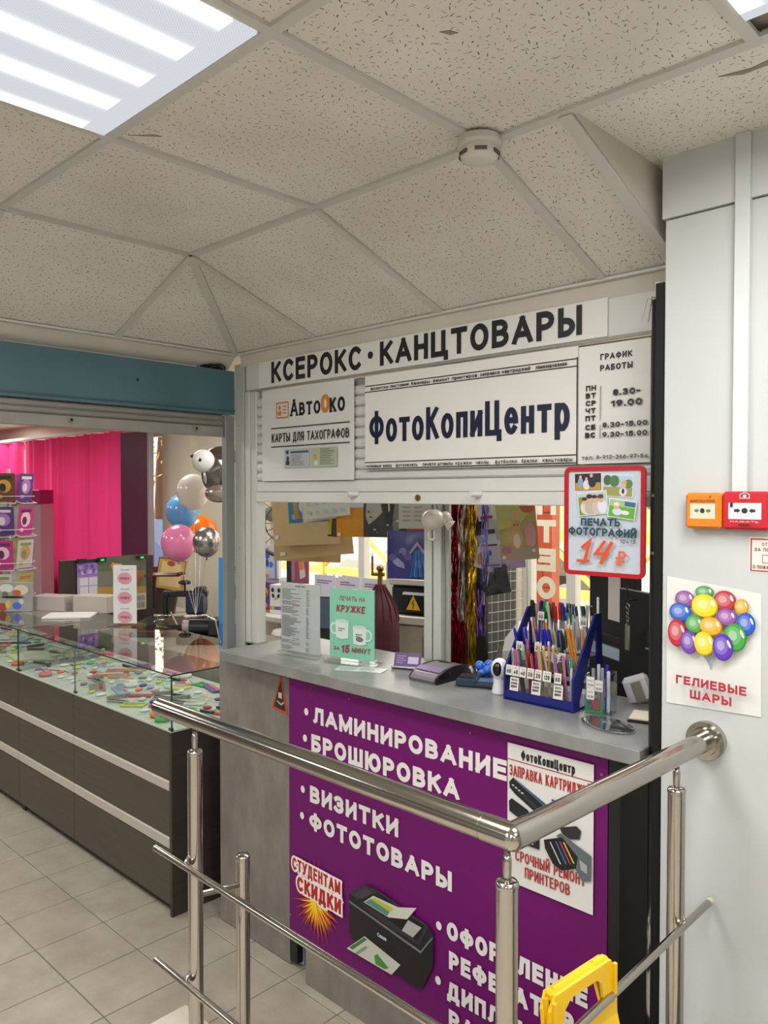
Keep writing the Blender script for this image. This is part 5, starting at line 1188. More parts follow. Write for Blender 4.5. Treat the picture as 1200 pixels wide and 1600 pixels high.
pouch('gift_bag', 'shiny orange yellow gift bag with cut-out handle', 'bag', F(-2.887, 2.66, 1.68, -1), .175, .17, '#c8860e', lambda p, w, h: (p.rect(.0, .15, .035, .17, '#8a4a10'), p.poly([(.04, .145), (.165, .145), (.16, .17), (.045, .17)], '#c2c8cc'), p.rect(.008, .006, .026, .022, '#c6c6c4')), .014, 'gift bags', .2)
def horse(p, w, h):
    p.poly([(.02, .19), (.05, .16), (.09, .17), (.10, .12), (.07, .09), (.03, .06), (.015, .10)], '#a9a5a0'); p.poly([(.05, .19), (.085, .19), (.08, .165), (.06, .160)], '#141416')
    p.ell(.075, .172, .006, .006, '#d0d0cc'); p.poly([(.12, .19), (.16, .19), (.155, .10), (.13, .06), (.115, .09)], '#2a2a2c'); p.poly([(.128, .16), (.136, .17), (.139, .13), (.131, .12)], '#b8b8b4')
    p.poly([(.165, .19), (.195, .19), (.205, .05), (.16, .02), (.15, .06)], '#77756f')
    rr = random.Random(3)
    for i in range(26): p.ell(rr.uniform(.02, .20), rr.uniform(.01, .19), rr.uniform(.002, .009), rr.uniform(.002, .007), rr.choice(('#c4c1bb', '#8d8a85', '#1b1b1c', '#5c5a57')), 7)
    p.rect(.150, .008, .172, .022, '#c9c9c6')
pouch('gift_bag', 'black and white gift bag printed with animals, right of the orange bag', 'bag', F(-2.697, 2.66, 1.687, 0), .215, .20, '#3a3836', horse, .014, 'gift bags', .25)
def cal3(p, w, h):
    p.rect(0, h - .035, w, h, '#aeb09a'); p.rect(0, h - .037, w, h - .035, '#55544c')
    for k in range(3):
        x0 = .018 + k * .058
        for r_ in range(4): p.rect(x0, .035 + r_ * .020, x0 + .038, .043 + r_ * .020, ('#b3988e', '#98a4ba')[r_ % 2])
    p.ell(w - .012, .010, .003, .003, '#8c3038')
o = MB().box(0, .19, 0, .155, -.003, 0).build('wall_calendar', mat('#c6c6b9', .5), None, F(-2.484, 2.68, 1.734, 0)); tag(o, 'white three-month calendar sheet hanging above the violet bag', 'calendar'); p = Pr(.001); cal3(p, .19, .155); p.build(o, 'printed_face')
o = MB().box(0, .19, 0, .15, -.004, 0).build('folder', mat('#a2481c', .4), None, F(-2.54, 2.74, 1.687, 0)); tag(o, 'orange red picture folder hanging behind the calendar sheet', 'folder'); p = Pr(.001); p.rect(0, 0, .02, .15, '#3c7a44'); p.build(o, 'printed_face')
def dress(p, w, h):
    for i in range(7): p.ell(.03 + .025 * i, .10 + .03 * math.sin(i), .020, .018, ('#5a54a0', '#463e86', '#7a74b4')[i % 3], 9)
    p.poly([(.03, .08), (.055, .10), (.085, .075), (.09, .05), (.05, .06)], '#9a96c6')
    for i in range(12): p.poly([(.135 + i * .0035, .135), (.115 + i * .009, .01 + .004 * (i % 3)), (.121 + i * .009, .01), (.138 + i * .0035, .135)], ('#2e74c0', '#1c50a4', '#4a94d4')[i % 3], False)
    p.z += .0005; p.line([(.118, .125), (.150, .165), (.185, .120)], .012, '#9e96b8'); p.line([(.006, .003), (.006, h - .004)], .002, '#b9a9cc')
pouch('gift_bag', 'violet gift bag printed with a blue fringe, hanging left of the uprights', 'bag', F(-2.501, 2.62, 1.505, 0), .205, .222, '#3e3a80', dress, .02, 'gift bags', .25)
# fan
t = thing('desk_fan', 'grey round fan partly hidden behind the brown paper bags', 'fan', U(-3.62, 2.95, 1.72, RC * .8))
MB().tube([(.24 * math.cos(a), 0, .20 * math.sin(a)) for a in [k * PI / 16 for k in range(32)]], .012, 8, None, True).build('rim', mat('#3c3a38', .35), t)
MB().tube([(.14 * math.cos(a), -.01, .12 * math.sin(a)) for a in [k * PI / 12 for k in range(24)]], .004, 6, None, True).build('guard_ring', mat('#4c4a48', .35), t)
for k in range(16): a = k * PI / 8; MB().rod((.04 * math.cos(a), -.015, .035 * math.sin(a)), (.238 * math.cos(a), 0, .198 * math.sin(a)), .0025, None, 5).build('guard_wire', mat('#4c4a48', .35), t)
for k in range(3):
    a = k * 2.09 + .4; MB().sph((.11 * math.cos(a), .015, .09 * math.sin(a)), .075, .006, .05, 12, 8).build('blade', mat('#8a8580', .3), t)
MB().sph((0, -.01, 0), .04, .03, .035, 14, 10).build('hub', mat('#26242a', .3), t); MB().rod((0, .01, -.19), (0, .02, -.62), .016).build('stand', mat('#26242a', .4), t)
MB().lathe([(.11, 0), (.10, .02), (.02, .035)], 20, TR((0, .02, -.655))).build('base', mat('#b9b4ac', .4), t)
# packets hanging on the wire grid
pouch('packet', 'silver blue packet with a crown drawing hanging on the wire grid', 'packet', F(-2.009, 2.62, 1.585, -9), .12, .15, '#a9b2c2', lambda p, w, h: (p.ell(.055, .09, .028, .014, '#4a78b8'), p.poly([(.03, .09), (.035, .12), (.05, .10), (.06, .125), (.07, .10), (.08, .12), (.082, .09)], '#5c88c4'), p.rect(.0, .132, .12, .15, '#24305a')), .01, 'hanging packets', .25)
pouch('packet', 'grey packet with small emblem hanging in front of the crown packet', 'packet', F(-1.937, 2.585, 1.592, -5), .085, .105, '#a5a5b2', lambda p, w, h: (p.ell(.04, .06, .010, .012, '#3a4a8a'), p.rect(.012, .088, .075, .096, '#6a2a34'), p.rect(.005, .006, .08, .014, '#6a5aa0')), .01, 'hanging packets', .3)
pouch('packet', 'small orange and white packet hanging left of the grey packet', 'packet', F(-1.968, 2.575, 1.598, 12), .045, .085, '#b5aca4', lambda p, w, h: p.ell(.022, .04, .014, .026, '#b0642c'), .008, 'hanging packets', .3)
pouch('packet', 'blue glossy packet hanging below the crown packet', 'packet', F(-2.027, 2.63, 1.502, 0), .085, .13, '#24365e', None, .012, 'hanging packets', .2)
pouch('packet', 'black glossy packet hanging lowest on the wire grid', 'packet', F(-1.928, 2.6, 1.476, -12), .11, .115, '#141519', lambda p, w, h: p.line([(.02, .02), (.05, .06)], .001, '#4a4c52'), .012, 'hanging packets', .2)
pouch('packet', 'white and blue packet hanging at the top beside the tinsel', 'packet', F(-1.947, 2.58, 1.783, -8), .075, .10, '#c0c4d0', lambda p, w, h: (p.ell(.035, .05, .014, .03, '#2c3c8a'), p.rect(.01, .006, .06, .018, '#8a2c34')), .01, 'hanging packets', .3)
pouch('packet', 'beige ribbed packet behind the black packet', 'packet', F(-1.882, 2.66, 1.49, -10), .035, .12, '#b09c88', None, .008, 'hanging packets', .4)
pouch('packet', 'lilac patterned strip below the rabbit bag', 'packet', F(-1.881, 2.64, 1.587, -7), .105, .035, '#a88cc0', None, .006, 'hanging packets', .4)
pouch('packet', 'white paper tag hanging under the blue packet', 'tag', F(-1.962, 2.62, 1.436, 0), .022, .055, '#c6c0b4', None, .003, 'hanging packets', .5)
def bunny(p, w, h):
    p.poly([(0, .12), (.09, .14), (.14, .20), (.13, .245), (0, .245)], '#b3ad5a'); p.ell(.12, .21, .030, .028, '#b8562c'); p.ell(.045, .19, .028, .03, '#a9b064'); p.ell(.125, .095, .022, .05, '#c08a8c'); p.poly([(0, .0), (w, 0), (w, .045), (0, .06)], '#9c8a74')
    p.ell(.07, .085, .026, .040, '#b89468'); p.ell(.07, .075, .014, .028, '#cbb89c'); p.ell(.07, .135, .020, .020, '#b8935e'); p.ell(.060, .175, .006, .024, '#c09a78'); p.ell(.078, .177, .006, .024, '#c49a88'); p.ell(.064, .138, .003, .003, '#2a1c14'); p.ell(.077, .138, .003, .003, '#2a1c14'); p.ell(.025, .04, .02, .015, '#a8606a')
    p.rect(.008, .006, .020, .018, '#cfcfca'); p.rect(w - .022, .028, w - .012, .040, '#cfcfca')
pouch('gift_bag', 'flowered gift bag printed with a sitting rabbit, right of the packets', 'bag', F(-1.832, 2.58, 1.63, -5), .150, .25, '#a89a5c', bunny, .02, 'gift bags', .3)
# gas cylinder under a maroon cover
t = thing('gas_cylinder', 'gas cylinder with brass valve under a gathered maroon cover', 'gas cylinder', U(-2.75, 2.83, .02, .3) @ Matrix.Diagonal((.80, .80, 1.0, 1)))
MB().lathe([(.12, 0), (.125, .02), (.124, .5), (.122, 1.18), (.118, 1.25), (.10, 1.31), (.065, 1.36), (.032, 1.40), (.034, 1.42)], 28).build('maroon_cover', mat('#4a1824', .8, bump=.4, scale=20), t)
for k in range(14): a = k * PI / 7; MB().tube([(.033 * math.cos(a), .033 * math.sin(a), 1.41), (.068 * math.cos(a), .068 * math.sin(a), 1.362), (.104 * math.cos(a), .104 * math.sin(a), 1.31), (.121 * math.cos(a), .121 * math.sin(a), 1.24)], .004, 5).build('fold', mat('#3e141e', .8), t)
BR = mat('#8a6c34', .3, .9)
MB().rod((0, 0, 1.40), (0, 0, 1.50), .016).sph((0, 0, 1.50), .024, .024, .018, 12, 8).rod((-.06, 0, 1.47), (.03, 0, 1.47), .009).build('valve', BR, t)
MB().rod((-.055, 0, 1.47), (-.055, 0, 1.56), .007).rod((-.055, 0, 1.56), (-.055, 0, 1.62), .003, .001).build('filling_nozzle', BR, t)
# printer with yellow warning triangle, on a beige cabinet
t = thing('office_printer', 'black office machine with a yellow warning triangle behind the hatch', 'printer', U(-2.93, 3.10, 1.245, RC * .35))
MB().box(0, .34, 0, .30, 0, .155, bev=.012).build('body', mat('#17181c', .4), t); MB().box(.07, .34, -.03, .0, .012, .125, bev=.03).build('rounded_front', mat('#101115', .35), t)
MB().box(-.01, .35, -.01, .31, .157, .195, bev=.006).build('pale_tray', mat('#b4b0a2', .5), t)
MB().prism([(-.042, -.03), (.042, -.03), (0, .048)], 0, .001, T=fr((.15, -.0315, .062), (1, 0, 0), (0, 0, 1))).build('warning_triangle', mat('#d0a414', .4), t)
p = Pr(.0012); p.line([(.005, .025), (-.007, .004), (.006, .002), (-.003, -.02)], .004, '#17171a'); p.build(t, 'flash_symbol', fr((.15, -.0325, .062), (1, 0, 0), (0, 0, 1)))
t = thing('cabinet', 'beige cabinet under the black office machine', 'cabinet', U(-2.921, 3.07, 0, RC * .35))
MB().box(0, .42, 0, .4, .0, 1.195, bev=.004).build('body', mat('#a69c8a', .6), t); MB().box(-.02, .44, -.02, .42, 1.20, 1.243, bev=.004).build('top_board', mat('#b5aea0', .5), t)
MB().box(.205, .208, -.003, .0, .05, 1.14).build('door_gap', mat('#6c6455', .7), t)
tag(MB().box(0, .13, 0, .10, 0, .05, bev=.004).build('blue_folder_box', mat('#2470c0', .4), None, U(-2.835, 3.15, 1.4415, RC * .35)), 'bright blue flat box on the pale tray of the office machine', 'box')
t = thing('storage_box', 'white cardboard file box with a dark stripe left of the blue box', 'box', U(-3.304, 3.45, 1.2, RC * .35)); MB().box(0, .15, 0, .2, 0, .28, bev=.003).build('carton', mat('#b9b4a8', .6), t); MB().box(.095, .125, -.002, 0, .01, .27).build('stripe', mat('#4a3430', .6), t)
MB().box(0, .2, 0, .25, 0, 1.0).build('x_', mat('#a69c8a', .6), t, TR((0, 0, -1.15))).name = 'stand'
# white desktop printer under the grid
t = thing('desktop_printer', 'white and dark desktop printer beneath the wire grid', 'printer', U(-1.87, 2.64, 1.02, RC * .75))
MB().add(*[[(0, 0, .20), (.38, 0, .20), (.38, .30, .20), (0, .30, .20), (.06, .03, .315), (.36, .03, .335), (.36, .28, .335), (.06, .28, .315), (.0, 0, .235), (.38, 0, .235), (.38, .30, .235), (0, .30, .235)], [(3, 2, 1, 0), (0, 1, 9, 8), (1, 2, 10, 9), (2, 3, 11, 10), (3, 0, 8, 11), (8, 9, 5, 4), (9, 10, 6, 5), (10, 11, 7, 6), (11, 8, 4, 7), (4, 5, 6, 7)]]).build('white_lid', mat('#b9b7b0', .4), t)
MB().box(-.03, .40, -.02, .32, .15, .198, bev=.008).build('dark_band', mat('#2a2a2a', .5), t); MB().box(.01, .37, .0, .3, .0, .15, bev=.006).build('dark_body', mat('#141416', .4), t)
MB().box(-.06, .16, -.03, .2, -.038, .03, bev=.008).build('cream_foot', mat('#b8b09a', .5), t)
for k in range(5): MB().box(.03 + k * .04, .055 + k * .04, -.024, -.019, .165, .185).build('vent', mat('#77756f', .5), t)
MB().box(.14, .34, -.002, .0, .235, .30, T=Matrix.Rotation(-.25, 4, 'X') @ TR((.02, .06, .01))).build('screen', DARKP, t)
tag(MB().box(-1.97, -1.38, 2.60, 3.3, 0, .978, bev=.004).build('low_cabinet', mat('#8f8778', .6)), 'beige low cabinet carrying the desktop printer', 'cabinet')
# long white shelf on the left, seen through the hatch, with its goods
t = thing('wall_shelf', 'long pale shelf seen through the left part of the hatch', 'shelf', TR((-4.62, 3.28, 1.03)))
MB().box(0, .80, 0, .42, 0, .035, bev=.003).build('board', mat('#c0bcb6', .45), t); MB().box(0, .8, .38, .42, -1.03, 0).build('back_panel', mat('#a39b8a', .6), t)
MB().tube([(.55, .1, .0), (.52, .1, -.15), (.44, .1, -.4)], .008, 6).build('cable', mat('#55524c', .5), t)
def mugbox(x, z, w, h, lab, fn, col='#c4c4c2'):
    o = MB().box(0, w, 0, .10, 0, h, bev=.002).build('mug_box', mat(col, .5), None, U(x, 3.36, z, .30)); tag(o, lab, 'box', None); p = Pr(.001); fn(p, w, h); p.build(o, 'printed_face', fr((0, -.0005, 0), (1, 0, 0), (0, 0, 1))); return o
def rbw(p, w, x0=0):
    for k, c in enumerate(('#b8702a', '#b8a83a', '#4a8a5a', '#3a4a9a', '#8a3a8a', '#b04a3a')): p.rect(w * k / 6, .03, w * (k + 1) / 6, .052, c)
mugbox(-4.585, 1.066, .105, .20, 'white box with small blue pictures at the left end of the shelf', lambda p, w, h: (rbw(p, w), p.ell(.04, .13, .02, .012, '#8a96b4'), p.ell(.05, .10, .022, .010, '#6a78a0')))
mugbox(-4.46, 1.066, .105, .21, 'purple box printed with a food bowl between the two white boxes', lambda p, w, h: (p.ell(.052, .14, .036, .038, '#b98a5c'), p.ell(.045, .15, .022, .016, '#c8a88c'), p.ell(.062, .125, .016, .014, '#8c3c38'), p.ell(.05, .05, .035, .02, '#b06a9c'), p.rect(0, 0, w, .018, '#b0742c')), '#5c3a6c')
def panda(p, w, h):
    rbw(p, w)
    for s_ in (-1, 1): p.ell(w / 2 + s_ * .026, .165, .012, .015, '#2a2a2c'); p.ell(w / 2 + s_ * .022, .125, .010, .015, '#1a1a1c', rot=-s_ * .4)
    p.ell(w / 2, .105, .006, .004, '#1a1a1c')
mugbox(-4.33, 1.066, .105, .20, 'white box printed with a panda face at the right on the shelf', panda)
o = MB().box(0, .12, 0, .02, 0, .24).build('picture_card', mat('#a7a9b4', .5), None, U(-4.60, 3.52, 1.28, .25)); tag(o, 'white card with blue figures standing at the back left of the shelf', 'card')
p = Pr(.001); p.ell(.03, .17, .022, .03, '#2050a8'); p.ell(.035, .205, .010, .012, '#7a4a3c'); p.ell(.03, .11, .014, .03, '#20408a'); p.ell(.065, .10, .018, .022, '#3a6ab0'); p.rect(.10, 0, .11, .22, '#2a78c0'); p.ell(.03, .02, .018, .012, '#b06a7a'); p.build(o, 'printed_face', fr((0, -.0005, 0), (1, 0, 0), (0, 0, 1)))
MB().box(0, .12, 0, .10, 0, .215).build('card_foot', mat('#a7a9b4', .6), o, TR((0, .02, -.215)))
o = MB().box(0, .17, 0, .012, 0, .27).build('picture_card', mat('#7c3850', .5), None, U(-4.27, 3.47, 1.275, .3)); tag(o, 'dark pink card with bottle picture hanging below the paper bags', 'card')
p = Pr(.001); p.rect(0, .02, .06, .25, '#8c6080'); p.ell(.03, .15, .02, .04, '#a04a58'); p.poly([(.085, .22), (.12, .23), (.15, .05), (.105, .03)], '#a8a49c'); p.poly([(.09, .2), (.12, .21), (.135, .10), (.10, .09)], '#b8602c'); p.build(o, 'printed_face', fr((0, -.0005, 0), (1, 0, 0), (0, 0, 1)))
MB().box(0, .03, 0, .03, 0, .21).build('card_foot', mat('#8c8c80', .6), o, TR((.06, .0, -.21)))
for i in range(3):
    o = MB().box(0, .18, 0, .004, 0, .19).build('paper_sheet', mat('#b5b0c4', .6), None, U(-4.02 + .20 * i, 3.50 + .03 * i, 1.16, .15)); tag(o, 'blank pale paper sheet taped to the window behind the hatch, number %s from the left' % ('one', 'two', 'three', 'four')[i], 'paper', 'pale sheets taped to the window')
    p = Pr(.001); p.lines(.02, .16, .13, .16, 2, '#6a5a6a', .4, i); p.build(o, 'printed_text', fr((0, -.0005, 0), (1, 0, 0), (0, 0, 1)))
tag(MB().box(-3.80, -3.46, 3.50, 3.70, 0, 1.158, bev=.004).build('radiator_box', mat('#b3ada0', .6)), 'pale boxed radiator under the window behind the hatch', 'radiator')
t = thing('monitor', 'dark monitor behind the two stands on the worktop', 'monitor', U(-3.371, 2.88, 1.05, RC * .8)); MB().box(0, .26, 0, .03, .08, .27, bev=.004).build('screen', DARKP, t); MB().box(.01, .25, -.002, 0, .09, .26).build('display', mat('#4a5468', .3), t); MB().box(.10, .16, .0, .04, .0, .09).box(.05, .21, -.05, .1, 0, .012).build('foot', DARKP, t)
tag(MB().box(-3.46, -2.90, 2.74, 3.02, 0, 1.048, bev=.004).build('desk', mat('#9f9889', .6)), 'pale desk under the dark monitor', 'desk')

# ================================================================ OUTSIDE THE WINDOWS
gr_ = struct(MB().box(-40, 20, 4.2, 45, -.25, -.15).build('ground_street', blotch('pavement', '#b7a98c', '#c2b498', '#cfc2a6', 1.2)), 'sunlit pavement and street')
bw = thing('brick_wall_pier', 'salmon red brick pier outside the right window', 'wall', TR((-2.885, 4.35, -.15)) @ Matrix.Diagonal((.46, 1, 1, 1)))
MB().box(.01, .39, .01, .10, 0, 3.2).build('mortar', mat('#a8604c', .9), bw)
b0 = None
for r_ in range(13):
    for c_ in range(2):
        x0 = (-.0 if r_ % 2 else -.0) + c_ * .2; xa, xb = (0, .145) if (r_ % 2 and c_ == 0) else (.155, .40) if r_ % 2 else (0, .245) if c_ == 0 else (.255, .40)
        MB().box(xa, xb, 0, .02, r_ * .24 + .006, r_ * .24 + .234, bev=.003).build('brick', mat('#c4573f', .8, noise=.08, scale=12), bw)
# window lettering, seen from behind
wl_ = thing('window_letters', 'cream letters stuck on the right window pane, read from outside', 'lettering', fr((-2.599, 4.02, 1.25), (1, 0, 0), (0, 0, 1)))
for i, (ch, z_) in enumerate((('П', .52), ('Т', .355), ('Е', .185), ('О', .02))):
    p = Pr(.001); p.text(ch, 0, .13, z_, z_ + .135, '#d6d0b8', t=.28, flip=True); p.build(wl_, 'letter')
# street rail
fe = thing('street_railing', 'pale yellow metal street railing outside with diagonal braces', 'railing', TR((-9.5, 7.2, -.15)))
FY = mat('#d2b468', .5)
MB().box(0, 12, -.03, .03, 1.55, 1.66).build('top_rail', FY, fe); MB().box(0, 12, -.03, .03, .95, 1.05).build('bottom_rail', FY, fe)
for k in range(9):
    x = k * 1.4; MB().box(x - .05, x + .05, -.04, .04, 0, 1.7).build('rail_post', FY, fe)
    MB().rod((x, 0, 1.02), (x + .7, 0, 1.6), .03).build('brace', FY, fe); MB().rod((x + .7, 0, 1.6), (x + 1.4, 0, 1.02), .03).build('brace', FY, fe)
def carbody(name, lab, x, y, ang, col, plate=None):
    c = thing(name, lab, 'car', U(x, y, -.15, ang)); pr = [(-2.1, .35), (-2.15, .75), (-1.9, .95), (-1.2, 1.02), (-.6, 1.48), (.7, 1.52), (1.35, 1.05), (2.0, .95), (2.15, .6), (2.1, .35)]
    n = len(pr); vs = [(a, -.85, b) for a, b in pr] + [(a, .85, b) for a, b in pr]
    MB().add(vs, [tuple(range(n)), tuple(range(2 * n - 1, n - 1, -1))] + [(i, n + i, n + (i + 1) % n, (i + 1) % n) for i in range(n)]).build('body', mat(col, .25, .3), c)
    g = mat('#1c242c', .1)
    MB().prism([(-1.05, 1.05), (-.55, 1.42), (.05, 1.45), (.05, 1.05)], -.86, -.855, T=Matrix.Rotation(PI / 2, 4, 'X') @ TR((0, 0, 1.71))).prism([(.12, 1.05), (.12, 1.45), (.65, 1.44), (1.15, 1.05)], -.86, -.855, T=Matrix.Rotation(PI / 2, 4, 'X') @ TR((0, 0, 1.71))).build('side_window', g, c)
    for sx in (-1.3, 1.3):
        for sy in (-.8, .8):
            w = MB().rod((sx, sy - .1, .33), (sx, sy + .1, .33), .33, None, 24).build('wheel', mat('#1a1a1c', .7), c); MB().rod((sx, sy - .105, .33), (sx, sy + .105, .33), .2, None, 16).build('hub', mat('#a0a0a2', .3, .8), w)
    if plate:
        p = Pr(.001); p.rect(-.26, -.055, .26, .055, '#d4d8dc'); p.text(plate, -.2, .2, -.035, .035, '#2a3a66'); p.build(c, 'number_plate', fr((-2.16, 0, .62), (0, -1, 0), (0, 0, 1)))
        MB().box(-2.17, -2.12, -.7, -.45, .66, .8).build('head_lamp', mat('#cfcfc8', .2), c); MB().box(-2.17, -2.12, .45, .7, .66, .8).build('head_lamp', mat('#cfcfc8', .2), c)
    return c
carbody('parked_car', 'grey car parked beyond the street railing, number plate facing the shop', -8.2, 10.6, 1.25, '#6a6a62', 'Х242')
carbody('parked_car', 'dark car parked outside the right window', -2.6, 10.0, 2.6, '#4a4c50')
carbody('parked_car', 'blue car parked outside seen through the narrow left window', -14.6, 8.2, .2, '#35507a')
for i, (x, y, w, h, c) in enumerate(((-26, 30, 14, 8, '#b9a27c'), (-8, 34, 16, 10, '#c2ad86'))):
    bd = thing('street_building', ('pale yellow building across the street, left', 'pale yellow building across the street, behind the hatch')[i], 'building', TR((x, y, -.15))); MB().box(0, w, 0, 6, 0, h).build('facade', mat(c, .8), bd)
    for a in range(5):
        for b in range(2): MB().box(1 + a * w / 5.2, 2.2 + a * w / 5.2, -.04, .02, 1.4 + b * 3.2, 3.1 + b * 3.2).build('window', mat('#4f5860', .2), bd)
tr2 = thing('street_tree', 'tree with warm golden leaves outside the narrow left window', 'tree', TR((-16.6, 9.6, -.15)))
MB().tube([(0, 0, 0), (.1, 0, 1.4), (-.05, .1, 2.6), (.2, 0, 3.8)], [.16, .13, .10, .05], 10).build('trunk', mat('#4a3a26', .9), tr2)
lv = MB(); r5 = random.Random(5)
for i in range(900):
    a = r5.uniform(0, 6.28); b = r5.gauss(0, .5); rr = r5.uniform(.3, 1.7); c = Vector((rr * math.cos(a), rr * math.sin(a), 3.2 + b * 1.5)); s_ = r5.uniform(.05, .10); d1 = Vector((r5.gauss(0, 1), r5.gauss(0, 1), r5.gauss(0, 1))).normalized(); d2 = d1.cross(Vector((.3, .5, .8))).normalized()
    lv.add([tuple(c - d1 * s_), tuple(c + d2 * s_ * .5), tuple(c + d1 * s_), tuple(c - d2 * s_ * .5)], [(0, 1, 2, 3)])
lv.build('foliage', mat('#a8893a', .7), tr2, kind='stuff')

# ================================================================ LEFT SHOP
def curtain_mat():
    m, N, L, b = nodes_mat('magenta_curtain'); b.inputs['Base Color'].default_value = (*rgb('#d42c7c'), 1); b.inputs['Roughness'].default_value = .7
    t_ = N.new('ShaderNodeBsdfTranslucent'); t_.inputs[0].default_value = (*rgb('#f04c98'), 1); x = N.new('ShaderNodeMixShader'); x.inputs[0].default_value = .32
    L.new(b.outputs[0], x.inputs[1]); L.new(t_.outputs[0], x.inputs[2]); L.new(x.outputs[0], N['Material Output'].inputs[0]); return m
CM = curtain_mat()
def curtain(x0, x1, z0, z1, lab, seed, splay=0):
    r_ = random.Random(seed); n = int((x1 - x0) / .022); vs = []; ph = r_.uniform(0, 6)
    for zz in (z1, (z0 + z1) / 2, z0):
        for i in range(n + 1):
            x = x0 + (x1 - x0) * i / n; f = .05 * math.sin(i * .78 + ph + 1.2 * math.sin(i * .13)) + .03 * math.sin(i * .27 + ph * 2) + (.012 * math.sin(i * 1.7) if zz < z1 else 0)
            vs.append((x + splay * (z1 - zz) * (i / n - .5), 3.76 + f, zz))
    fs = [(k * (n + 1) + i, k * (n + 1) + i + 1, (k + 1) * (n + 1) + i + 1, (k + 1) * (n + 1) + i) for k in range(2) for i in range(n)]
    tag(MB().add(vs, fs, True).build('curtain', CM), lab, 'curtain', 'magenta curtains on the street window')
curtain(-11.4, -9.546, .55, 2.50, 'magenta curtain panel at the far left of the street window', 1)
curtain(-9.452, -8.683, .60, 2.50, 'magenta curtain panel behind the card rack', 5)
curtain(-8.642, -8.593, .70, 2.50, 'narrow magenta curtain panel between two light slits', 2)
curtain(-8.544, -7.938, .60, 2.50, 'pleated magenta curtain panel in the middle of the street window', 3)
curtain(-7.917, -7.174, .60, 2.50, 'pleated magenta curtain panel next to the plum cupboard door', 4)
tag(MB().box(-11.4, -7.174, 3.70, 3.82, 2.51, 2.54).build('curtain_rail', mat('#c9c2bc', .4)), 'white curtain rail above the magenta curtains', 'rail')
t = thing('plum_cupboard_door', 'flat plum coloured cupboard door right of the curtains', 'door', TR((-7.072, 3.70, 1.22))); MB().box(0, .50, 0, .03, 0, 1.25, bev=.003).build('leaf', mat('#5c1c40', .45), t); MB().box(.50, .53, 0, .05, 0, 1.25).build('side_board', mat('#a0929a', .5), t)
MB().box(0, .53, 0, .1, -1.2, 0).build('lower_part', mat('#5c1c40', .5), t)
# balloons
def balloon(lab, x, y, z, r, col, metal=0.0, ro=.18, sx=1.0):
    o = thing('balloon', lab, 'balloon', U(x, y, z, .4), 'bunch of balloons'); pr = []
    for k in range(15):
        a = -PI / 2 + PI * k / 14; rr = r * math.cos(a); zz = r * 1.04 * math.sin(a)
        if a < 0: zz *= 1.12; rr *= 1 - .10 * (-math.sin(a)) ** 3
        pr.append((max(rr, .001) * sx, zz))
    MB().lathe(pr, 28).build('envelope', mat(col, ro, metal, coat=.3), o)
    MB().lathe([(.003, 0), (.010, -.010), (.012, -.016), (.004, -.014)], 10, TR((0, 0, -r * 1.165))).build('knot', mat(col, ro, metal), o)
    return o
balloon('white round balloon, topmost of the bunch', -4.743, 3.02, 1.913, .115, '#d8cfc6')
balloon('light blue balloon left of the white one', -5.078, 3.14, 1.768, .119, '#5f9fd4')
balloon('orange balloon behind the silver one', -5.306, 3.44, 1.584, .138, '#d9660c')
balloon('pink balloon lowest in the bunch', -4.822, 2.95, 1.557, .120, '#d878a4')
balloon('shiny silver balloon in front of the orange one', -4.323, 2.85, 1.588, .089, '#9a9694', .9, .22)
o = thing('foil_balloon', 'grey and brown foil balloon shaped like a dog with white face', 'balloon', U(-4.359, 2.95, 2.046, RC))
FO = mat('#6e6660', .18, .75)
MB().sph((.0, 0, -.02), .10, .06, .13, 20, 14).build('body', FO, o); MB().sph((.03, .02, .09), .11, .06, .07, 20, 12).build('top_fur', mat('#4c4038', .25, .5), o)
MB().sph((-.075, -.04, .06), .075, .05, .075, 22, 14).build('white_face', mat('#cfccca', .25), o); MB().sph((-.085, -.088, .065), .010, .006, .012, 10, 8).build('eye', BLACK, o)
MB().sph((-.145, -.04, .092), .016, .016, .012, 10, 8).build('nose', BLACK, o); MB().sph((.02, -.03, -.15), .09, .04, .06, 16, 10).build('paw', mat('#9a8a84', .2, .7), o)
MB().sph((-.06, -.03, -.04), .022, .02, .05, 12, 8).build('ear', mat('#b8b4b2', .2, .6), o)
rs = MB()
for k, (a, b) in enumerate((((-4.791, 3.05, 1.81), 0), ((-5.095, 3.15, 1.655), 0), ((-4.937, 3.2, 1.49), 0), ((-4.905, 3, 1.447), 0), ((-4.4, 2.9, 1.498), 0))):
    e = Vector((-4.47, 2.86, 1.092)); s0 = Vector(a); rs.tube([s0, s0.lerp(e, .5) + Vector((.01, 0, -.02)), e], .0018, 5)
tag(rs.build('ribbon_bunch', mat('#b9b5b0', .25, .6)), 'thin silver ribbons gathered under the balloons', 'ribbon')
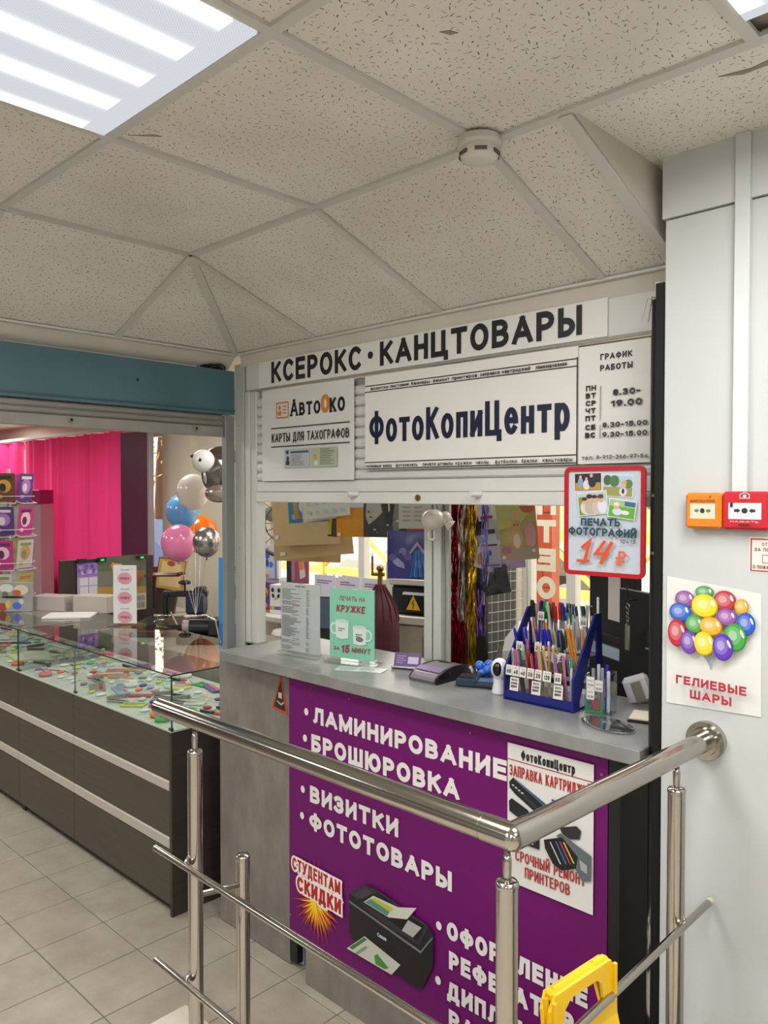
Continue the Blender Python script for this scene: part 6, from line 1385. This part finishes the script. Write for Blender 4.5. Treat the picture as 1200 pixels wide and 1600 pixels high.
# heat press
HT = U(-4.84, 2.88, .937, RC)
t = thing('heat_press', 'black flat heat press with lever and red-edged base', 'heat press', HT); K = mat('#15161a', .35)
MB().box(-.21, .22, -.20, .20, .0, .025, bev=.006).build('base', K, t); MB().box(-.20, .21, -.19, .19, .030, .042).build('red_mat', mat('#8a3024', .6), t); MB().box(-.20, .21, -.19, .19, .048, .080, bev=.006).build('top_plate', K, t)
MB().tube([(-.06, -.05, .085), (-.06, -.05, .12), (.04, -.05, .12), (.04, -.05, .085)], .006, 8).tube([(-.075, -.09, .085), (-.04, -.10, .10), (.0, -.10, .10)], .005, 8).build('chrome_handle', CHROME, t)
MB().box(.16, .23, .06, .16, .0, .30, bev=.008).build('column', K, t); MB().rod((-.02, .0, .10), (-.02, .0, .26), .018).build('spindle', K, t)
MB().box(-.05, .26, .02, .08, .24, .28, bev=.006).build('arm', K, t); MB().rod((.1, .05, .28), (.1, .05, .33), .008).lathe([(.03, 0), (.045, .008), (.045, .02), (.02, .028)], 14, TR((.1, .05, .325))).build('knob', K, t)
MB().box(.13, .25, -.06, .10, .13, .27, bev=.012).build('control_box', mat('#1e2040', .35), t); MB().tube([(.05, -.14, .16), (.10, -.17, .08), (.13, -.19, .012), (.15, -.2, .008)], .007, 8).build('lever', CHROME, t)
t = thing('mug_press', 'black mug heat press with chrome lever, below the balloon ribbons', 'mug press', U(-4.36, 2.83, .937, RC))
MB().box(-.14, .14, -.10, .10, 0, .05, bev=.008).build('base', K, t); MB().rod((-.07, 0, .10), (.10, 0, .10), .055, None, 24).build('heating_drum', mat('#1b1b1f', .25), t); MB().rod((-.115, 0, .10), (-.112, 0, .10), .045, None, 24).rod((-.112, 0, .10), (-.07, 0, .10), .042, None, 24).build('mug_end', mat('#a8989a', .4), t)
MB().box(.06, .15, -.08, .1, .05, .15, bev=.008).build('housing', K, t); MB().tube([(-.02, -.03, .17), (.05, -.05, .18), (.11, -.08, .15), (.14, -.10, .03), (.15, -.11, .012)], .009, 8).build('lever', CHROME, t)
MB().rod((-.10, -.03, .165), (.0, -.03, .17), .010).build('cross_bar', CHROME, t)
tag(MB().box(-5.30, -3.50, 2.56, 3.30, .0, .935, bev=.004).build('work_table', mat('#8f897c', .6)), 'pale work table carrying the heat presses behind the display case', 'table')
o = MB().box(0, .30, 0, .02, 0, .34).build('certificate', mat('#c49a50', .5), None, U(-5.668, 3.25, 1.144, RC) @ Matrix.Rotation(.16, 4, 'Y') @ Matrix.Scale(.72, 4)); tag(o, 'golden certificate with red emblem leaning above the heat press', 'certificate')
p = Pr(.001); p.poly([(.03, .03), (.27, .04), (.26, .30), (.04, .31)], '#d4bb84'); p.ell(.14, .29, .045, .03, '#a04a28'); p.line([(.0, .0), (.3, .0), (.3, .34), (.0, .34), (0, 0)], .008, '#6a2018'); p.build(o, 'printed_face', fr((0, -.0005, 0), (1, 0, 0), (0, 0, 1)))
MB().box(.02, .24, .0, .10, -.35, .0).build('rest', mat('#3a2a24', .6), o)
t = thing('red_tray', 'dark red curved tray held out below the certificate', 'tray', U(-5.221, 3.1, 1.28, RC)); MB().add(*extr([(-.05, 0), (.05, .01), (.05, .02), (-.05, .012)], -.16, .10)).build('tray', mat('#4a1c16', .3), t); MB().sph((.10, 0, .02), .035, .04, .012, 12, 8).build('tip', mat('#4a1c16', .3), t); MB().rod((-.1, 0, 0), (-.1, 0, -.24), .012).build('stem', K, t)
o = MB().box(0, .26, 0, .04, 0, .52).build('blue_edged_box', mat('#b9bcc4', .5), None, U(-4.191, 2.85, .973, RC * .9)); tag(o, 'tall white box with bright blue edges right of the balloons', 'box')
p = Pr(.001); p.rect(0, 0, .03, .52, '#2a80c4'); p.rect(0, 0, .26, .10, '#2468b4'); p.ell(.09, .3, .04, .05, '#2a58a8'); p.text('СВ', .06, .13, .42, .46, '#3a4a6a'); p.build(o, 'printed_face', fr((0, -.0005, 0), (1, 0, 0), (0, 0, 1)))
MB().box(0, .26, 0, .1, -.035, 0).build('box_foot', mat('#2468b4', .5), o)
for i in range(3):
    tag(MB().box(0, .2, 0, .14, 0, .018, bev=.002).build('book', mat(('#2c2f4c', '#8d909c', '#1d2030')[i], .5), None, U(-4.731, 3.1, .9375 + .0205 * i, RC)), ('dark blue book at the bottom of the small stack by the presses', 'grey book in the middle of the small stack', 'black blue book on top of the small stack')[i], 'book')
# rear boards and calendars stand facing the aisle (plane X = const)
def side(py_, y, z): return fr((py_, y, z), (0, 1, 0), (0, 0, 1))
XB_ = -5.45
t = thing('screen_board', 'dark brown display boards in a row behind the calendars', 'board', side(XB_, 0, 0)); 
for a, b in (((2.388, 1.452)[0], (2.536, 1.444)[0]), ((2.541, 1.443)[0], (2.931, 1.42)[0]), ((2.936, 1.42)[0], (3.116, 1.41)[0])): MB().box(a, b, 1.095 if a < 2.51 else .55, 1.425, -.02, 0, bev=.003).build('board', mat('#2e1c1a', .5), t)
VS = ((2.662, 1.158)[0] - (2.51, 1.172)[0]) / .27
o = MB().box(0, .27, 0, .36, -.004, 0).build('wall_calendar', mat('#a7a0b4', .5), None, side(XB_ + .01, (2.51, 1.172)[0], 1.10) @ Matrix.Diagonal((VS, .82, 1, 1))); tag(o, 'calendar with violet floral picture and six month boxes', 'calendar')
p = Pr(.001); p.rect(0, .24, .27, .36, '#8a6ab0')
for i in range(10): p.ell(.02 + .025 * i, .30 + .03 * math.sin(i * 2), .022, .02, ('#6a4a9a', '#a882c4', '#c09ac8', '#4a5a8a')[i % 4], 9)
for i in range(2):
    for j in range(3): p.rect(.03 + i * .12, .01 + j * .078, .14 + i * .12, .078 + j * .078, '#c4c0cc')
p.build(o, 'printed_face')
ya, za = (2.661, 1.018); yb, zb_ = (3.046, 1.434)
o = MB().box(0, yb - ya, 0, zb_ - za, -.004, 0).build('wall_calendar', mat('#6c705e', .5), None, side(XB_ + .01, ya, za)); tag(o, 'large calendar with a golden running horse picture above its months', 'calendar')
w_, h_ = yb - ya, zb_ - za; p = Pr(.001)
p.rect(0, 0, w_, h_ * .30, '#b3b0a2'); p.poly([(0, h_ * .30), (w_, h_ * .30), (w_, h_ * .42), (0, h_ * .48)], '#a8843c'); p.poly([(0, h_ * .75), (w_, h_ * .72), (w_, h_), (0, h_)], '#55604c')
p.ell(w_ * .55, h_ * .64, w_ * .20, h_ * .10, '#b8742c'); p.ell(w_ * .80, h_ * .64, w_ * .14, h_ * .08, '#a8682c'); p.poly([(w_ * .34, h_ * .62), (w_ * .26, h_ * .84), (w_ * .22, h_ * .80), (w_ * .30, h_ * .90), (w_ * .46, h_ * .74), (w_ * .5, h_ * .62)], '#c08434')
for x in (.36, .44, .66, .84, .90): p.poly([(w_ * x, h_ * .6), (w_ * (x + .035), h_ * .6), (w_ * (x - .01), h_ * .44), (w_ * (x - .035), h_ * .44)], '#9c6024')
p.poly([(w_ * .28, h_ * .88), (w_ * .48, h_ * .86), (w_ * .52, h_ * .72), (w_ * .40, h_ * .74)], '#cf9a44')
for i in range(14): p.rect(w_ * (.03 + .068 * i), h_ * .04, w_ * (.07 + .068 * i), h_ * .26, '#85857e')
p.rect(0, h_ * .14, w_, h_ * .16, '#b3b0a2'); p.build(o, 'printed_face')
for i, px_ in enumerate(((2.536, 1.445)[0], (2.684, 1.445)[0], (2.998, 1.437)[0])):
    o = thing('display_clip', ('clip with dark tag above the violet calendar', 'clip with small green light above the horse calendar', 'clip with green light at the right end of the horse calendar')[i], 'clip', side(XB_ + .02, px_, 1.40)); MB().box(-.03, .03, 0, .03, 0, .02).build('clip', BLACK, o)
    if i: MB().box(-.012, .012, .008, .02, .02, .022).build('green_light', emis('green_led', '#1ce060', 2.0), o)
# boxes under the calendars on a low counter
tag(MB().box(-6.6, -5.50, 2.56, 3.6, 0, .93, bev=.004).build('rear_counter', mat('#a39a8c', .5)), 'pale rear counter beneath the calendars', 'counter')
# small sign with pink ovals, papers on the case
SGT = U(-4.50, 2.30, 1.0905, RC * .9)
t = thing('table_sign', 'tall white card with three pink ovals in a clear stand on the glass case', 'sign', SGT)
MB().box(0, .145, 0, .003, .015, .37).build('card', mat('#cfcdd0', .5), t); MB().box(-.02, .165, -.05, .05, 0, .006, bev=.001).box(-.004, .149, -.006, .008, .006, .02).build('foot', ACRYL, t)
p = Pr(.001)
for k in range(3):
    p.ell(.072, .29 - .118 * k, .044, .036, '#c88a98'); p.text('СКИДКА', .042, .102, .283 - .118 * k, .297 - .118 * k, '#6a2a3a'); p.text('АКЦИЯ', .045, .10, .338 - .118 * k, .346 - .118 * k, '#5a7a68')
p.build(t, 'printed_face', fr((0, -.0005, 0), (1, 0, 0), (0, 0, 1)))
for i, (x, y, w, h, th, c, a, lab) in enumerate(((-5.05, 2.28, .30, .22, .012, '#c6c4c4', .9, 'stack of white papers with a black band at the end of the glass case'), (-5.42, 2.34, .26, .14, .10, '#a59a94', .5, 'low pink grey carton pair on the cases, left of the papers'), (-5.14, 2.5, .26, .14, .11, '#a99f96', .5, 'low grey carton directly behind the papers'))):
    o = MB().box(-w / 2, w / 2, -h / 2, h / 2, 0, th, bev=.002).build(('paper_stack', 'carton', 'carton')[i], mat(c, .6), None, U(x, y, 1.0908, a)); tag(o, lab, ('paper', 'box', 'box')[i])
o = MB().box(-.11, .11, -.015, .015, 0, .20, bev=.003).build('picture_carton', mat('#8c8c88', .5), None, U(-5.52, 2.12, 1.0908, RC)); tag(o, 'small carton with red, white and blue figure pictures beside the card rack', 'box')
p = Pr(.001)
for i, (x, y, a, b, c) in enumerate(((.02, .03, .03, .03, '#8a3a34'), (.06, .05, .02, .03, '#b9a24c'), (.12, .04, .03, .025, '#3c5ac0'), (.15, .07, .018, .018, '#b9b0b4'), (.05, .16, .05, .03, '#bfc3c0'), (.15, .15, .05, .035, '#c3b9a4'), (.04, .12, .02, .02, '#5c6a3c'), (.12, .13, .03, .02, '#a8583c'), (.09, .10, .08, .008, '#1c1c20'))): p.ell(x, y, a, b, c, 12)
p.build(o, 'printed_face', fr((-.11, -.0155, 0), (1, 0, 0), (0, 0, 1)))
# greeting card rack
RKX, RKY = -5.85, 2.20
t = thing('card_rack', 'white wire spinner rack filled with greeting cards on the far case', 'card rack', TR((RKX, RKY, 1.0905))); WW = mat('#c9c2bc', .35)
MB().rod((0, 0, 0), (0, 0, .98), .012).build('pole', WW, t); MB().lathe([(.16, 0), (.16, .008), (.02, .014)], 24).build('base', WW, t)
rb3 = random.Random(9)
CC = [('#a9ac6a', '#c9a83a', '#b8746a'), ('#7a8fa8', '#4a9ac4', '#b8a040'), ('#4a3272', '#a06ab0', '#c9c0c8'), ('#b8b3ad', '#c08a5a', '#6a8a5a'), ('#c3c0bc', '#8c9cae', '#3a3a4a'), ('#6a3a26', '#c49a44', '#2a1a14'), ('#b02a7a', '#d8b0c4', '#5a1a4a')]
for lev in range(4):
    z_ = .03 + lev * .235
    MB().tube([(.17 * math.cos(a), .17 * math.sin(a), z_ + .05) for a in [k * PI / 12 for k in range(24)]], .003, 6, None, True).build('hoop', WW, t)
    for k in range(6):
        a = k * PI / 3 + .35 + lev * .05; ca, sa = math.cos(a), math.sin(a)
        MB().tube([(.10 * ca - .075 * sa, .10 * sa + .075 * ca, z_ + .03), (.17 * ca - .075 * sa, .17 * sa + .075 * ca, z_), (.17 * ca + .075 * sa, .17 * sa - .075 * ca, z_), (.10 * ca + .075 * sa, .10 * sa - .075 * ca, z_ + .03)], .0028, 6).build('pocket_wire', WW, t)
        if sa > .75: continue
        cc = CC[(lev * 3 + k * 2) % 7]
        Tm = TR((RKX, RKY, 1.0905)) @ fr((.135 * ca, .135 * sa, z_ + .012), (-sa, ca, 0), (.20 * ca * .6, .20 * sa * .6, 1)) @ TR((-.07, 0, .0))
        o = MB().box(0, .14, 0, .20, -.002, .0005).build('greeting_card', mat(cc[0], .4), None, Tm)
        tag(o, '%s greeting card with %s motif, %s tier of the spinner rack' % ({'#a9ac6a': 'olive', '#7a8fa8': 'grey blue', '#4a3272': 'dark violet', '#b8b3ad': 'cream', '#c3c0bc': 'white', '#6a3a26': 'brown', '#b02a7a': 'magenta'}[cc[0]], ('oval', 'round')[k % 2], ('lowest', 'second', 'third', 'top')[lev]), 'card', 'greeting cards on the spinner rack')
        p = Pr(.001); p.ell(.07, .11, .045, .055 if k % 2 == 0 else .045, cc[1]); p.ell(.06, .10, .022, .03, cc[2]); p.rect(.02, .16, .12, .18, cc[2]); p.ell(.04, .035, .02, .014, cc[1]); p.build(o, 'printed_face')
# stands at the far left: pink shelf unit
t = thing('pink_shelf_unit', 'pale pink shelf unit with magenta top panel at the far left', 'shelf unit', U((-8.303, 3.5, .989)[0], 3.44, 0, 0))
MB().box(-.62, 0, 0, .14, 0, 1.78, bev=.004).build('side_panel', mat('#b98c94', .5), t); MB().box(-.75, 0, -.01, .14, 1.785, 1.93, bev=.003).build('magenta_panel', mat('#9c0f5a', .4), t); MB().box(-2.2, -.76, 0, .14, 1.70, 1.94).build('header', mat('#b5b0a2', .5), t)
for k in range(4): MB().box(-2.2, -.62, 0, .14, .4 + .34 * k, .42 + .34 * k).build('shelf', mat('#c2bab4', .4), t)
MB().box(-2.2, -.62, .135, .14, 0, 1.7).build('back_panel', mat('#c6b9b6', .5), t)
x0_ = (-8.303, 3.5, .989)[0]
for k in range(4):
    for i in range(8):
        c = ('#7a9a7a', '#3c4a58', '#b0787a', '#b9b4a2', '#5a4a8a', '#b8952c', '#8d9aa8')[(i * 3 + k) % 7]; h = .10 + .03 * ((i * 5 + k) % 4)
        tag(MB().box(-.06, .06, 0, .1, 0, h, bev=.004).build('goods_box', mat(c, .5), None, TR((x0_ - 2.05 + .18 * i, 3.47, .421 + .34 * k))), '%s%s small box on the %s shelf of the pink unit' % (('', 'second ')[i == 7], ('green', 'dark blue', 'rose', 'cream', 'violet', 'yellow', 'grey blue')[(i * 3 + k) % 7], ('lowest', 'second', 'third', 'top')[k]), 'box', 'small boxes on the pink shelf unit')

# ---------------------------------------------------------------- goods inside the glass cases
rg = random.Random(21); ZS = .8405; placed = []
PAL = [('white', '#c6cac6'), ('mint', '#a3c0ae'), ('pale yellow', '#c2bc84'), ('lime', '#a3b83c'), ('orange', '#d46420'), ('rose', '#b86a74'), ('grey', '#777c78'), ('sky blue', '#7a9cb4'), ('navy', '#1e2a7a'), ('black', '#1c1d20'), ('red', '#a8282c'), ('beige', '#a8926c'), ('violet', '#6a4a8c'), ('green', '#2f9a48')]
PD = dict(PAL)
GRP = 'small stationery laid out in the glass case'
items = []
def zone(x, y): return ('front strip' if y < 2.02 else 'middle strip' if y < 2.25 else 'back strip') + (', near glass case' if x > -4.05 else ', near glass case left of joint' if x > -4.8 else ', far glass case')
def item(kind, x, y, a, w, d, h, cn):
    if x - max(w, d) * .6 < -6.5 or x + max(w, d) * .5 > -3.105 or y - max(w, d) * .5 < 1.865 or y + max(w, d) * .5 > 2.49: return
    r = math.hypot(w, d) * .34
    for q in placed:
        if math.hypot(q[0] - x, q[1] - y) < r + q[2]: return
    placed.append((x, y, r)); T_ = U(x, y, ZS, a); lab = lambda s_: '%s %s|%s' % (cn, s_, zone(x, y)); m = mat(PD[cn], .4)
    p = Pr(.0004)
    if kind == 'pack':
        o = MB().box(-w / 2, w / 2, -d / 2, d / 2, 0, h, bev=.002).build('stationery_packet', m, None, T_); tag(o, lab('flat packet'), 'packet', GRP)
        c2 = rg.choice(PAL)[1]; p.rect(-w * .42, d * .1, w * .42, d * .36, c2); p.lines(-w * .38, w * .38, -d * .38, d * .02, 3, '#5c605c', .3, int(x * -99)); p.ell(w * .2, d * .22, d * .10, d * .10, rg.choice(PAL)[1], 10)
        p.build(o, 'printed_face', TR((0, 0, h)))
    elif kind == 'card':
        o = MB().box(-w / 2, w / 2, -d / 2, d / 2, 0, .003).build('blister_card', mat('#b9c4c0', .25), None, T_); tag(o, '%s blister card|%s' % (cn, zone(x, y)), 'blister card', GRP)
        MB().sph((0, -d * .08, .010), w * .26, d * .30, .008, 12, 8).build('contents', m, o); p.rect(-w * .4, d * .3, w * .4, d * .45, rg.choice(PAL)[1]); p.build(o, 'printed_face', TR((0, 0, .003)))
    elif kind == 'marker':
        o = thing('marker_pen', lab('marker pen'), 'marker', T_ @ TR((0, 0, .008)), GRP); MB().rod((-.065, 0, 0), (.025, 0, 0), .0075, None, 10).build('barrel', mat('#1c1d20' if cn != 'white' else '#b9bab8', .3), o); MB().rod((.025, 0, 0), (.065, 0, 0), .0082, .0070, 10).build('cap', m, o)
    elif kind == 'tape':
        o = thing('tape_roll', lab('tape roll'), 'tape', T_, GRP); pr = [(.018, 0), (.035, 0), (.035, .02), (.018, .02), (.018, 0)]
        q = MB(); n = 20; vs = []; fs = []
        for r_, z_ in pr[:4]:
            for i in range(n): vs.append((r_ * math.cos(2 * PI * i / n), r_ * math.sin(2 * PI * i / n), z_))
        for k in range(4):
            for i in range(n): fs.append((k * n + i, k * n + (i + 1) % n, ((k + 1) % 4) * n + (i + 1) % n, ((k + 1) % 4) * n + i))
        q.add(vs, fs, True).build('ring', m, o)
    elif kind == 'bottle':
        o = thing('glue_bottle', lab('upright bottle'), 'bottle', T_, GRP); MB().lathe([(.020, 0), (.022, .004), (.022, .06), (.012, .075), (.008, .078)], 14).build('body', mat('#c2c6c6', .3), o); MB().lathe([(.012, .076), (.011, .098), (.006, .102)], 12).build('cap', m, o)
    elif kind == 'stapler':
        o = thing('stapler', lab('stapler'), 'stapler', T_, GRP); MB().box(-.055, .055, -.016, .016, 0, .010, bev=.003).build('base', m, o); MB().add([(-.055, -.014, .014), (.055, -.012, .026), (.055, .012, .026), (-.055, .014, .014), (-.055, -.013, .026), (.055, -.010, .046), (.055, .010, .046), (-.055, .013, .026)], [(3, 2, 1, 0), (4, 5, 6, 7), (0, 1, 5, 4), (1, 2, 6, 5), (2, 3, 7, 6), (3, 0, 4, 7)]).build('arm', m, o)
    elif kind == 'notebook':
        o = MB().box(-w / 2, w / 2, -d / 2, d / 2, 0, .006, bev=.001).build('notebook', m, None, T_); tag(o, lab('open notebook'), 'notebook', GRP)
        MB().box(-w * .45, -.004, -d * .45, d * .45, .006, .008).build('page', mat('#b9b6ac', .6), o); MB().box(.004, w * .45, -d * .45, d * .45, .006, .008).build('page', mat('#c2c0b2', .6), o)
# the recognisable pieces first
item('notebook', -4.50, 2.00, .18, .34, .20, .006, 'pale yellow')
item('notebook', -5.15, 2.05, -.1, .34, .20, .006, 'lime')
item('tape', -3.34, 1.925, .2, .07, .07, .02, 'orange'); item('card', -3.50, 2.00, .5, .09, .10, .01, 'red'); item('stapler', -3.72, 1.92, .5, .11, .03, .04, 'grey'); item('stapler', -3.62, 2.12, .4, .11, .03, .04, 'grey'); item('stapler', -3.48, 2.13, .4, .11, .03, .04, 'grey')
item('pack', -3.60, 1.945, .7, .12, .07, .008, 'lime'); item('pack', -3.38, 2.03, .6, .12, .06, .008, 'pale yellow')
for i, cn in enumerate(('orange', 'lime', 'red', 'navy', 'black', 'violet', 'green')): item('marker', -3.20 + .004 * i, 2.13 + .028 * i, .3, .10, .014, .016, cn)
for i, cn in enumerate(('navy', 'navy', 'white', 'white')): item('bottle', -3.30 + .05 * i, 2.40 + .02 * (i % 2), 0, .045, .045, .1, cn)
item('stapler', -3.16, 1.90, .4, .10, .03, .04, 'black'); item('card', -3.22, 1.97, .5, .09, .06, .01, 'green'); item('tape', -3.28, 2.06, 0, .07, .07, .02, 'green')
kinds = ['pack'] * 9 + ['card'] * 7 + ['marker'] * 2 + ['tape', 'stapler']
n_ = 0
for tries in range(5000):
    if len(placed) > 290: break
    x = rg.uniform(-4.75, -3.12) if rg.random() < .72 else rg.uniform(-6.45, -4.87); y = rg.uniform(1.88, 2.47); k = rg.choice(kinds)
    w, d = {'pack': (rg.uniform(.08, .19), rg.uniform(.05, .10)), 'card': (rg.uniform(.05, .08), rg.uniform(.07, .10)), 'marker': (.12, .016), 'tape': (.07, .07), 'stapler': (.11, .03)}[k]
    cn = rg.choice(('white', 'white', 'white', 'white', 'mint', 'mint', 'white', 'sky blue', 'pale yellow', 'pale yellow', 'beige', 'sky blue', 'rose', 'lime', 'orange', 'grey', 'red', 'green', 'violet', 'navy') if k != 'stapler' else ('grey', 'black', 'white'))
    item(k, x, y, rg.uniform(-.5, .9), w, d, rg.uniform(.004, .014), cn)

by = {}
for o in COL.objects:
    if o.parent is None and '|' in str(o.get('label', '')): by.setdefault(o['label'], []).append(o)
ORD += ['fourteenth', 'fifteenth', 'sixteenth', 'seventeenth', 'eighteenth', 'nineteenth', 'twentieth']
for l_, os_ in by.items():
    os_.sort(key=lambda o: -o.location.x); a_, b_ = l_.split('|')
    for i, o in enumerate(os_): o['label'] = (ORD[i] + ' ' + a_ + ' from the right, ' + b_) if len(os_) > 1 else a_ + ', ' + b_
